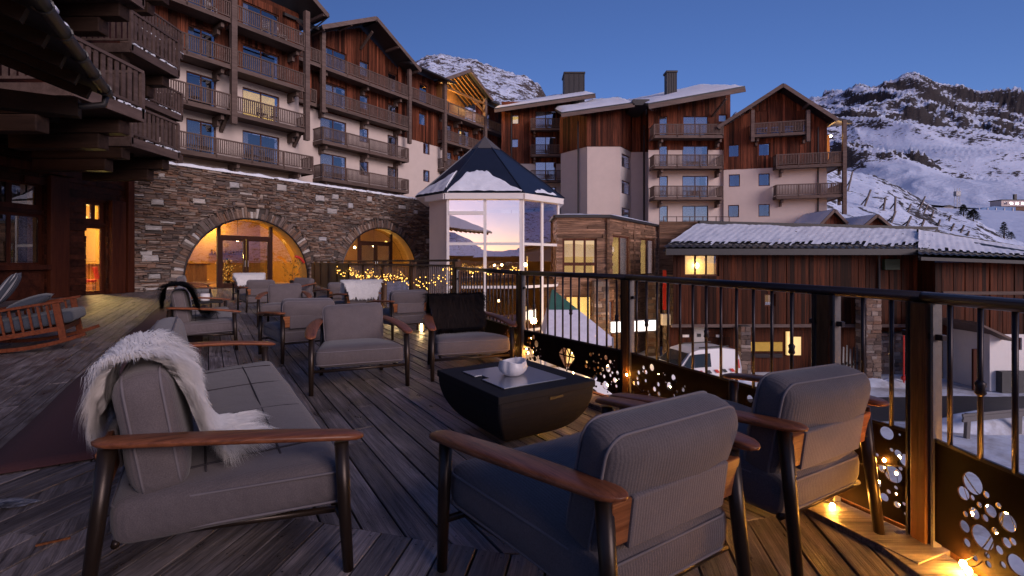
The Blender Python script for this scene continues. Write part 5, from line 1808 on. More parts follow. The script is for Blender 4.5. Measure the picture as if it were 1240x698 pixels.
MB().box(-.2, 0, -1.2, 1.6, 15.6, 18.3).build('loggia_side', M['warm_wood'], LG)
for k in range(6):
    y = -1.3 + .5 * k
    MB().bar((-.3, y, 18.42), (l1 / 2, y, 20.2), .10, .16).build('rafter', M['warm_wood'], LG)
    MB().bar((l1 + .3, y, 18.42), (l1 / 2, y, 20.2), .10, .16).build('rafter', M['warm_wood'], LG)
MB().bar((0, -1.35, 18.0), (l1, -1.35, 18.0), .18, .2).build('tie_beam', M['warm_wood'], LG)
for a in (.55, .45): strut(LG, (l1 - .1, -1.35, 17.1), (l1 * a + 1.2, -1.35, 18.0), .14, M['warm_wood'])
gable_roof(LG, -.55, l1 + .6, 18.55, 20.6, -2.0, 6, .16, True, 12, False)
MB().ball((.55, .6, 17.6), .16, 10, 8).build('lamp', M['lamp_far'], LG, True)
point_light('loggia_light', (1.1, .2, 17.4), 950, (1, .62, .2), .2, LG)

# ---- last bay of the long front
t0, o = tpx(588, 9.0), 10.2
R2b = block('dark corner bay right of the golden gable with one upper balcony', t0, o)
e1_ = tpx(613, 10.2) - t0
wins = [(1.2, 2.4, ZF[k] + .02, ZF[k] + 2.1) for k in (1, 2, 3)]
wall_sheet(R2b, -.2, e1_ + 1, 3, 8.4, 0, wins, M['plaster']); wall_sheet(R2b, -.2, e1_ + 1, 8.4, 18.7, 0, wins, M['clad_v'])
boards(R2b, -.2, e1_ + 1, 8.4, 18.7, 0, wins, M['clad_v'], .2, None, 10)
for w in wins: window(R2b, *w, 0, 1, 1, None, .5)
balcony(R2b, .2, e1_ - .1, ZF[3], 0, -1.1, False, True, None, (e1_ - .4,))
q = [(-.4, -1.7, 18.6), (e1_ + .3, -1.7, 18.6), (e1_ + .3, 5, 20.3), (-.4, 5, 20.3)]
roof_slab(R2b, q, .2, M['roof_dark']); snow_slab(R2b, q, 6)

# ------------------------------------------------------------------ facing wing and right hand blocks (fronts look back at the camera)
def front(label, px, Y, name='apartment_building'):
    return thing(name, label, 'building', (gx(px, Y), Y, 0), 0, 'wooden apartment chalets')
Yw = 51.4
WG = front('chalet wing in the inner corner with a tiny lit window and small balconies', 613, Yw)
X = lambda px, Y=Yw: gx(px, Y) - gx(613, Yw)
Z = lambda py, Y=Yw: gz(py, Y)
xe = X(692)
wins = [(X(620.2), X(628.2), Z(150.5), Z(139.5)), (X(619.5), X(628), Z(179), Z(168.5)), (X(620), X(628), Z(212), Z(200))]
big_ = []
for py in (143.5, 175.3, 206.5, 238):
    zf = Z(py, Yw - 1.1) - .98
    big_.append((X(648), X(673.5), zf + .02, zf + 2.1, zf))
ops = wins + [b[:4] for b in big_]
wall_sheet(WG, -.5, xe, -4.7, 11.6, 0, ops, M['plaster_grey_shade']); wall_sheet(WG, -.5, xe, 11.6, 18.2, 0, ops, M['clad_v'])
boards(WG, -.5, xe, 11.6, 0, 0, ops, M['clad_v'], .2, lambda x: 17.5 + x * .155, 13)
for i, w in enumerate(wins): window(WG, *w, 0, 1, 1, M['lit'] if i == 0 else None, 0 if i == 0 else .9, .07, None, None, .10, M['curtain_pale'])
for i, b in enumerate(big_):
    window(WG, *b[:4], 0, 2, 1, None, (.8, .7, .9, .7)[i], .07, None, None, .10, M['curtain_pale'])  # wide white curtains stand in for the pale sky reflected here
    balcony(WG, X(643, Yw - 1.1), X(684, Yw - 1.1), b[4], 0, -1.1, True, True, None, (X(647), X(680)))
MB().box(X(613) + .5, X(613) + .62, -.14, -.02, 3, 17).build('downpipe', M['roof_dark'], WG)
q = [(-1.2, -1.6, Z(131.5, Yw - 1.6)), (X(721, Yw - 1.6), -1.6, Z(113.5, Yw - 1.6)), (X(721, Yw - 1.6), 6, Z(113.5, Yw - 1.6) + 2.95), (-1.2, 6, Z(131.5, Yw - 1.6) + 2.7)]
roof_slab(WG, q, .22, M['roof_dark']); snow_slab(WG, q, 7, .2, .05)
MB().bar((q[0][0], -1.65, q[0][2] - .3), (q[1][0], -1.65, q[1][2] - .3), .08, .34).build('barge_board', M['barge'], WG)
def chimney(px0, px1, py0, py1, Y, label):
    x0, x1, z1, z0 = gx(px0, Y), gx(px1, Y), gz(py0, Y), gz(py1, Y) - 1.5
    w = x1 - x0
    t = thing('chimney', label, 'chimney', ((x0 + x1) / 2, Y, z0), 0, 'metal clad chimneys')
    MB().box(-w / 2, w / 2, 0, w * .9, 0, z1 - z0 - .2).build('chimney_shaft', M['roof_dark'], t)
    MB().box(-w / 2 - .1, w / 2 + .1, -.1, w * .9 + .1, z1 - z0 - .2, z1 - z0).build('cap', M['roof_dark'], t, bevel=.03)
    for k in range(5):
        x = -w / 2 + w * k / 4
        MB().box(x - .03, x + .03, -.05, -.003, 0, z1 - z0 - .22).build('seam', M['roof_dark'], t)
chimney(683.5, 707.5, 87.5, 117, 54.0, 'broad dark metal chimney with standing seams on the left roof')
chimney(807.5, 819, 86, 111, 47.0, 'slim dark metal chimney on the snowy right roof')

# angled stair block
Yt = 45.0
TB = front('cream angled block with a timber top storey between the tower and the balcony block', 680, Yt)
P = [(gx(679, 48.0), 48.0), (gx(711, Yt), Yt), (gx(751, Yt), Yt), (gx(764, 47.3), 47.3), (gx(787, 47.3), 47.3)]
bx, by = gx(680, Yt), Yt
zt_, zc_ = gz(177.5, Yt), -4.7
for i in range(len(P) - 1):
    (xa, ya), (xb, yb) = P[i], P[i + 1]
    L = math.hypot(xb - xa, yb - ya); an = math.atan2(yb - ya, xb - xa)
    fe = bpy.data.objects.new('facade', None)
    ops = []
    if i == 2:
        for py in (195, 227, 260): ops.append((L * .12, L * .92, gz(py + 8, 45.8), gz(py - 8, 45.8)))
    if i == 1: ops = []
    w = wall_sheet(TB, 0, L, zc_, zt_, 0, ops, M['plaster'] if i == 1 else M['plaster_grey_shade'])  # faces beside the bright front get greyer render, their shade painted in
    w.location = (xa - bx, ya - by, 0); w.rotation_euler = (0, 0, an)
    tb_ = boards(TB, -.06, L + .06, zt_, 0, -.06, [], M['clad_v'], .22, lambda x, f=xa, g=xb, L_=L: gz(137, 44.0) + .42 + (f - bx + (g - f) * x / L_) * .145, 20 + i)
    tb_.location = w.location; tb_.rotation_euler = w.rotation_euler
    ub = MB().box(-.06, L + .06, -.055, .05, zt_ - .02, 15.6).build('upper_wall', M['clad_v'], TB); ub.location = w.location; ub.rotation_euler = w.rotation_euler
    for o_ in ops:
        ww = window(TB, *o_, 0, 1, 1, None, 0); ww.location = w.location; ww.rotation_euler = w.rotation_euler
for px, Y in ((700, 45.9), (779.5, 47.15)):
    MB().box(gx(px, Y) - bx - .07, gx(px, Y) - bx + .07, Y - by - .12, Y - by, 0, 14.5).build('downpipe', M['roof_dark'], TB)
q = [(gx(679.5, 43.6) - bx, -1.4, gz(136.5, 43.6)), (gx(768, 43.6) - bx, -1.4, gz(124, 43.6)), (gx(768, 43.6) - bx, 7, gz(124, 43.6) + 3.25), (gx(679.5, 43.6) - bx, 7, gz(136.5, 43.6) + 3.05)]
roof_slab(TB, q, .2, M['roof_dark']); snow_slab(TB, q, 8, .22, .04)
MB().bar((q[0][0], -1.46, q[0][2] - .3), (q[1][0], -1.46, q[1][2] - .3), .08, .32).build('barge_board', M['barge'], TB)
MB().box(gx(766, 43.6) - bx, gx(786, 43.6) - bx, -1.5, 3.5, gz(128, 43.6), gz(121, 43.6)).build('roof_box', M['roof_dark'], TB)

# balcony block
Yb = 44.3
BB = front('chalet block facing the terrace with three wide stacked balconies and a snowy sloping roof', 785, Yb)
X = lambda px, Y=Yb: gx(px, Y) - gx(785, Yb)
xe = X(878)
wins = []; fl = []
for py in (150.5, 187.5, 225.2, 262.5):
    zf = gz(py, 42.9) - .98; fl.append(zf)
    wins += [(X(798), X(808.5), zf + .02, zf + 2.1, 1), (X(826), X(857.5), zf + .02, zf + 2.1, 2)]
wins.append((X(869.5), X(880), gz(148, Yb), gz(139, Yb), 1))
ops = [w[:4] for w in wins]
zs_ = gz(182, Yb)
wall_sheet(BB, 0, xe, -4.7, zs_, 0, ops, M['plaster']); wall_sheet(BB, 0, X(884), zs_, 15.0, 0, ops, M['clad_v'])
boards(BB, 0, X(884), zs_, 0, 0, ops, M['clad_v'], .2, lambda x: 15.62 + x * .179, 15)
MB().box(X(884) - .05, X(884), .003, 6, zs_, 16.5).build('side_wall', M['clad_v'], BB)
for i, w in enumerate(wins): window(BB, *w[:4], 0, w[4], 1, None, (.8, 1.0, .7)[i % 3] if w[4] == 2 else .8, .07, None, None, .10, M['curtain_pale'])  # near full white curtains imitate the afterglow reflected in these panes
for i, zf in enumerate(fl[:3]):
    balcony(BB, X(792, 42.9), X(875, 42.9), zf, 0, -1.4, True, True, None, (X(797), X(866)))
q = [(X(785, 42.2), -2.1, gz(125.5, 42.2)), (X(902, 42.2), -2.1, gz(104.5, 42.2)), (X(902, 42.2), 8, gz(104.5, 42.2) + 3.75), (X(785, 42.2), 8, gz(125.5, 42.2) + 3.4)]
roof_slab(BB, q, .22, M['roof_dark']); snow_slab(BB, q, 9, .22, .04)
MB().bar((q[0][0], -2.16, q[0][2] - .34), (q[1][0], -2.16, q[1][2] - .34), .08, .38).build('barge_board', M['barge'], BB)
strut(BB, (X(868), -1.9, gz(118, 42)), (X(862), -.1, gz(140, 44)), .16)
tr_ = MB()
for z in (.45, .9): tr_.bar((X(795), -2.0, fl[3] + z), (X(872), -2.0, fl[3] + z), .05, .06)
for k in range(6): tr_.box(X(795) + k * 1.15 - .03, X(795) + k * 1.15 + .03, -2.03, -1.97, fl[3] - .1, fl[3] + .95)
tr_.build('terrace_rail', M['balc'], BB)

# right gable house, turned a little
GH = thing('gabled_house', 'right hand gabled chalet with cream lower floors, blue reflecting windows and side balconies', 'building', (gx(876, 44), 44, 0), R(-14), 'wooden apartment chalets')
ca, sa_ = math.cos(R(-14)), math.sin(R(-14))
def gs(px, off=0.0):
    r = (px - CX) / F_
    x0_, y0_ = gx(876, 44) - sa_ * off, 44 + ca * off
    return (r * y0_ - x0_) / (ca - r * sa_)
def gyz(px, py, off=0.0):
    s = gs(px, off); Y = 44 + ca * off + sa_ * s
    return gz(py, Y)
W_ = gs(1001)
apx = gs(947, -1.2)
wins = []
for px, py in ((888.5, 183), (925, 181.5), (889, 219), (925, 218), (888, 256), (925, 255)):
    x = gs(px); z = gyz(px, py); wins.append((x - .46, x + .46, z - .56, z + .56, 1))
rails = [(911, 978, 147.5), (940, 1021, 185.5), (940, 1021, 222.5)]
for a, b, py in rails[:1]:
    zf = gyz(945, py, -1.0) - .98
    wins.append((gs(914), gs(930), zf + .02, zf + 2.3, 1)); wins.append((gs(933), gs(944), zf + .02, zf + 3.2, 1)); wins.append((gs(949), gs(962), zf + .02, zf + 3.1, 1)); wins.append((gs(964), gs(976), zf + .02, zf + 2.1, 1))
ops = [w[:4] for w in wins]
zs_ = gyz(900, 205)
ze_, zr_ = 13.3, 16.5
gt_ = lambda x: ze_ - .1 + (zr_ - ze_) * (1 - abs(x - apx) / (apx + .5)) if x < apx else ze_ - .1 + (zr_ - ze_) * (1 - (x - apx) / (W_ - apx + .6))
wall_sheet(GH, 0, W_, -4.7, zs_, 0, ops, M['plaster']); wall_sheet(GH, 0, W_, zs_, 13.4, 0, ops, M['clad_v'])
boards(GH, 0, W_, zs_, 0, 0, ops, M['clad_v'], .2, gt_, 17)
MB().add([(0, 0.02, 13.2), (W_, 0.02, 13.2), (apx, 0.02, 16.3)], [(0, 1, 2)]).build('gable_wall', M['clad_v'], GH)
MB().box(W_ - .02, W_, .003, 9, -4.7, 13.3).build('side_wall', M['plaster'], GH)
for w in wins: window(GH, *w[:4], 0, w[4], 1, None, .45 if w[4] == 1 else .2, .07, None, M['pane_blue'])
for i, (a, b, py) in enumerate(rails):
    zf = gyz((a + b) / 2, py, -1.0) - .98
    balcony(GH, gs(a, -1.0), gs(b, -1.0), zf, 0, -1.0, True, True, None, (gs(a + 4), gs(b - 6)))
    if i: balcony(GH, W_ + .04, gs(1022, -1.0), zf, 3.2, -.955, False, True, None, ())
for px in (911, 978):
    x = gs(px, -1.0); MB().box(x - .14, x + .14, -1.15, -.87, gyz(px, 172, -1), gyz(px, 134, -1)).build('post', M['balc'], GH)
x = gs(1022, -1.0); MB().box(x - .14, x + .14, -1.15, -.87, 5.2, 13.1).build('post', M['balc'], GH)
MB().box(W_ - .75, W_ - .66, -.14, -.02, 0, 12.9).build('downpipe', M['roof_dark'], GH)
gable_roof(GH, -.75, gs(1014, -1.5), ze_ - .1, zr_, -1.5, 8, .2, True, 21, True, apx)
xo_ = gs(1013, -1.0); qq = [(xo_ - .9, -.9, 13.75), (xo_ + 1.2, -.9, 13.05), (xo_ + 1.2, 6, 14.5), (xo_ - .9, 6, 15.2)]
roof_slab(GH, qq, .25, M['roof_dark']); snow_slab(GH, qq, 23, .15, .05)
MB().ball((W_ + .5, .6, 12.2), .10, 8, 6).build('lamp', M['lamp_far'], GH, True)
MB().box(W_ + .003, W_ + .05, .1, 3.2, 10.0, 12.9).build('loggia_panel', M['warm_wood'], GH); MB().box(W_ + .06, gs(1022), 3.2, 3.3, 10.0, 12.9).build('loggia_panel', M['warm_wood'], GH)
point_light('loggia_light', (W_ + .8, .9, 12.0), 150, (1, .55, .18), .15, GH)
# ------------------------------------------------------------------ glazed stair tower
V = [Vector(p) for p in ((-4.46, 26.1), (-3.376, 25.0), (0.513, 25.0), (2.62, 27.1), (2.62, 30.2), (0.5, 32.2), (-3.4, 32.2), (-4.6, 30.6))]
TW = thing('glazed_tower', 'white framed glass stair tower with a pointed blue black roof patched with snow', 'tower', (-1.4, 28.0, -4.7))
def tw(x, y, z): return (x + 1.4, y - 28.0, z + 4.7)
zc = 4.42
def edge_frame(a, b, cols, rows_z, first_row_cols=None):
    d = (b - a).normalized(); L = (b - a).length
    nrm = Vector((d.y, -d.x))
    def pt(s, off, z): p = a + d * s + nrm * off; return tw(p.x, p.y, z)
    def bar(s0, s1, z0, z1, off=0.0, th=.10):
        p = [pt(s0, off - th / 2, z0), pt(s1, off - th / 2, z0), pt(s1, off + th / 2, z0), pt(s0, off + th / 2, z0)]
        q = [pt(s0, off - th / 2, z1), pt(s1, off - th / 2, z1), pt(s1, off + th / 2, z1), pt(s0, off + th / 2, z1)]
        fr.add(p + q, [(0, 3, 2, 1), (4, 5, 6, 7), (0, 1, 5, 4), (1, 2, 6, 5), (2, 3, 7, 6), (3, 0, 4, 7)])
    fr = MB()
    xs = [0.0] + cols + [L]
    for i, s in enumerate(xs):
        w = .26 if i in (0, len(xs) - 1) else .16
        bar(max(0, s - w / 2) if i else 0.0, min(L, s + w / 2) if i < len(xs) - 1 else L, -4.6, zc)
    for i in range(len(xs) - 1):
        for z in rows_z:
            bar(xs[i] + .1, xs[i + 1] - .1, z - .07, z + .07, 0, .085)
    fo = fr.build('white_frame', M['white_paint'], TW)
    for i in range(len(xs) - 1):
        rz = [-4.6] + sorted(rows_z) + [zc]
        for j in range(len(rz) - 1):
            jit = rng.uniform(-.004, .004), rng.uniform(-.004, .004)
            p = [pt(xs[i] + .06, .01 + jit[0], rz[j] + .05), pt(xs[i + 1] - .06, .01 - jit[0], rz[j] + .05), pt(xs[i + 1] - .06, .01 - jit[1], rz[j + 1] - .05), pt(xs[i] + .06, .01 + jit[1], rz[j + 1] - .05)]
            MB().add(p, [(0, 1, 2, 3)]).build('pane', M['pane_tower'], TW)
    return fo
edge_frame(V[1], V[2], [1.98], [2.12, -0.12, -2.4])
edge_frame(V[2], V[3], [1.55], [2.12, -0.12, -2.4])
x0, x1 = V[1].x + .12, V[1].x + 1.92
MB().box(*[v for v in (x0 + 1.4, x1 + 1.4, -3.08, -2.93, 3.62 + 4.7, 3.80 + 4.7)]).build('transom', M['white_paint'], TW)
for a, b, m in ((V[0], V[1], 'plaster'), (V[3], V[4], 'plaster'), (V[4], V[5], 'warm_wall'), (V[5], V[6], 'warm_wall'), (V[6], V[7], 'warm_wall'), (V[7], V[0], 'plaster')):
    MB().add([tw(a.x, a.y, -4.7), tw(b.x, b.y, -4.7), tw(b.x, b.y, zc), tw(a.x, a.y, zc)], [(0, 1, 2, 3)]).build('wall', M[m], TW)
for z in (-0.25, ):
    MB().slab([tw(v.x * .97 - .03, 28.6 + (v.y - 28.6) * .96, 0)[:2] for v in V], z + 4.7, z + 4.7 + .18).build('floor', M['warm_wall'], TW)
stp = MB()
for k in range(14):
    stp.box(0.2 + .16 * k + 1.4 - 2.6, .2 + .16 * k + .3 + 1.4 - 2.6, 1.2, 2.6, .3 + .32 * k, .36 + .32 * k)
stp.build('stair', M['warm_wood'], TW)
MB().bar((-1.2, 1.15, 1.3), (1.2, 1.15, 5.9), .05, .05).build('stair_rail', M['rail'], TW)
cs = MB()
for i in range(4):
    a, b = [(V[0], V[1]), (V[1], V[2]), (V[2], V[3]), (V[3], V[4])][i]
    d = (b - a).normalized(); n = Vector((d.y, -d.x)) * .12
    cs.bar(tw(a.x + n.x - d.x * .05, a.y + n.y - d.y * .05, zc + .14), tw(b.x + n.x + d.x * .05, b.y + n.y + d.y * .05, zc + .14), .30, .30)
cs.build('cornice', M['white_paint'], TW)
RP = [Vector(p) for p in ((-5.3, 26.5), (-3.5, 24.72), (0.62, 24.72), (2.95, 27.0), (2.95, 30.4), (0.6, 32.5), (-3.5, 32.5), (-5.4, 30.6))]
cen = Vector((-1.6, 28.6)); ze_, zm_, za_ = 4.72, 7.75, 8.62
def rp(v, f, z): p = cen + (v - cen) * f; return tw(p.x, p.y, z)
for i in range(8):
    a, b = RP[i], RP[(i + 1) % 8]
    MB().add([rp(a, 1, ze_), rp(b, 1, ze_), rp(b, .20, zm_), rp(a, .20, zm_)], [(0, 1, 2, 3)]).build('roof_facet', M['tower_roof'], TW)
    MB().bar(rp(a, 1, ze_ + .02), rp(a, .20, zm_ + .02), .07, .05).build('hip_ridge', M['tower_roof'], TW)
    MB().add([rp(a, .215, zm_ - .03), rp(b, .215, zm_ - .03), rp(b, 0.001, za_), rp(a, 0.001, za_)], [(0, 1, 2, 3)]).build('roof_cap', M['grey_post'], TW)
MB().slab([rp(v, .99, 0)[:2] for v in RP], ze_ + 4.7 - .06, ze_ + 4.7 - .002).build('eave_soffit', M['white_paint'], TW)
def facet_snow(i, prof, seed):
    a, b = RP[i], RP[(i + 1) % 8]; mb = MB(); nx, ny = 44, 16
    nrm = Vector((0, 0, .05))
    idx = {}
    for ii in range(nx + 1):
        u = ii / nx
        top = prof(u) + .05 * noise.noise((u * 7, seed, 0)) + .03 * noise.noise((u * 19, seed, 1))
        for j in range(ny + 1):
            v = j / ny * max(0.0, top)
            f = 1 - .80 * v
            p = Vector(rp(a, f, ze_ + (zm_ - ze_) * v)).lerp(Vector(rp(b, f, ze_ + (zm_ - ze_) * v)), u)
            q = j / ny
            h = .13 * (min(1, (1 - q) * 6) ** .5) * (.7 + .6 * abs(noise.noise((p.x * 1.5, p.y * 1.5, p.z * 1.5 + seed))))
            mb.v.append(tuple(p + Vector((0, -.35, .9)) * h + Vector((0, -.004, .008))))
    for ii in range(nx):
        ua = (ii + .5) / nx
        if prof(ua) <= 0.02: continue
        for j in range(ny):
            k = ii * (ny + 1) + j
            mb.f.append((k, k + 1, k + ny + 2, k + ny + 1))
    mb.build('roof_snow', M['snow'], TW, True)
facet_snow(0, lambda u: .10 + .46 * u if u < .82 else max(0, .48 - 2.2 * (u - .82)), 2)
facet_snow(1, lambda u: max(0, min(4.0 * (u - .05), .46 - .10 * abs(u - .4), 1.1 * (.99 - u))), 4)
facet_snow(2, lambda u: max(0, .045 + .05 * math.sin(u * 8 + 3.6)), 6)
point_light('tower_light', (-1.2, 27.6, 1.6), 90, (1, .60, .26), .3)
point_light('tower_light', (-1.2, 27.6, -2.3), 90, (1, .56, .2), .3)
for x, z, lb in ((-.95, 1.0, 'left of the two warm lamps in the upper tower'), (-.55, 1.02, 'right of the two warm lamps in the upper tower'), (-.7, -.9, 'single warm lamp low inside the glass tower')):
    t = thing('pendant_lamp', lb, 'lamp', (x, 26.0, z), 0, 'pendant lamps in the tower')
    MB().ball((0, 0, 0), .07, 8, 6).build('lamp_globe', M['lamp_far'], t, True); MB().tube([(0, 0, .07), (0, 0, .9)], .008, 4).build('cord', M['black'], t)
# garland round the tower foot
fy = MB()
for k in range(90):
    s = rng.random()
    fy.ball((-3.6 + 4.2 * s, 24.75, 0.72 + .12 * math.sin(s * 30) + rng.gauss(0, .06)), .022, 6, 4)
tg = thing('fairy_lights', 'short golden fairy light garland across the front of the glass tower', 'fairy lights', (-1.5, 24.75, 0.5))
o_ = fy.build('fairy_bulbs', M['fairy'], tg, kind='stuff'); o_.location = (1.5, -24.75, -.5)

# ------------------------------------------------------------------ low slatted restaurant building right of the tower
Yh = 27.0
xa = gx(678, Yh); xb = gx(735, Yh)
HB = thing('restaurant_building', 'low building clad in rough brown horizontal boards with warm windows, right of the tower', 'building', (xa, Yh, -4.7))
def hb(dx, dy, an):
    e = bpy.data.objects.new('x', None); return e
zt = gz(263.5, Yh) + 4.7
def hz(py, Y=Yh): return gz(py, Y) + 4.7
w1 = xb - xa
wn1 = [(gx(681, Yh) - xa, gx(722.5, Yh) - xa, hz(333), hz(289))]
sho = [(gx(684, Yh) - xa, gx(717, Yh) - xa, 0.1, hz(358))]
wall_sheet(HB, -.2, w1, 0, zt, 0, wn1 + sho, M['clad_h'])
boards(HB, -.2, w1 - .03, hz(356), zt, 0, wn1, M['clad_h'], .17, None, 31, 'cladding', True)
window(HB, *wn1[0], 0, 3, 1, M['lit_pale'], 0, .12, M['frame'], M['pane_clear'])
MB().box(wn1[0][0], wn1[0][1], .05, .12, hz(322), hz(318)).build('transom', M['frame'], HB)
window(HB, *sho[0], 0, 2, 1, M['lit'], 0, .1, M['frame'], M['pane_clear'])
# receding face
fa = bpy.data.objects.new('side_facade', None)
an = math.atan2(.8195, .573)
def side(o_): o_.location = (w1, 0, 0); o_.rotation_euler = (0, 0, an); return o_
def spx(px):                                     # distance along the receding face
    r = (px - CX) / F_
    return (r * Yh - xb) / (.573 - r * .8195)
Ls = spx(800)
wn2 = []
for a, b in ((741, 762), (775, 792.5), (803, 811.5)):
    s0, s1 = spx(a), spx(b); wn2.append((s0, s1, 0.30 + 4.7 + .0, 2.72 + 4.7))
sh2 = [(spx(738), spx(743.5), .1, 3.7), (spx(752), spx(766), .1, 3.6)]
Ls = spx(815)
side(wall_sheet(HB, 0, Ls, 0, zt, 0, wn2 + sh2, M['clad_h']))
side(boards(HB, .03, Ls, 4.3, zt, 0, wn2, M['clad_h'], .17, None, 33, 'cladding', True))
for w in wn2: side(window(HB, *w, 0, 2, 1, M['lit_pale'], 0, .10, M['frame'], M['pane_clear']))
for w in sh2: side(window(HB, *w, 0, 1, 1, M['lit'], 0, .1, M['frame'], M['pane_clear']))
for s, w in ((0, .3), (spx(767), .25), (spx(796), .25)):
    side(MB().box(s - w / 2, s + w / 2, -.09, -.046, 4.3, zt).build('cladding_post', M['clad_h'], HB))
q = [(-.3, -.25, zt + .12), (w1 + .15, -.25, zt + .12), (w1 + .573 * Ls + .15, .8195 * Ls, zt + .12), (-.3, .8195 * Ls, zt + .12)]
roof_slab(HB, q, .15, M['roof_dark']); snow_slab(HB, q, 14, .14, .02, 20, 12)
ub = MB(); px0, px1 = gx(798, 33.5) - xa, gx(875, 33.5) - xa
wall_sheet(HB, px0, px1, 0, gz(268.5, 33.5) + 4.7, 6.5, [], M['clad_h'])
boards(HB, px0, px1, gz(300, 33.5) + 4.7, gz(268.5, 33.5) + 4.7, 6.5, [], M['clad_h'], .2, None, 35, 'cladding', True)
def pillar(px0, px1, Y, z1, label, rz=0):
    x0, x1 = gx(px0, Y), gx(px1, Y); w = x1 - x0
    t = thing('stone_pillar', label, 'pillar', ((x0 + x1) / 2, Y, -4.7), rz)
    MB().box(-w / 2 + .03, w / 2 - .03, -w / 2 + .03, w / 2 - .03, 0, z1 + 4.7).build('core', M['mortar'], t)
    r3 = random.Random(int(px0)); rest_ = MB(); z = 0; n_ = 0
    while z < z1 + 4.7 - .05:
        h = min(r3.uniform(.12, .3), z1 + 4.7 - z)
        x = -w / 2
        while x < w / 2 - .02:
            e = min(x + r3.uniform(.2, .55), w / 2)
            if w / 2 - e < .12: e = w / 2
            vs, fs = stone_block([(x, z), (e, z), (e, z + h), (x, z + h)], .1, r3, r3.uniform(.02, .06))
            rest_.add([(a, b - w / 2 + .02, c) for a, b, c in vs], fs)
            rest_.add([(-b - w / 2 + .0 if False else b - w / 2 + .02, a, c) for a, b, c in vs], fs)
            x = e
        z += h
    rest_.build('stones', M['stone'], t, kind='stuff')
    return t
pillar(718, 736, 26.6, .15, 'grey stone pillar under the corner of the slatted building')
pillar(783, 797, 30.5, .4, 'grey stone pillar behind the bright sign band')
pillar(804, 815, 29.5, .4, 'narrow stone pillar left of the barn doors')
# backlit white sign band with a poster board
sg = thing('backlit_sign', 'bright white backlit shop sign band behind the railing posts', 'sign', (gx(768, 25.5), 25.5, gz(395, 25.5)), R(18))
MB().box(-1.35, 1.35, -.08, .08, -.27, .27).build('sign_face', M['sign_white'], sg); MB().box(-1.40, 1.40, -.05, .12, -.32, -.272).build('sign_frame', M['grey_post'], sg); MB().box(-1.40, 1.40, -.05, .12, .272, .32).build('sign_frame', M['grey_post'], sg)
bn = thing('red_banner', 'tall narrow red banner hanging beside the stone pillars', 'banner', (gx(804.5, 28), 28, -1.6))
MB().box(-.10, .10, -.02, .02, 0, 2.3).build('banner_cloth', M['red'], bn); MB().tube([(-.16, 0, 2.34), (.16, 0, 2.34)], .02, 6).build('hanging_rod', M['grey_post'], bn)
bx_ = MB().box(-.25, .25, -.15, .15, 0, .65).build('wall_box', M['white_paint'], None, bevel=.03); bx_.location = (gx(806, 27.6), 27.6, gz(394, 27.6)); tag(bx_, 'small white wall box beside the bright sign band', 'box')
# market tent
tn = thing('market_tent', 'market tent with a green and white sloping canopy behind the railing', 'tent', (gx(692, 21), 21.5, -4.7))
xo = gx(692, 21)
e0 = (gx(660, 21) - xo, -.5, gz(409, 21) + 4.7); e1v = (gx(742, 21) - xo, -.5, gz(409, 21) + 4.7)
ap = (gx(672, 21) - xo, 1.0, gz(352, 21) + 4.7)
def lerp3(a, b, t): return tuple(a[i] + (b[i] - a[i]) * t for i in range(3))
bk0 = (e0[0], 2.5, e0[2]); bk1 = (e1v[0], 2.5, e1v[2])
for t0_, t1_, mt in ((0, .55, 'canvas'), (.55, 1, 'green')):
    a0, a1, b0, b1 = lerp3(e0, ap, t0_), lerp3(e1v, ap, t0_), lerp3(e0, ap, t1_), lerp3(e1v, ap, t1_)
    MB().add([a0, a1, b1, b0], [(0, 1, 2, 3)]).build('canopy', M[mt], tn)
    c0, c1, d0, d1 = lerp3(bk0, ap, t0_), lerp3(bk1, ap, t0_), lerp3(bk0, ap, t1_), lerp3(bk1, ap, t1_)
    MB().add([a1, c1, d1, b1], [(0, 1, 2, 3)]).build('canopy', M[mt], tn); MB().add([c0, a0, b0, d0], [(0, 1, 2, 3)]).build('canopy', M[mt], tn)
MB().add([e0, e1v, (e1v[0], e1v[1], e1v[2] - .35), (e0[0], e0[1], e0[2] - .35)], [(0, 1, 2, 3)]).build('valance', M['canvas'], tn)
for p in (e0, e1v, bk0, bk1): MB().tube([(p[0], p[1], 0), (p[0], p[1], p[2])], .035, 6).build('pole', M['steel'], tn)
point_light('shop_light', (gx(760, 28), 25.8, -2.6), 120, (1, .62, .25), .2)
point_light('shop_light', (gx(700, 26), 24.5, -2.4), 90, (1, .62, .25), .2)

# ------------------------------------------------------------------ barn with garages
Yg = 25.0
xg = gx(815, Yg)
BN = thing('timber_barn', 'long timber barn with a snowy tiled roof above garage doors, behind the railing', 'building', (xg, Yg, -4.7))
X = lambda px, Y=Yg: gx(px, Y) - xg
Z = lambda py, Y=Yg: gz(py, Y) + 4.7
zw = Z(393); ztop = Z(303)
bw = [(X(828), X(870), Z(334.5), Z(308)), (X(925.5), X(937.5), Z(371), Z(356))]
xR = X(1131)
wall_sheet(BN, 0, xR, zw, ztop, 0, bw, M['barn'])
boards(BN, 0, xR, zw, ztop, 0, bw, M['barn'], .2, None, 41)
window(BN, *bw[0], 0, 3, 1, M['lit_pale'], 0, .09, M['frame'], M['pane_clear'])
window(BN, *bw[1], 0, 1, 1)
MB().ball((X(847), .45, Z(322)), .14, 8, 6).build('room_lamp', M['lamp_far'], BN, True)
MB().box(-.1, xR, -.10, .05, zw - .14, zw + .02).build('lintel_beam', M['balc'], BN)
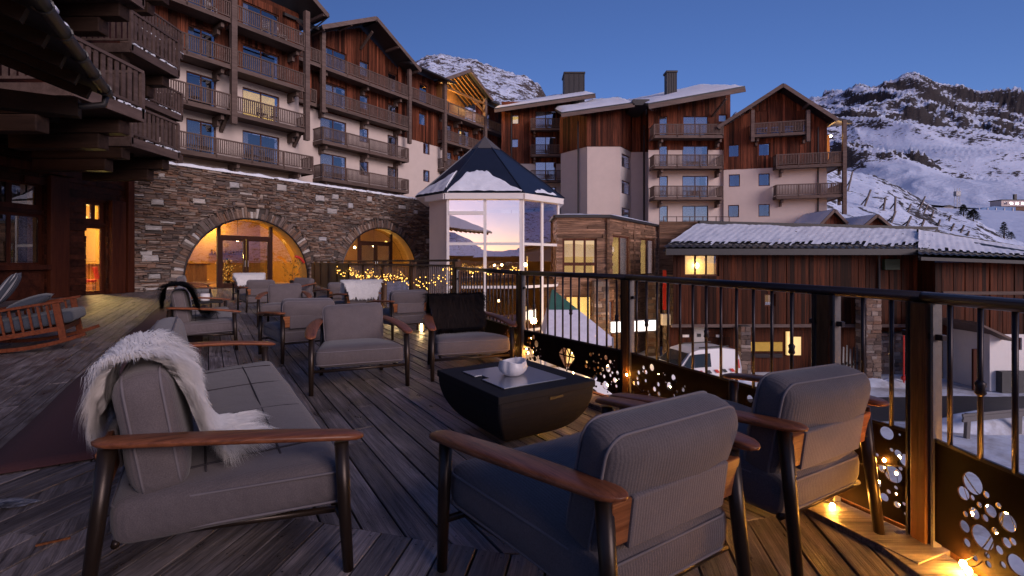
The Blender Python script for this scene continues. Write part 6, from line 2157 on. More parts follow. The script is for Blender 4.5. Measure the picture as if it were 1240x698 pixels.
# lower storey: doors, panels, piers
MB().box(0, xR, .75, .9, 0, zw - .14).build('lower_wall', M['barn'], BN)
for a, b in ((829.5, 843), (861, 894)):
    d = MB().box(X(a), X(b), .62, .745, 0.05, zw - .2).build('garage_door', M['barn'], BN)
    n = 5
    for k in range(n): MB().box(X(a) + .04, X(b) - .04, .585, .618, .1 + k * (zw - .4) / n, .1 + (k + .94) * (zw - .4) / n).build('door_board', M['barn'], d)
    MB().box(X((a + b) / 2) - .22, X((a + b) / 2) + .12, .56, .584, zw - .75, zw - .62).build('number_plate', M['white_paint'], d)
MB().box(X(845), X(858), .55, .745, 0, zw - .2).build('pale_panel', M['concrete_pale'], BN); MB().box(X(849), X(853.5), .52, .548, Z(410), Z(406)).build('vent', M['black'], BN)
MB().box(X(906), X(955), .60, .745, Z(428), Z(417)).build('yellow_board', M['yellow'], BN)
MB().box(X(906), X(955), .58, .745, Z(436), Z(431)).build('kick_board', M['rail'], BN)
MB().box(X(961), X(978), .60, .745, Z(433), Z(404)).build('lit_doorway', M['lit_pale'], BN); MB().box(X(964.5), X(980), .56, .598, Z(410), Z(402)).build('door_hood', M['barn'], BN)
MB().box(X(1060), X(1116), .30, .745, 0, Z(404)).build('stone_plinth', M['mortar'], BN)
r3 = random.Random(5); rest_ = MB(); z = 0
while z < Z(404) - .05:
    h = r3.uniform(.13, .26); x = X(1060)
    while x < X(1116):
        e = min(x + r3.uniform(.18, .5), X(1116)); vs, fs = stone_block([(x, z), (e, z), (e, min(z + h, Z(404))), (x, min(z + h, Z(404)))], .1, r3, r3.uniform(.02, .06))
        rest_.add([(a, b + .28, c) for a, b, c in vs], fs); x = e
    z += h
rest_.build('stones', M['stone'], BN, kind='stuff')
pillar(894, 906, 24.7, gz(394, 24.7), 'stone pier between the garage door and the yellow board')
pillar(1042, 1060, 24.4, gz(356, 24.4), 'tall pale stone pier at the right of the timber barn')
gsn = MB().box(X(1066), X(1084), -.30, -.05, Z(327), Z(314)).build('sign_box', M['leafgreen'], BN, bevel=.02)
MB().tube([(X(1129.5), -.12, Z(320)), (X(1129.5), -.12, .4)], .07, 8).build('downpipe', M['roof_dark'], BN)
MB().tube([(X(1062), -.12, Z(306)), (X(1062), -.12, Z(395))], .06, 8).build('downpipe', M['roof_dark'], BN)

def tile_roof(parent, quad, nx, ny, seed, snow_from=.09, name='roof'):
    """rows of pan tiles modelled as a scalloped sheet, snow lying on the upper part"""
    q = [Vector(p) for p in quad]
    def P(u, v): return (q[0] * (1 - u) + q[1] * u) * (1 - v) + (q[3] * (1 - u) + q[2] * u) * v
    L = (q[1] - q[0]).length
    nt_ = max(2, int(L / .34)); NX = nt_ * 4
    for kind in ('tiles', 'snow'):
        mb = MB(); keep = {}
        NY = ny * 2
        for j in range(NY + 1):
            for i in range(NX + 1):
                u = i / NX; v = (j // 2 + (j % 2) * .98) / ny if kind == 'tiles' else j / NY
                v = min(v, 1)
                p = P(u, v)
                ph = (i % 4) / 4 * 2 * math.pi
                if kind == 'tiles':
                    z = .035 * math.cos(ph) + (.05 if j % 2 == 0 else 0.0)
                    p = p + Vector((0, 0, z + .10))
                else:
                    n0 = noise.noise((p.x * .6 + seed, p.y * .6, 3)); n1 = noise.noise((p.x * 2.3, p.y * 2.3, seed))
                    z = .21 + .007 * math.cos(ph) + .07 * n0 + .04 * n1 + .022 * math.sin(v * ny * 2 * math.pi)
                    p = p + Vector((0, 0, z))
                    keep[(i, j)] = v > snow_from + .05 * math.cos(ph) + .10 * n1 and not (n0 + .6 * n1 > .95 and v > .5) and v < .985
                mb.v.append(tuple(p))
        for j in range(NY):
            for i in range(NX):
                if kind == 'snow' and not all(keep[(a, b)] for a in (i, i + 1) for b in (j, j + 1)): continue
                k = j * (NX + 1) + i
                mb.f.append((k, k + 1, k + NX + 2, k + NX + 1))
        o_ = mb.build(name if kind == 'tiles' else 'roof_snow', M['roof_dark'] if kind == 'tiles' else M['snow'], parent, kind == 'snow')
    roof_slab(parent, quad, .08, M['roof_dark'], 'roof_deck')
zr_ = Z(273.5, 33)
tile_roof(BN, [(X(797), -.8, Z(303, 24.2)), (X(1108), -.8, Z(305, 24.2)), (X(1133, 33), 8, Z(281, 33)), (X(846, 33), 8, zr_)], 40, 9, 3)
MB().box(X(797) + .1, X(1108), -.95, -.78, Z(309, 24.2), Z(301.5, 24.2)).build('gutter', M['roof_dark'], BN)
MB().bar((X(846, 33), 8, zr_ + .2), (X(1133, 33), 8, Z(281, 33) + .2), .35, .25).build('ridge', M['roof_dark'], BN)
# second barn, right
B2N = thing('timber_barn', 'second timber barn at the right edge under a roof sloping down to the right', 'building', (gx(1131, 24), 24, -4.7))
xg2 = gx(1131, 24)
X2 = lambda px, Y=24.0: gx(px, Y) - xg2
Z2 = lambda py, Y=24.0: gz(py, Y) + 4.7
wall_sheet(B2N, 0, X2(1330), 2.2, Z2(318), 0, [], M['barn']); boards(B2N, 0, X2(1330), Z2(408), Z2(318), 0, [], M['barn'], .2, None, 43)
MB().box(0, X2(1330), .4, .6, 0, 2.6).build('lower_wall', M['mortar'], B2N)
MB().box(-.02, 0, .003, 6, 0, Z2(316)).build('side_wall', M['barn'], B2N)
MB().box(X2(1140), X2(1330), -.09, -.046, Z2(357), Z2(353)).build('batten', M['balc'], B2N)
tile_roof(B2N, [(X2(1093), -.9, Z2(311.5, 23.1)), (X2(1330), -.9, Z2(320, 23.1)), (X2(1330, 31), 7, Z2(318, 31)), (X2(1112, 31), 7, Z2(281, 31))], 40, 9, 8)
MB().bar((X2(1093), -1.0, Z2(313.5, 23.1)), (X2(1330), -1.0, Z2(322, 23.1)), .14, .16).build('gutter', M['roof_dark'], B2N)
MB().bar((X2(1112, 31), 7, Z2(280, 31)), (X2(1330, 31), 7, Z2(317, 31)), .35, .25).build('ridge', M['roof_dark'], B2N)
# lean-to and white hut
hut = thing('white_hut', 'small white rendered hut with a dark window before the right barn', 'hut', (gx(1190, 22), 22, -4.7))
xh = gx(1190, 22)
hw_ = [(gx(1224, 22) - xh, gx(1237, 22) - xh, gz(424, 22) + 4.7, gz(409, 22) + 4.7)]
wall_sheet(hut, gx(1198, 22) - xh, 4.5, 0, gz(405, 22) + 4.7, 0, hw_, M['white_paint']); window(hut, *hw_[0], 0)
MB().box(gx(1198, 22) - xh, gx(1199.5, 22) - xh, .002, 2.5, 0, gz(405, 22) + 4.7).build('side_wall', M['white_paint'], hut)
MB().box(gx(1205, 22) - xh, 4.5, -.3, -.02, 0, .95).build('dark_base', M['asphalt'], hut)
roof_slab(hut, [(gx(1168, 22) - xh, -.6, gz(388, 22) + 4.7), (gx(1213, 22) - xh, -.6, gz(409, 22) + 4.7), (gx(1213, 22) - xh, 2.5, gz(409, 22) + 4.7), (gx(1168, 22) - xh, 2.5, gz(388, 22) + 4.7)], .10, M['balc'])
MB().box(gx(1181, 22) - xh, gx(1187, 22) - xh, .1, .2, 0, 1.9).build('door', M['pillar_red'], hut)
# small house gables peeking over the barn
def small_gable(px, py0, py1, hw2, Y, label):
    t = thing('chalet_gable', label, 'house', (gx(px, Y), Y, gz(py1, Y)))
    w = hw2 / F_ * Y; h = (py1 - py0) / F_ * Y
    MB().prism([(-w * .9, -1), (w * .9, -1), (w * .9, 0), (0, h * .85), (-w * .9, 0)], 0, 5).build('gable_wall', M['clad_v'], t)
    for s in (-1, 1):
        q = [(s * w, -.4, -.05), (0, -.4, h), (0, 5, h), (s * w, 5, -.05)]
        roof_slab(t, q, .14, M['roof_dark']); 
        if s < 0: snow_slab(t, q, 3, .12, .05, 8, 8)
        MB().bar((s * w, -.45, -.15), (0, -.45, h - .1), .06, .2).build('barge_board', M['barge'], t)
small_gable(1057, 260, 275, 19, 37, 'small brown gable with a snowy roof just above the barn ridge')
small_gable(1006, 254, 275, 21, 39, 'brown gable beside the right chalet just above the barn ridge')
# ------------------------------------------------------------------ left wing of the hotel
def rebase(root, loc):
    L = Vector(loc); root.location = L
    for ch in root.children: ch.location = Vector(ch.location) - L
LW = thing('hotel_wing', 'very dark timber hotel wing at the left with staggered balconies', 'building')
vx = Vector((WC.x - (-15.55), WC.y - 13.0)).normalized()
gw = Vector((-15.55, 13.0)); an = math.atan2(vx.y, vx.x)
def LWp(o_): o_.location = (gw.x, gw.y, 0); o_.rotation_euler = (0, 0, an); return o_
def lwx(px):
    r = (px - CX) / F_
    return (r * gw.y - gw.x) / (vx.x - r * vx.y)
def lwz(px, py): return gz(py, gw.y + vx.y * lwx(px))
s_c = lwx(157.5)
door = (lwx(103), lwx(128.5), .05, lwz(116, 274))
dtop = (lwx(103), lwx(128.5), lwz(116, 270), lwz(116, 244))
win_ = (lwx(-30), lwx(54), lwz(30, 322), lwz(30, 258)); wtop = (lwx(-30), lwx(54), lwz(30, 253), lwz(30, 217))
ops = [door, dtop, win_, wtop]
LWp(wall_sheet(LW, -8, s_c, -.1, 9, 0, ops, M['clad_dark'], .25))
LWp(boards(LW, -8, s_c, 0, 8, 0, [(door[0], door[1], 0, dtop[3]), (win_[0], win_[1], -1, wtop[3])], M['clad_dark'], .21, None, 51, 'cladding', True))
LWp(window(LW, *door, 0, 1, 1, None, 0, .09, M['pillar_red'], M['pane_clear'], .12))
LWp(window(LW, *dtop, 0, 2, 1, None, 0, .14, M['pillar_red'], M['pane_clear'], .12))
LWp(window(LW, *win_, 0, 2, 1, None, 0, .10, M['pillar_red'], M['pane_dark'], .12))
LWp(window(LW, *wtop, 0, 2, 1, None, 0, .16, M['pillar_red'], M['pane_dark'], .12))
for c in list(LW.children):
    if c.name.startswith('window'):
        for g in c.children:
            if g.name.startswith('dim_room') and abs(g.data.vertices[0].co.x - door[0]) < .01: bpy.data.objects.remove(g)
for a, b in ((55, 78), (130, 147), (150, 157.5)):
    LWp(MB().box(lwx(a), lwx(b), -.22, -.05, 0, lwz((a + b) / 2, 222 if a < 100 else (244 if a < 140 else 190)) + (.2 if a == 55 else 0)).build('timber_pillar', M['pillar_red'], LW, bevel=.015))
LWp(MB().box(-8, lwx(82), -.30, -.05, lwz(60, 212), lwz(60, 202)).build('lintel_beam', M['pillar_red'], LW, bevel=.015))
LWp(MB().box(lwx(-30), lwx(56), -.25, .1, lwz(30, 327), lwz(30, 321)).build('sill', M['pillar_red'], LW))
# reception room behind the lit door
rm_ = MB()
a, b = door[0] - .5, door[1] + 2.9
rm_.add([(a, .3, 0), (b, .3, 0), (b, 5, 0), (a, 5, 0)], [(0, 1, 2, 3)]); rm_.add([(a, .3, 3.6), (b, .3, 3.6), (b, 5, 3.6), (a, 5, 3.6)], [(0, 1, 2, 3)])
rm_.add([(a, 5, 0), (b, 5, 0), (b, 5, 3.6), (a, 5, 3.6)], [(0, 1, 2, 3)])
for x in (a, b): rm_.add([(x, .3, 0), (x, 5, 0), (x, 5, 3.6), (x, .3, 3.6)], [(0, 1, 2, 3)])
LWp(rm_.build('reception_room', M['warm_wall'], LW))
def lw_world(x, y, z):
    c, s = math.cos(an), math.sin(an)
    return (gw.x + c * x - s * y, gw.y + s * x + c * y, z)
point_light('room_light', lw_world(door[1] + .9, 2.0, 2.9), 1000, (1, .70, .22), .2)
dk = thing('reception_desk', 'warm wooden reception desk seen through the lit door', 'desk', lw_world(door[1] + 1.2, 2.9, 0), an)
MB().box(-1.4, 1.4, -.3, .3, 0, 1.05).build('desk_front', M['warm_wood'], dk); MB().box(-1.5, 1.5, -.4, .4, 1.05, 1.1).build('desk_top', M['frame'], dk)
scn = thing('monitor', 'small bright screen on the wall seen through the lit door', 'screen', lw_world(door[1] + 2.0, 3.6, 2.05), an)
MB().box(-.45, .45, -.03, .03, -.25, .25).build('display', M['screen'], scn); MB().box(-.5, .5, .032, .08, -.3, .3).build('casing', M['black'], scn)
ac = thing('red_chair', 'red chair standing inside the lit reception room', 'chair', lw_world(door[1] + .7, 1.5, 0), an + 1.0)
mb = MB(); cushion_mesh(.5, .5, .5, .1, .04, .01, mb); o_ = mb.build('seat', M['red'], ac, True); o_.location = (0, 0, .45)
mb = MB(); cushion_mesh(.5, .5, .5, .08, .035, .01, mb); o_ = mb.build('backrest', M['red'], ac, True); o_.location = (0, -.25, .75); o_.rotation_euler = (R(80), 0, 0)
for sx in (-.2, .2):
    for sy in (-.2, .2): MB().tube([(sx, sy, 0), (sx, sy, .42)], .015, 6).build('leg', M['bronze'], ac)
# overhanging upper storeys, stepped back one behind the other
for x0, x1, y0, y1, z0, z1 in ((-24, -10.9, 1.5, 12.0, 4.55, 16), (-25, -13.1, 12.01, 16.7, 4.85, 16.5), (-26, -16.6, 16.71, 22.5, 4.9, 16.8)):
    MB().box(x0, x1, y0, y1, z0, z1).build('upper_wall', M['clad_dark'], LW)
    mb = MB()
    for k in range(int((y1 - y0) / .8)):
        mb.box(x0 + 2, x1 + .8, y0 + .3 + .8 * k, y0 + .5 + .8 * k, z0 - .25, z0 - .003)
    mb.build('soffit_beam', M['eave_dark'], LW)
def wing_balcony(x_wall, x_front, y0, y1, zf):
    # built along local x then turned so that the front looks towards +X
    L = y1 - y0; D = x_front - x_wall
    b = balcony(LW, 0, L, zf, 0, -D, True, True, M['balc_dark'], (), 0.98, .17, .10)
    b.location = (x_wall, y0, 0); b.rotation_euler = (0, 0, R(90))
    # big cantilever beams below
    for yy in (y0 + .15, y1 - .2):
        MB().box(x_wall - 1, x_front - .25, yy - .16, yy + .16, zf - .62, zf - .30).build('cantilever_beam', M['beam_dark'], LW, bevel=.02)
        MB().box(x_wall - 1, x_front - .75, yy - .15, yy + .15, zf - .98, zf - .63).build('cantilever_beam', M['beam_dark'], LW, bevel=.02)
    MB().box(x_front - .09, x_front + .12, y1 - .1, y1 + .12, zf - .65, zf + 2.75).build('corner_post', M['balc'], LW) if False else None
    # ribbons of snow caught on the ledge
    sn = MB()
    for k in range(26):
        yy = y0 + (y1 - y0) * rng.random(); w = rng.uniform(.03, .12)
        sn.box(x_front + .01, x_front + .05, yy, yy + w, zf - .012, zf + rng.uniform(.01, .05))
    sn.build('ledge_snow', M['snow'], LW, kind='stuff')
wing_balcony(-10.9, -9.0, 9.9, 11.75, 4.86)
wing_balcony(-13.1, -11.2, 14.2, 16.2, 4.86)
wing_balcony(-13.1, -11.2, 14.2, 16.2, 7.61)
wing_balcony(-10.9, -9.0, 9.9, 11.75, 7.61)
wing_balcony(-16.6, -14.7, 18.6, 21.5, 4.95)
wing_balcony(-16.6, -14.7, 18.6, 21.5, 7.7)
wing_balcony(-16.6, -14.7, 18.6, 21.5, 10.45)
wing_balcony(-13.1, -11.2, 14.2, 16.2, 10.36)
# porch roof with gutter, nearest of all
g0_, g1_ = Vector((-5.35, 5.3)), Vector((-7.25, 8.55))
gd = (g1_ - g0_).normalized(); gn = Vector((-gd.y, gd.x))
ze_ = 4.2
e0 = g0_ - gd * 6
def P3(p, z): return (p.x, p.y, z)
quad = [P3(e0, ze_ + .12), P3(g1_, ze_ + .12), P3(g1_ + gn * 7, ze_ + 2.6), P3(e0 + gn * 7, ze_ + 2.6)]
roof_slab(LW, quad, .18, M['roof_dark'], 'porch_roof'); snow_slab(LW, quad, 17, .1, -.05, 30, 14)
rf = MB()
for k in range(14):
    p = e0 + gd * (.4 + .75 * k)
    if (p - g1_).dot(gd) > -.1: break
    rf.bar((p.x + gn.x * .1, p.y + gn.y * .1, ze_ - .16), (p.x + gn.x * 7, p.y + gn.y * 7, ze_ + 2.3), .12, .18)
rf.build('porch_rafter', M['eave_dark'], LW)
gu = MB(); gu.tube([P3(e0 - gn * .06, ze_), P3(g1_ - gn * .06 + gd * .1, ze_)], .085, 10); gu.tube([P3(g1_ - gn * .06, ze_ - .02), P3(g1_ - gn * .03, ze_ - .22), P3(g1_ + gn * .25, ze_ - .30), P3(g1_ + gn * 3.5, ze_ - .42)], .055, 8)
gu.build('gutter', M['roof_dark'], LW, True)
br = MB()
for k in range(9):
    p = g1_ - gd * (.2 + .8 * k); br.tube([P3(p - gn * (.06 + .1 * math.cos(a_)), ze_ + .1 * math.sin(a_)) for a_ in [R(30 * q) for q in range(13)]], .014, 4)
br.build('gutter_brackets', M['black'], LW, kind='stuff')
lump = MB()
for k in range(26):
    p = g1_ - gd * (rng.uniform(.1, 4.5)) - gn * rng.uniform(-.02, .05); s_ = rng.uniform(.05, .12)
    m_ = MB().ball((0, 0, 0), 1, 7, 5); m_.v = [(x * s_ * .7, y * s_ * 1.5, z * s_ * .5) for x, y, z in m_.v]
    lump.add([(p.x + v[0] * gn.x + v[1] * gd.x, p.y + v[0] * gn.y + v[1] * gd.y, ze_ + .13 + v[2]) for v in m_.v], m_.f)
lump.build('gutter_snow', M['snow'], LW, True, 'stuff')
MB().bar((g1_.x + gn.x * .3, g1_.y + gn.y * .3, ze_ - .35), (g1_.x + gn.x * 5, g1_.y + gn.y * 5, ze_ - .35), .25, .3).build('eave_beam', M['eave_dark'], LW)

# ------------------------------------------------------------------ ground below the terrace
gm = MB(); nx_, ny_ = 70, 70
xs_ = [-60 + 150 * (i / nx_) for i in range(nx_ + 1)]
def gh(x, y):
    h = -4.7 + .05 * noise.noise((x * .5, y * .5, 0)) + .03 * noise.noise((x * 1.7, y * 1.7, 4))
    # ploughed banks near the guard rail
    return h
gm = MB()
N_ = 130
for j in range(N_ + 1):
    for i in range(N_ + 1):
        u, v = i / N_, j / N_
        y = -20 + 2500 * v ** 3.2
        x = (-1 + 2 * u) * (70 + y * 1.6)
        near = 1 if y < 60 else 0
        gm.v.append((x, y, gh(x, y) if near else -4.75))
for j in range(N_):
    for i in range(N_):
        k = j * (N_ + 1) + i; gm.f.append((k, k + 1, k + N_ + 2, k + N_ + 1))
gr = gm.build('ground', M['snow_ground'], None, True, kind='structure')
mb = MB(); n = 30
for i in range(n + 1):
    t = i / n; x = 8 + 30 * t; y = 19.0 + 1.2 * math.sin(t * 2.2) - 1.0 * t
    for k, off in enumerate((-1.6, 1.5)): mb.v.append((x, y + off, gh(x, y + off) + .055))
for i in range(n): mb.f.append((2 * i, 2 * i + 2, 2 * i + 3, 2 * i + 1))
mb.build('road', M['asphalt'], None, True, kind='structure')

def snow_bank(x, y, rx, ry, h, label, seed):
    mb = MB(); nr, na = 10, 30
    for j in range(nr + 1):
        for k in range(na):
            a = 2 * math.pi * k / na; q = j / nr
            px_, py_ = rx * q * math.cos(a), ry * q * math.sin(a)
            z = h * (1 - q * q) * (.7 + .9 * abs(noise.noise((px_ * 1.1 + seed, py_ * 1.1, seed)))) + .12 * noise.noise((px_ * 4, py_ * 4, seed)) * (1 - q) - .03
            mb.v.append((px_, py_, z))
    for j in range(nr):
        for k in range(na):
            mb.f.append((j * na + k, j * na + (k + 1) % na, (j + 1) * na + (k + 1) % na, (j + 1) * na + k))
    o_ = mb.build('snow_bank', M['snow_ground'], None, True); o_.location = (x, y, -4.7)
    return tag(o_, label, 'snow bank')
snow_bank(gx(1195, 17.3), 17.2, 2.6, .8, .55, 'ploughed snow bank between the road and the guard rail', 2)
snow_bank(gx(912, 21), 22.6, 1.7, .6, .5, 'low snow bank behind the white van', 7)
snow_bank(gx(1075, 23), 23.3, 2.6, .7, .3, 'low snow bank at the foot of the stone wall of the barn', 9)
# guard rail
grd = thing('guard_rail', 'grey steel guard rail on short posts across the snow at the lower right', 'guard rail', (gx(1165, 16.0), 16.0, -4.7))
p0, p1 = Vector((0, 0, .72)), Vector((9, 1.6, .95))
for z in (-.09, 0, .09): MB().bar(p0 + Vector((0, -.02 * (z == 0), z)), p1 + Vector((0, -.02 * (z == 0), z)), .05, .088).build('beam', M['grey_post'], grd)
for k in range(5):
    p = p0.lerp(p1, .03 + .235 * k); MB().bar((p.x, p.y + .1, -.1), (p.x + .05, p.y + .1, p.z + .1), .12, .12, (1, 0, 0)).build('post', M['grey_post'], grd)

# ------------------------------------------------------------------ white van
VN = thing('parked_van', 'white parked van with red and black warning stripes along its side, beyond the railing', 'van', (gx(838, 22.6), 22.8, -4.7), R(196))
# local x forward, y left
side = [(-2.1, .42), (-2.12, .95), (-2.05, 1.45), (-1.9, 1.80), (-1.2, 1.90), (.1, 1.88), (.55, 1.78), (1.15, 1.18), (1.75, 1.03), (2.08, .88), (2.14, .50), (2.05, .34), (-1.9, .34)]
rings = []
for yy, ins in ((-.86, .05), (-.90, 0), (-.84, .0), (0, 0), (.84, 0), (.90, 0), (.86, .05)):
    ring = []
    for x, z in side:
        tum = max(0, z - 1.0) * .17
        y_ = yy * (1 - tum * .9)
        ring.append((x * (1 - ins * .4), y_, z - ins * .3 * (1 if z > 1 else -1)))
    rings.append(ring)
MB().loft(rings).build('body', M['van_white'], VN, False, bevel=.03)
gl = plain('van_glass', (0.02, 0.03, 0.035), .05, 0, 0, 1, 0, 0, 0.9)
for s in (-1, 1):
    def sd(poly, y):
        y0, y1 = y * s, (y + .012) * s
        mb = MB(); n = len(poly)
        def yy(z, b): return b * (1 - max(0, z - 1.0) * .153)
        vs = [(x, yy(z, y0), z) for x, z in poly] + [(x, yy(z, y1), z) for x, z in poly]
        fs = [tuple(range(n)), tuple(range(2 * n - 1, n - 1, -1))] + [(i, (i + 1) % n, (i + 1) % n + n, i + n) for i in range(n)]
        return mb.add(vs, fs)
    sd([(.50, 1.10), (1.08, 1.10), (.60, 1.66), (.50, 1.66)], .898).build('side_window', gl, VN)
    sd([(-.45, 1.10), (.42, 1.10), (.42, 1.68), (-.45, 1.70)], .898).build('side_window', gl, VN)
    for k in range(7):
        x = -1.75 + .42 * k
        sd([(x, .80), (x + .18, .80), (x + .32, .96), (x + .14, .96)], .902).build('warning_stripe', M['red'] if k % 2 == 0 else M['black'], VN)
    sd([(-2.02, .95), (-1.93, .95), (-1.90, 1.35), (-1.99, 1.35)], .90).build('tail_light', M['red'], VN)
    MB().bar((-1.6, s * .62, 1.95), (.0, s * .62, 1.94), .05, .05).build('roof_rail', M['black'], VN)
    mr = MB().box(1.0, 1.14, s * .92, s * 1.08, 1.05, 1.25).build('mirror', M['black'], VN, bevel=.03)
    for x in (-1.35, 1.38):
        w = MB().tube([(x, s * .70, .33), (x, s * .72, .33), (x, s * .885, .33), (x, s * .91, .33)], [.28, .33, .33, .27], 20).build('wheel', M['tyre'], VN)
        MB().tube([(x, s * .90, .33), (x, s * .92, .33)], [.20, .17], 14).build('rim', M['grey_post'], w)
ws_ = MB().add([(.62, -.70, 1.70), (.62, .70, 1.70), (1.16, .78, 1.20), (1.16, -.78, 1.20)], [(0, 1, 2, 3)]).build('windscreen', gl, VN)
ws_.location = (.03, 0, .03)
MB().box(2.05, 2.16, -.8, .8, .36, .56).build('bumper', M['black'], VN, bevel=.03)
MB().box(-2.16, -2.08, -.8, .8, .36, .56).build('bumper', M['black'], VN, bevel=.03)
MB().box(-2.13, -2.09, -.62, .62, 1.10, 1.62).build('rear_window', gl, VN)
snv = MB(); 
# low white car ahead of it
CR = thing('parked_car', 'low white car parked in front of the van, half hidden behind the railing', 'car', (gx(738, 21.6), 21.2, -4.7), R(190))
side = [(-1.95, .4), (-2.0, .85), (-1.75, 1.0), (-1.2, 1.38), (.0, 1.44), (.55, 1.30), (1.1, .95), (1.85, .80), (1.98, .5), (1.9, .32), (-1.8, .32)]
rings = []
for yy, ins in ((-.80, .04), (-.85, 0), (0, 0), (.85, 0), (.80, .04)):
    rings.append([(x * (1 - ins * .4), yy * (1 - max(0, z - .9) * .35), z) for x, z in side])
MB().loft(rings).build('body', M['van_white'], CR, bevel=.03)
ws_ = MB().add([(.56, -.60, 1.31), (.56, .60, 1.31), (1.10, .74, .98), (1.10, -.74, .98)], [(0, 1, 2, 3)]).build('windscreen', gl, CR); ws_.location = (.02, 0, .02)
for s in (-1, 1):
    MB().add([(-1.1, s * .745, 1.30), (.45, s * .745, 1.28), (.9, s * .84, 1.0), (-1.5, s * .84, 1.0)], [(0, 1, 2, 3)]).build('side_window', gl, CR)
    for x in (-1.2, 1.25):
        w = MB().tube([(x, s * .66, .32), (x, s * .87, .32)], .31, 18).build('wheel', M['tyre'], CR); MB().tube([(x, s * .865, .32), (x, s * .88, .32)], .19, 12).build('rim', M['grey_post'], w)

# skis leaning by the pier
for k in range(6):
    px = 1016 + 4.2 * k; Y = 24.3
    t = thing('ski', ('leftmost black ski', 'leftmost grey ski', 'middle black ski', 'middle grey ski', 'rightmost black ski', 'rightmost grey ski, closest to the pier')[k] + ' of those leaning beside the barn pier', 'ski', (gx(px, Y), Y, -4.7), 0, 'skis leaning beside the pier')
    h = 1.45 + .1 * (k % 3)
    MB().bar((0, 0, 0), (.28, .35, h), .08, .02, (0, 1, 0)).build('ski_blade', M['grey_post'] if k % 2 else M['black'], t)
    MB().box(.10, .18, .12, .20, h * .42, h * .5).build('binding', M['black'], t)
hy = thing('snow_stake', 'thin red snow stake standing before the stone base of the barn', 'stake', (gx(1094, 23), 23, -4.7))
MB().tube([(0, 0, 0), (0, 0, 2.6)], .035, 6).build('stake_pole', M['red'], hy); MB().ball((0, 0, .35), .12, 8, 6).build('stake_foot', M['red'], hy)

# ------------------------------------------------------------------ slope behind, with snow fences
def interp(tab, x):
    if x <= tab[0][0]: return tab[0][1]
    for (a, b), (c, d) in zip(tab, tab[1:]):
        if x <= c: 
            t = (x - a) / (c - a); return b + (d - b) * t
    return tab[-1][1]
def terrain(name, mat, ridge, px0, px1, Y0, D, Yb, z0, ni, nj, amp, freq, seed, power=1.0, jag=0.0, base=None, kind='structure'):
    mb = MB()
    for j in range(nj + 1):
        v = j / nj
        for i in range(ni + 1):
            px = px0 + (px1 - px0) * i / ni
            zr = gz(interp(ridge, px), D)
            if v <= .8:
                q = v / .8; Y = Y0 * (D / Y0) ** q
                tt = (Y - Y0) / (D - Y0)
                zb = base(px) if base else z0
                z = zb + (zr - zb) * tt ** power
            else:
                q = (v - .8) / .2; Y = D + (Yb - D) * q; z = zr * (1 - .55 * q); tt = 1
            x = gx(px, Y)
            s = freq
            h = noise.ridged_multi_fractal((x * s + seed, Y * s, seed * .7), .9, 2.1, 7, .9, 2.0) - 1.1
            h2 = noise.fractal((x * s * 5, Y * s * 5, seed), .8, 2.1, 4)
            w = amp * min(1, tt * 1.6 + .06) * (1 - .72 * tt ** 5)
            z += w * (h * .8 - .05 + h2 * .13)
            if v > .6 and jag: z += jag * noise.fractal((x * s * 9, Y * s * 9, 5), .7, 2.2, 4) * min(1, (v - .6) / .2) * (1 if v <= .82 else .4)
            mb.v.append((x, Y, z))
    for j in range(nj):
        for i in range(ni):
            k = j * (ni + 1) + i; mb.f.append((k, k + 1, k + ni + 2, k + ni + 1))
    return mb.build(name, mat, None, True, kind=kind)
M['mt_right'] = mountain_mat('right_mountain', 1 / 20.0, .275, .325, 2.5, ((0.008, 0.008, 0.012), (0.075, 0.058, 0.056)), 0.95, .15)
M['mt_left'] = mountain_mat('left_mountain', 1 / 12.0, .42, .475, 1.5, ((0.020, 0.014, 0.012), (0.13, 0.085, 0.062)), 0.55, 0)
M['hill'] = mountain_mat('near_hill', 1 / 7.0, .44, .50, .5, ((0.012, 0.011, 0.013), (0.07, 0.055, 0.05)), 0.55, 0)
M['snowfield'] = mountain_mat('snowfield', 1 / 14.0, .52, .58, 1.0, ((0.012, 0.011, 0.013), (0.07, 0.055, 0.05)), 0.6, 0)
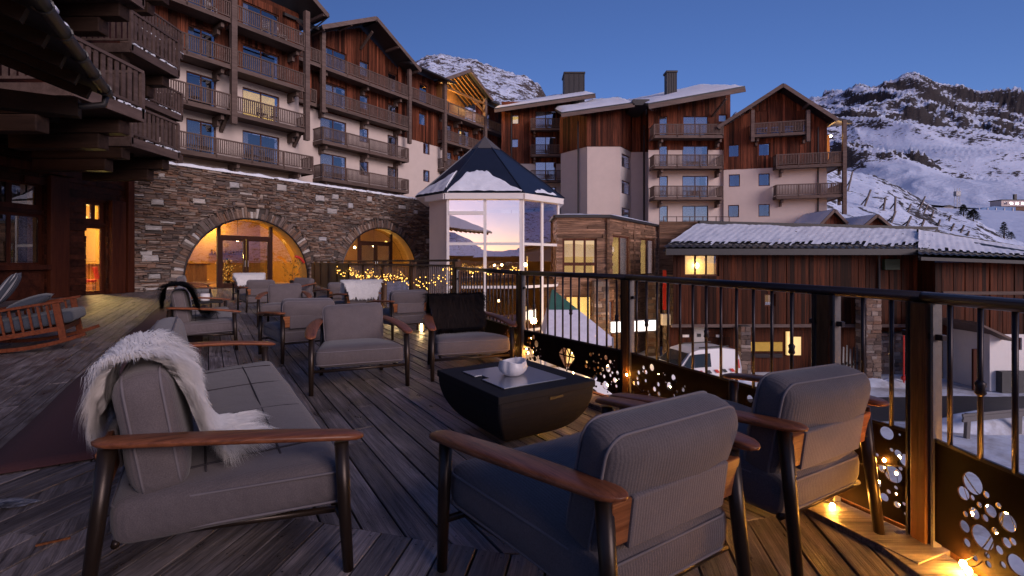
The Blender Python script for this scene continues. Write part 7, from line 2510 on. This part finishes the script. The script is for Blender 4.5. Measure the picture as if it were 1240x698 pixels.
def big_mountain():
    ridge = [(700, 182), (820, 152), (880, 140), (900, 131), (935, 127), (980, 122), (1000, 117), (1025, 112), (1045, 108), (1062, 107), (1080, 101), (1093, 95), (1104, 91), (1113, 92), (1124, 97), (1140, 104), (1158, 106), (1180, 110), (1205, 108), (1225, 112), (1240, 110), (1300, 118), (1400, 128), (1600, 150)]
    base = lambda px: gz(interp([(900, 262), (1050, 238), (1130, 250), (1240, 256), (1560, 262)], px), 330)
    def smooth(fn, px, r): return sum(fn(px + r * k / 4) * (5 - abs(k)) for k in range(-4, 5)) / 25.0
    cols = []
    for i in range(471):
        px = 760 + 800 * i / 470
        cols.append((smooth(base, px, 90), smooth(lambda q: gz(interp(ridge, q), 1400.0), px, 120), gz(smooth(lambda q: interp(ridge, q), px, 5), 1400.0)))
    mb = MB(); ni, nj = 470, 250; D, Y0, Yb = 1400.0, 330.0, 2300.0; cr = []
    def sm(a, b, x):
        t = max(0, min(1, (x - a) / (b - a))); return t * t * (3 - 2 * t)
    for j in range(nj + 1):
        v = j / nj
        for i in range(ni + 1):
            px = 760 + 800 * i / ni
            zb, zs, zr = cols[i]
            if v <= .86:
                Y = Y0 * (D / Y0) ** (v / .86); tt = (Y - Y0) / (D - Y0)
                z = zb + (zs + (zr - zs) * tt ** 6 - zb) * tt ** 1.30
            else:
                q = (v - .86) / .14; Y = D + (Yb - D) * q; tt = 1; z = zr * (1 - .5 * q)
            x = gx(px, Y)
            # spurs run down and to the right, so shear the domain
            u, w = x + .55 * Y, Y - .25 * x
            wx, wy = 60 * noise.noise((x / 230, Y / 230, 1)), 60 * noise.noise((x / 230, Y / 230, 7))
            big = noise.ridged_multi_fractal(((u + wx) / 300, (w + wy) / 520, 4.3), 1.0, 2.1, 4, 1.0, 2.0)
            mask = sm(.26, .60, tt + .34 * noise.noise((x / 170, Y / 260, 11)))
            mask = max(mask, sm(.12, .42, noise.noise((x / 120, Y / 140, 21))) * sm(.06, .2, tt))
            fine = noise.ridged_multi_fractal(((u + wx) / 62, (w + wy) / 90, 2.1), .8, 2.2, 6, 1.0, 2.0)
            edge = (1 - .60 * tt ** 6)
            z += edge * min(1, tt * 2.2) * (78 * (big - 1.25)) + edge * mask * 21 * (fine - 1.0)
            if tt > .9: z += 7 * noise.fractal((x / 22, Y / 40, 5), .8, 2.2, 5) * sm(.9, 1, tt)
            mb.v.append((x, Y, z)); cr.append(mask)
    for j in range(nj):
        for i in range(ni):
            k = j * (ni + 1) + i; mb.f.append((k, k + 1, k + ni + 2, k + ni + 1))
    o = mb.build('mountain', M['mt_right'], None, True, kind='structure')
    at = o.data.attributes.new('crag', 'FLOAT', 'POINT'); at.data.foreach_set('value', cr)
    return o
big_mountain()
terrain('mountain', M['mt_left'], [(300, 130), (420, 108), (480, 92), (500, 78), (518, 69), (532, 66), (548, 70), (575, 73), (600, 82), (630, 91), (650, 100), (660, 112), (668, 127), (685, 126), (705, 121), (730, 118), (765, 120), (800, 130), (900, 150)], 300, 900, 180, 640, 1000, 20, 260, 130, 20, 1 / 120.0, 8.0, 1.0, 5)
terrain('snowfield', M['snowfield'], [(880, 268), (980, 258), (1050, 240), (1130, 249), (1240, 254), (1560, 258), (1900, 262)], 860, 1900, 62, 360, 520, -3, 150, 60, 1.2, 1 / 60.0, 12.0, 1.1, .3, lambda px: gz(interp([(900, 312), (1240, 322), (1900, 330)], px), 62))
hill = terrain('hillside', M['hill'], [(980, 188), (1005, 196), (1020, 206), (1060, 213), (1085, 224), (1110, 238), (1135, 254), (1180, 266), (1215, 285), (1245, 296), (1300, 300), (1500, 305)], 940, 1500, 48, 110, 200, -1, 150, 90, 1.6, 1 / 14.0, 2.0, .9, .5, lambda px: gz(interp([(940, 285), (1240, 318), (1500, 330)], px), 48))
def hill_pt(px, py):
    """where the sight line of an image point meets the near hill"""
    dg = bpy.context.evaluated_depsgraph_get()
    d = Vector((gx(px, 1), 1, gz(py, 1) - H)).normalized()
    ok, loc, nrm, idx = hill.ray_cast(Vector((0, 0, H)), d)
    return loc if ok else None
bpy.context.view_layer.update()
cnt = {}; ORD = ('first', 'second', 'third', 'fourth', 'fifth', 'sixth', 'seventh', 'eighth', 'ninth', 'tenth')
for px, py, h, ln in sorted(((1026, 232, 24, 6), (1046, 250, 20, 8), (1069, 255, 16, 3), (1083, 256, 18, 1), (1098, 257, 10, 5), (1112, 254, 16, 8), (1118, 258, 10, 5), (1127, 264, 9, 3), (1078, 270, 14, 6), (1096, 275, 13, 7), (1115, 274, 8, 4), (1135, 274, 8, 3), (1150, 280, 9, 5), (1162, 282, 9, 5), (1148, 268, 7, 3), (1136, 287, 7, 0), (1170, 286, 6, 3), (1130, 284, 6, 3))):
    p = hill_pt(px, py)
    if p is None: continue
    row = 'upper' if py < 262 else ('middle' if py < 277 else 'lower')
    cnt[row] = cnt.get(row, -1) + 1
    t = thing('avalanche_barrier', '%s avalanche barrier post from the left in the %s row on the slope' % (ORD[cnt[row]], row), 'barrier', tuple(p), 0, 'avalanche barrier posts on the slope')
    k = p.y / F_
    MB().bar((0, 0, -.2), (ln * k, 0, h * k), .18, .18, (0, 1, 0)).build('barrier_post', M['rail'], t)
    MB().bar((ln * k * .6, 0, h * k * .6), (ln * k * .2, 1.6, -.3), .12, .12, (1, 0, 0)).build('stay', M['rail'], t)
def conifer(px, py, hpx, wpx, seed, label):
    p = hill_pt(px, py)
    if p is None: return
    r3 = random.Random(seed); k = p.y / F_; h, w = hpx * k, wpx * k
    t = thing('conifer_tree', label, 'tree', tuple(p), 0, 'dark trees on the slope')
    MB().tube([(0, 0, -.3), (0.02 * h, 0, h * .5), (0, 0, h * .95)], [.05 * h, .03 * h, .006 * h], 6).build('trunk', M['bark'], t)
    mb = MB()
    for _ in range(420):
        z = h * (r3.random() ** .8 * .92 + .08)
        rad = w / 2 * (1 - z / h) ** .7 * r3.uniform(.3, 1.1) * (1 + .3 * noise.noise((z * 2 / h, seed, 0)))
        a = r3.uniform(0, 6.28); c = Vector((rad * math.cos(a), rad * math.sin(a), z))
        d = Vector((math.cos(a), math.sin(a), r3.uniform(-.5, .2))) * w * .14; s_ = Vector((-d.y, d.x, r3.uniform(-.1, .1) * w)) * .35
        mb.add([c - d * .3, c + s_, c + d, c - s_], [(0, 1, 2, 3)])
    mb.build('crown', M['foliage'], t, kind='stuff')
conifer(1166, 262, 14, 14, 1, 'dark bushy tree at the foot of the mast')
conifer(1178, 268, 14, 16, 2, 'second bushy tree right of the mast tree')
conifer(1215, 289, 20, 12, 3, 'dark conifer on the slope at the right edge')
conifer(1198, 276, 7, 5, 4, 'tiny conifer upslope of the right edge conifer')
conifer(1224, 290, 9, 8, 5, 'small bush right of the large slope conifer')
# mast and far buildings on the plateau
Ym = 330
ms = thing('antenna_mast', 'grey lattice antenna mast on the snowy plateau', 'mast', (gx(1158.5, Ym), Ym, gz(256, Ym)))
u = Ym / F_
for sx in (-1, 1):
    for sy in (-1, 1): MB().bar((sx * 2 * u, sy * 2 * u, 0), (sx * 1.5 * u, sy * 1.5 * u, 28 * u), .3 * u, .3 * u, (1, 0, 0)).build('mast_leg', M['mast'], ms)
lt = MB()
for k in range(6):
    for s in (-1, 1): lt.bar((-1.9 * u * s, -1.9 * u, 4 * k * u), (1.9 * u * s, -1.9 * u, 4 * (k + 1) * u), .2 * u, .2 * u, (0, 1, 0))
lt.build('lattice', M['mast'], ms)
MB().box(-3 * u, 3 * u, -2 * u, 2 * u, 18 * u, 24 * u).build('antenna_panels', M['mast'], ms, bevel=.3)
hs = thing('mountain_station', 'large pale building with a balcony floor on the plateau at the right edge', 'building', (gx(1235, Ym), Ym, gz(258, Ym)))
MB().box(-23 * u, 20 * u, 0, 14 * u, 8 * u, 15 * u).build('upper_wall', M['plaster'], hs); MB().box(-11 * u, 20 * u, 1, 13 * u, -3 * u, 8 * u).build('lower_wall', M['clad_h'], hs)
MB().box(-24 * u, 20 * u, -1 * u, 15 * u, 15 * u, 16 * u).build('roof', M['roof_dark'], hs)
for k in range(4): MB().box((-20 + 7 * k) * u, (-16 + 7 * k) * u, -.1 * u, 0.2 * u, 10 * u, 13 * u).build('window', M['pane'], hs)
MB().box(-4 * u, -1 * u, 3 * u, 5 * u, 16 * u, 23 * u).build('chimney', M['roof_dark'], hs)
bd = thing('ice_rink_cover', 'long low bright blue covered ramp left of the plateau building', 'shelter', (gx(1196, Ym), Ym - 4, gz(257, Ym)))
blue = plain('blue_sheet', (0.04, 0.14, 0.34), .5)
MB().prism([(-22 * u, 0), (26 * u, 0), (26 * u, 5 * u), (0, 6 * u), (-12 * u, 4.5 * u)], 0, 5).build('blue_cover', blue, bd)
for k in range(5): MB().box((-18 + 10 * k) * u, (-17.4 + 10 * k) * u, -.4, -.05, 0, 4.2 * u).build('rib', M['white_paint'], bd)
hc = thing('mountain_hut', 'small pale hut left of the antenna mast', 'hut', (gx(1148, Ym), Ym, gz(256, Ym)))
MB().box(-6 * u, 6 * u, 0, 8 * u, -2 * u, 5 * u).build('wall', M['concrete_pale'], hc); MB().prism([(-7 * u, 5 * u), (7 * u, 5 * u), (0, 7.5 * u)], -1, 9 * u).build('roof', M['roof_dark'], hc)
# valley ridge behind the camera, seen only in the reflections
mb = MB(); n = 160
for j in range(9):
    for i in range(n + 1):
        x = -2600 + 5200 * i / n
        h = 45 + 75 * math.exp(-((x + 290) / 130) ** 2) + 40 * math.exp(-((x - 700) / 500) ** 2) + 30 * noise.fractal((x * .004, j * .3, 3), .8, 2.1, 5)
        q = j / 8
        mb.v.append((x, -1500 - 500 * q, -6 + h * q))
for j in range(8):
    for i in range(n):
        k = j * (n + 1) + i; mb.f.append((k, k + 1, k + n + 2, k + n + 1))
mb.build('valley_ridge', M['mt_left'], None, True, kind='structure')

mb = MB(); n = 150
for j in range(11):
    for i in range(n + 1):
        y = -1500 + 3300 * i / n
        h = 210 + 130 * math.exp(-((y - 150) / 420) ** 2) + 90 * noise.fractal((y * .003, j * .25, 8), .8, 2.1, 5)
        q = j / 10
        mb.v.append((1150 + 650 * q + 60 * noise.noise((y * .004, j * .4, 2)), y, -6 + h * q + 22 * noise.fractal((y * .012, j * .9, 5), .8, 2.1, 4) * min(1, q * 3)))
for j in range(10):
    for i in range(n):
        k = j * (n + 1) + i; mb.f.append((k, k + 1, k + n + 2, k + n + 1))
mb.build('side_ridge', M['mt_left'], None, True, kind='structure')

print('PILLOWS', [(o.name, CX + F_ * o.location.x / o.location.y, CY - F_ * (o.location.z - H) / o.location.y) for o in bpy.data.objects if o.name.startswith('pillow')])

# unseen block added behind the camera to keep low light off the nearest seats
TBk = MB().box(-14, 9.5, -9, -2.6, -4.7, 1.65).build('unseen_shade_block', M['clad_dark'], None, kind='structure')
MB().box(-14.4, 9.9, -9.4, -2.3, 1.652, 1.75).build('unseen_shade_block_top', M['roof_dark'], TBk)
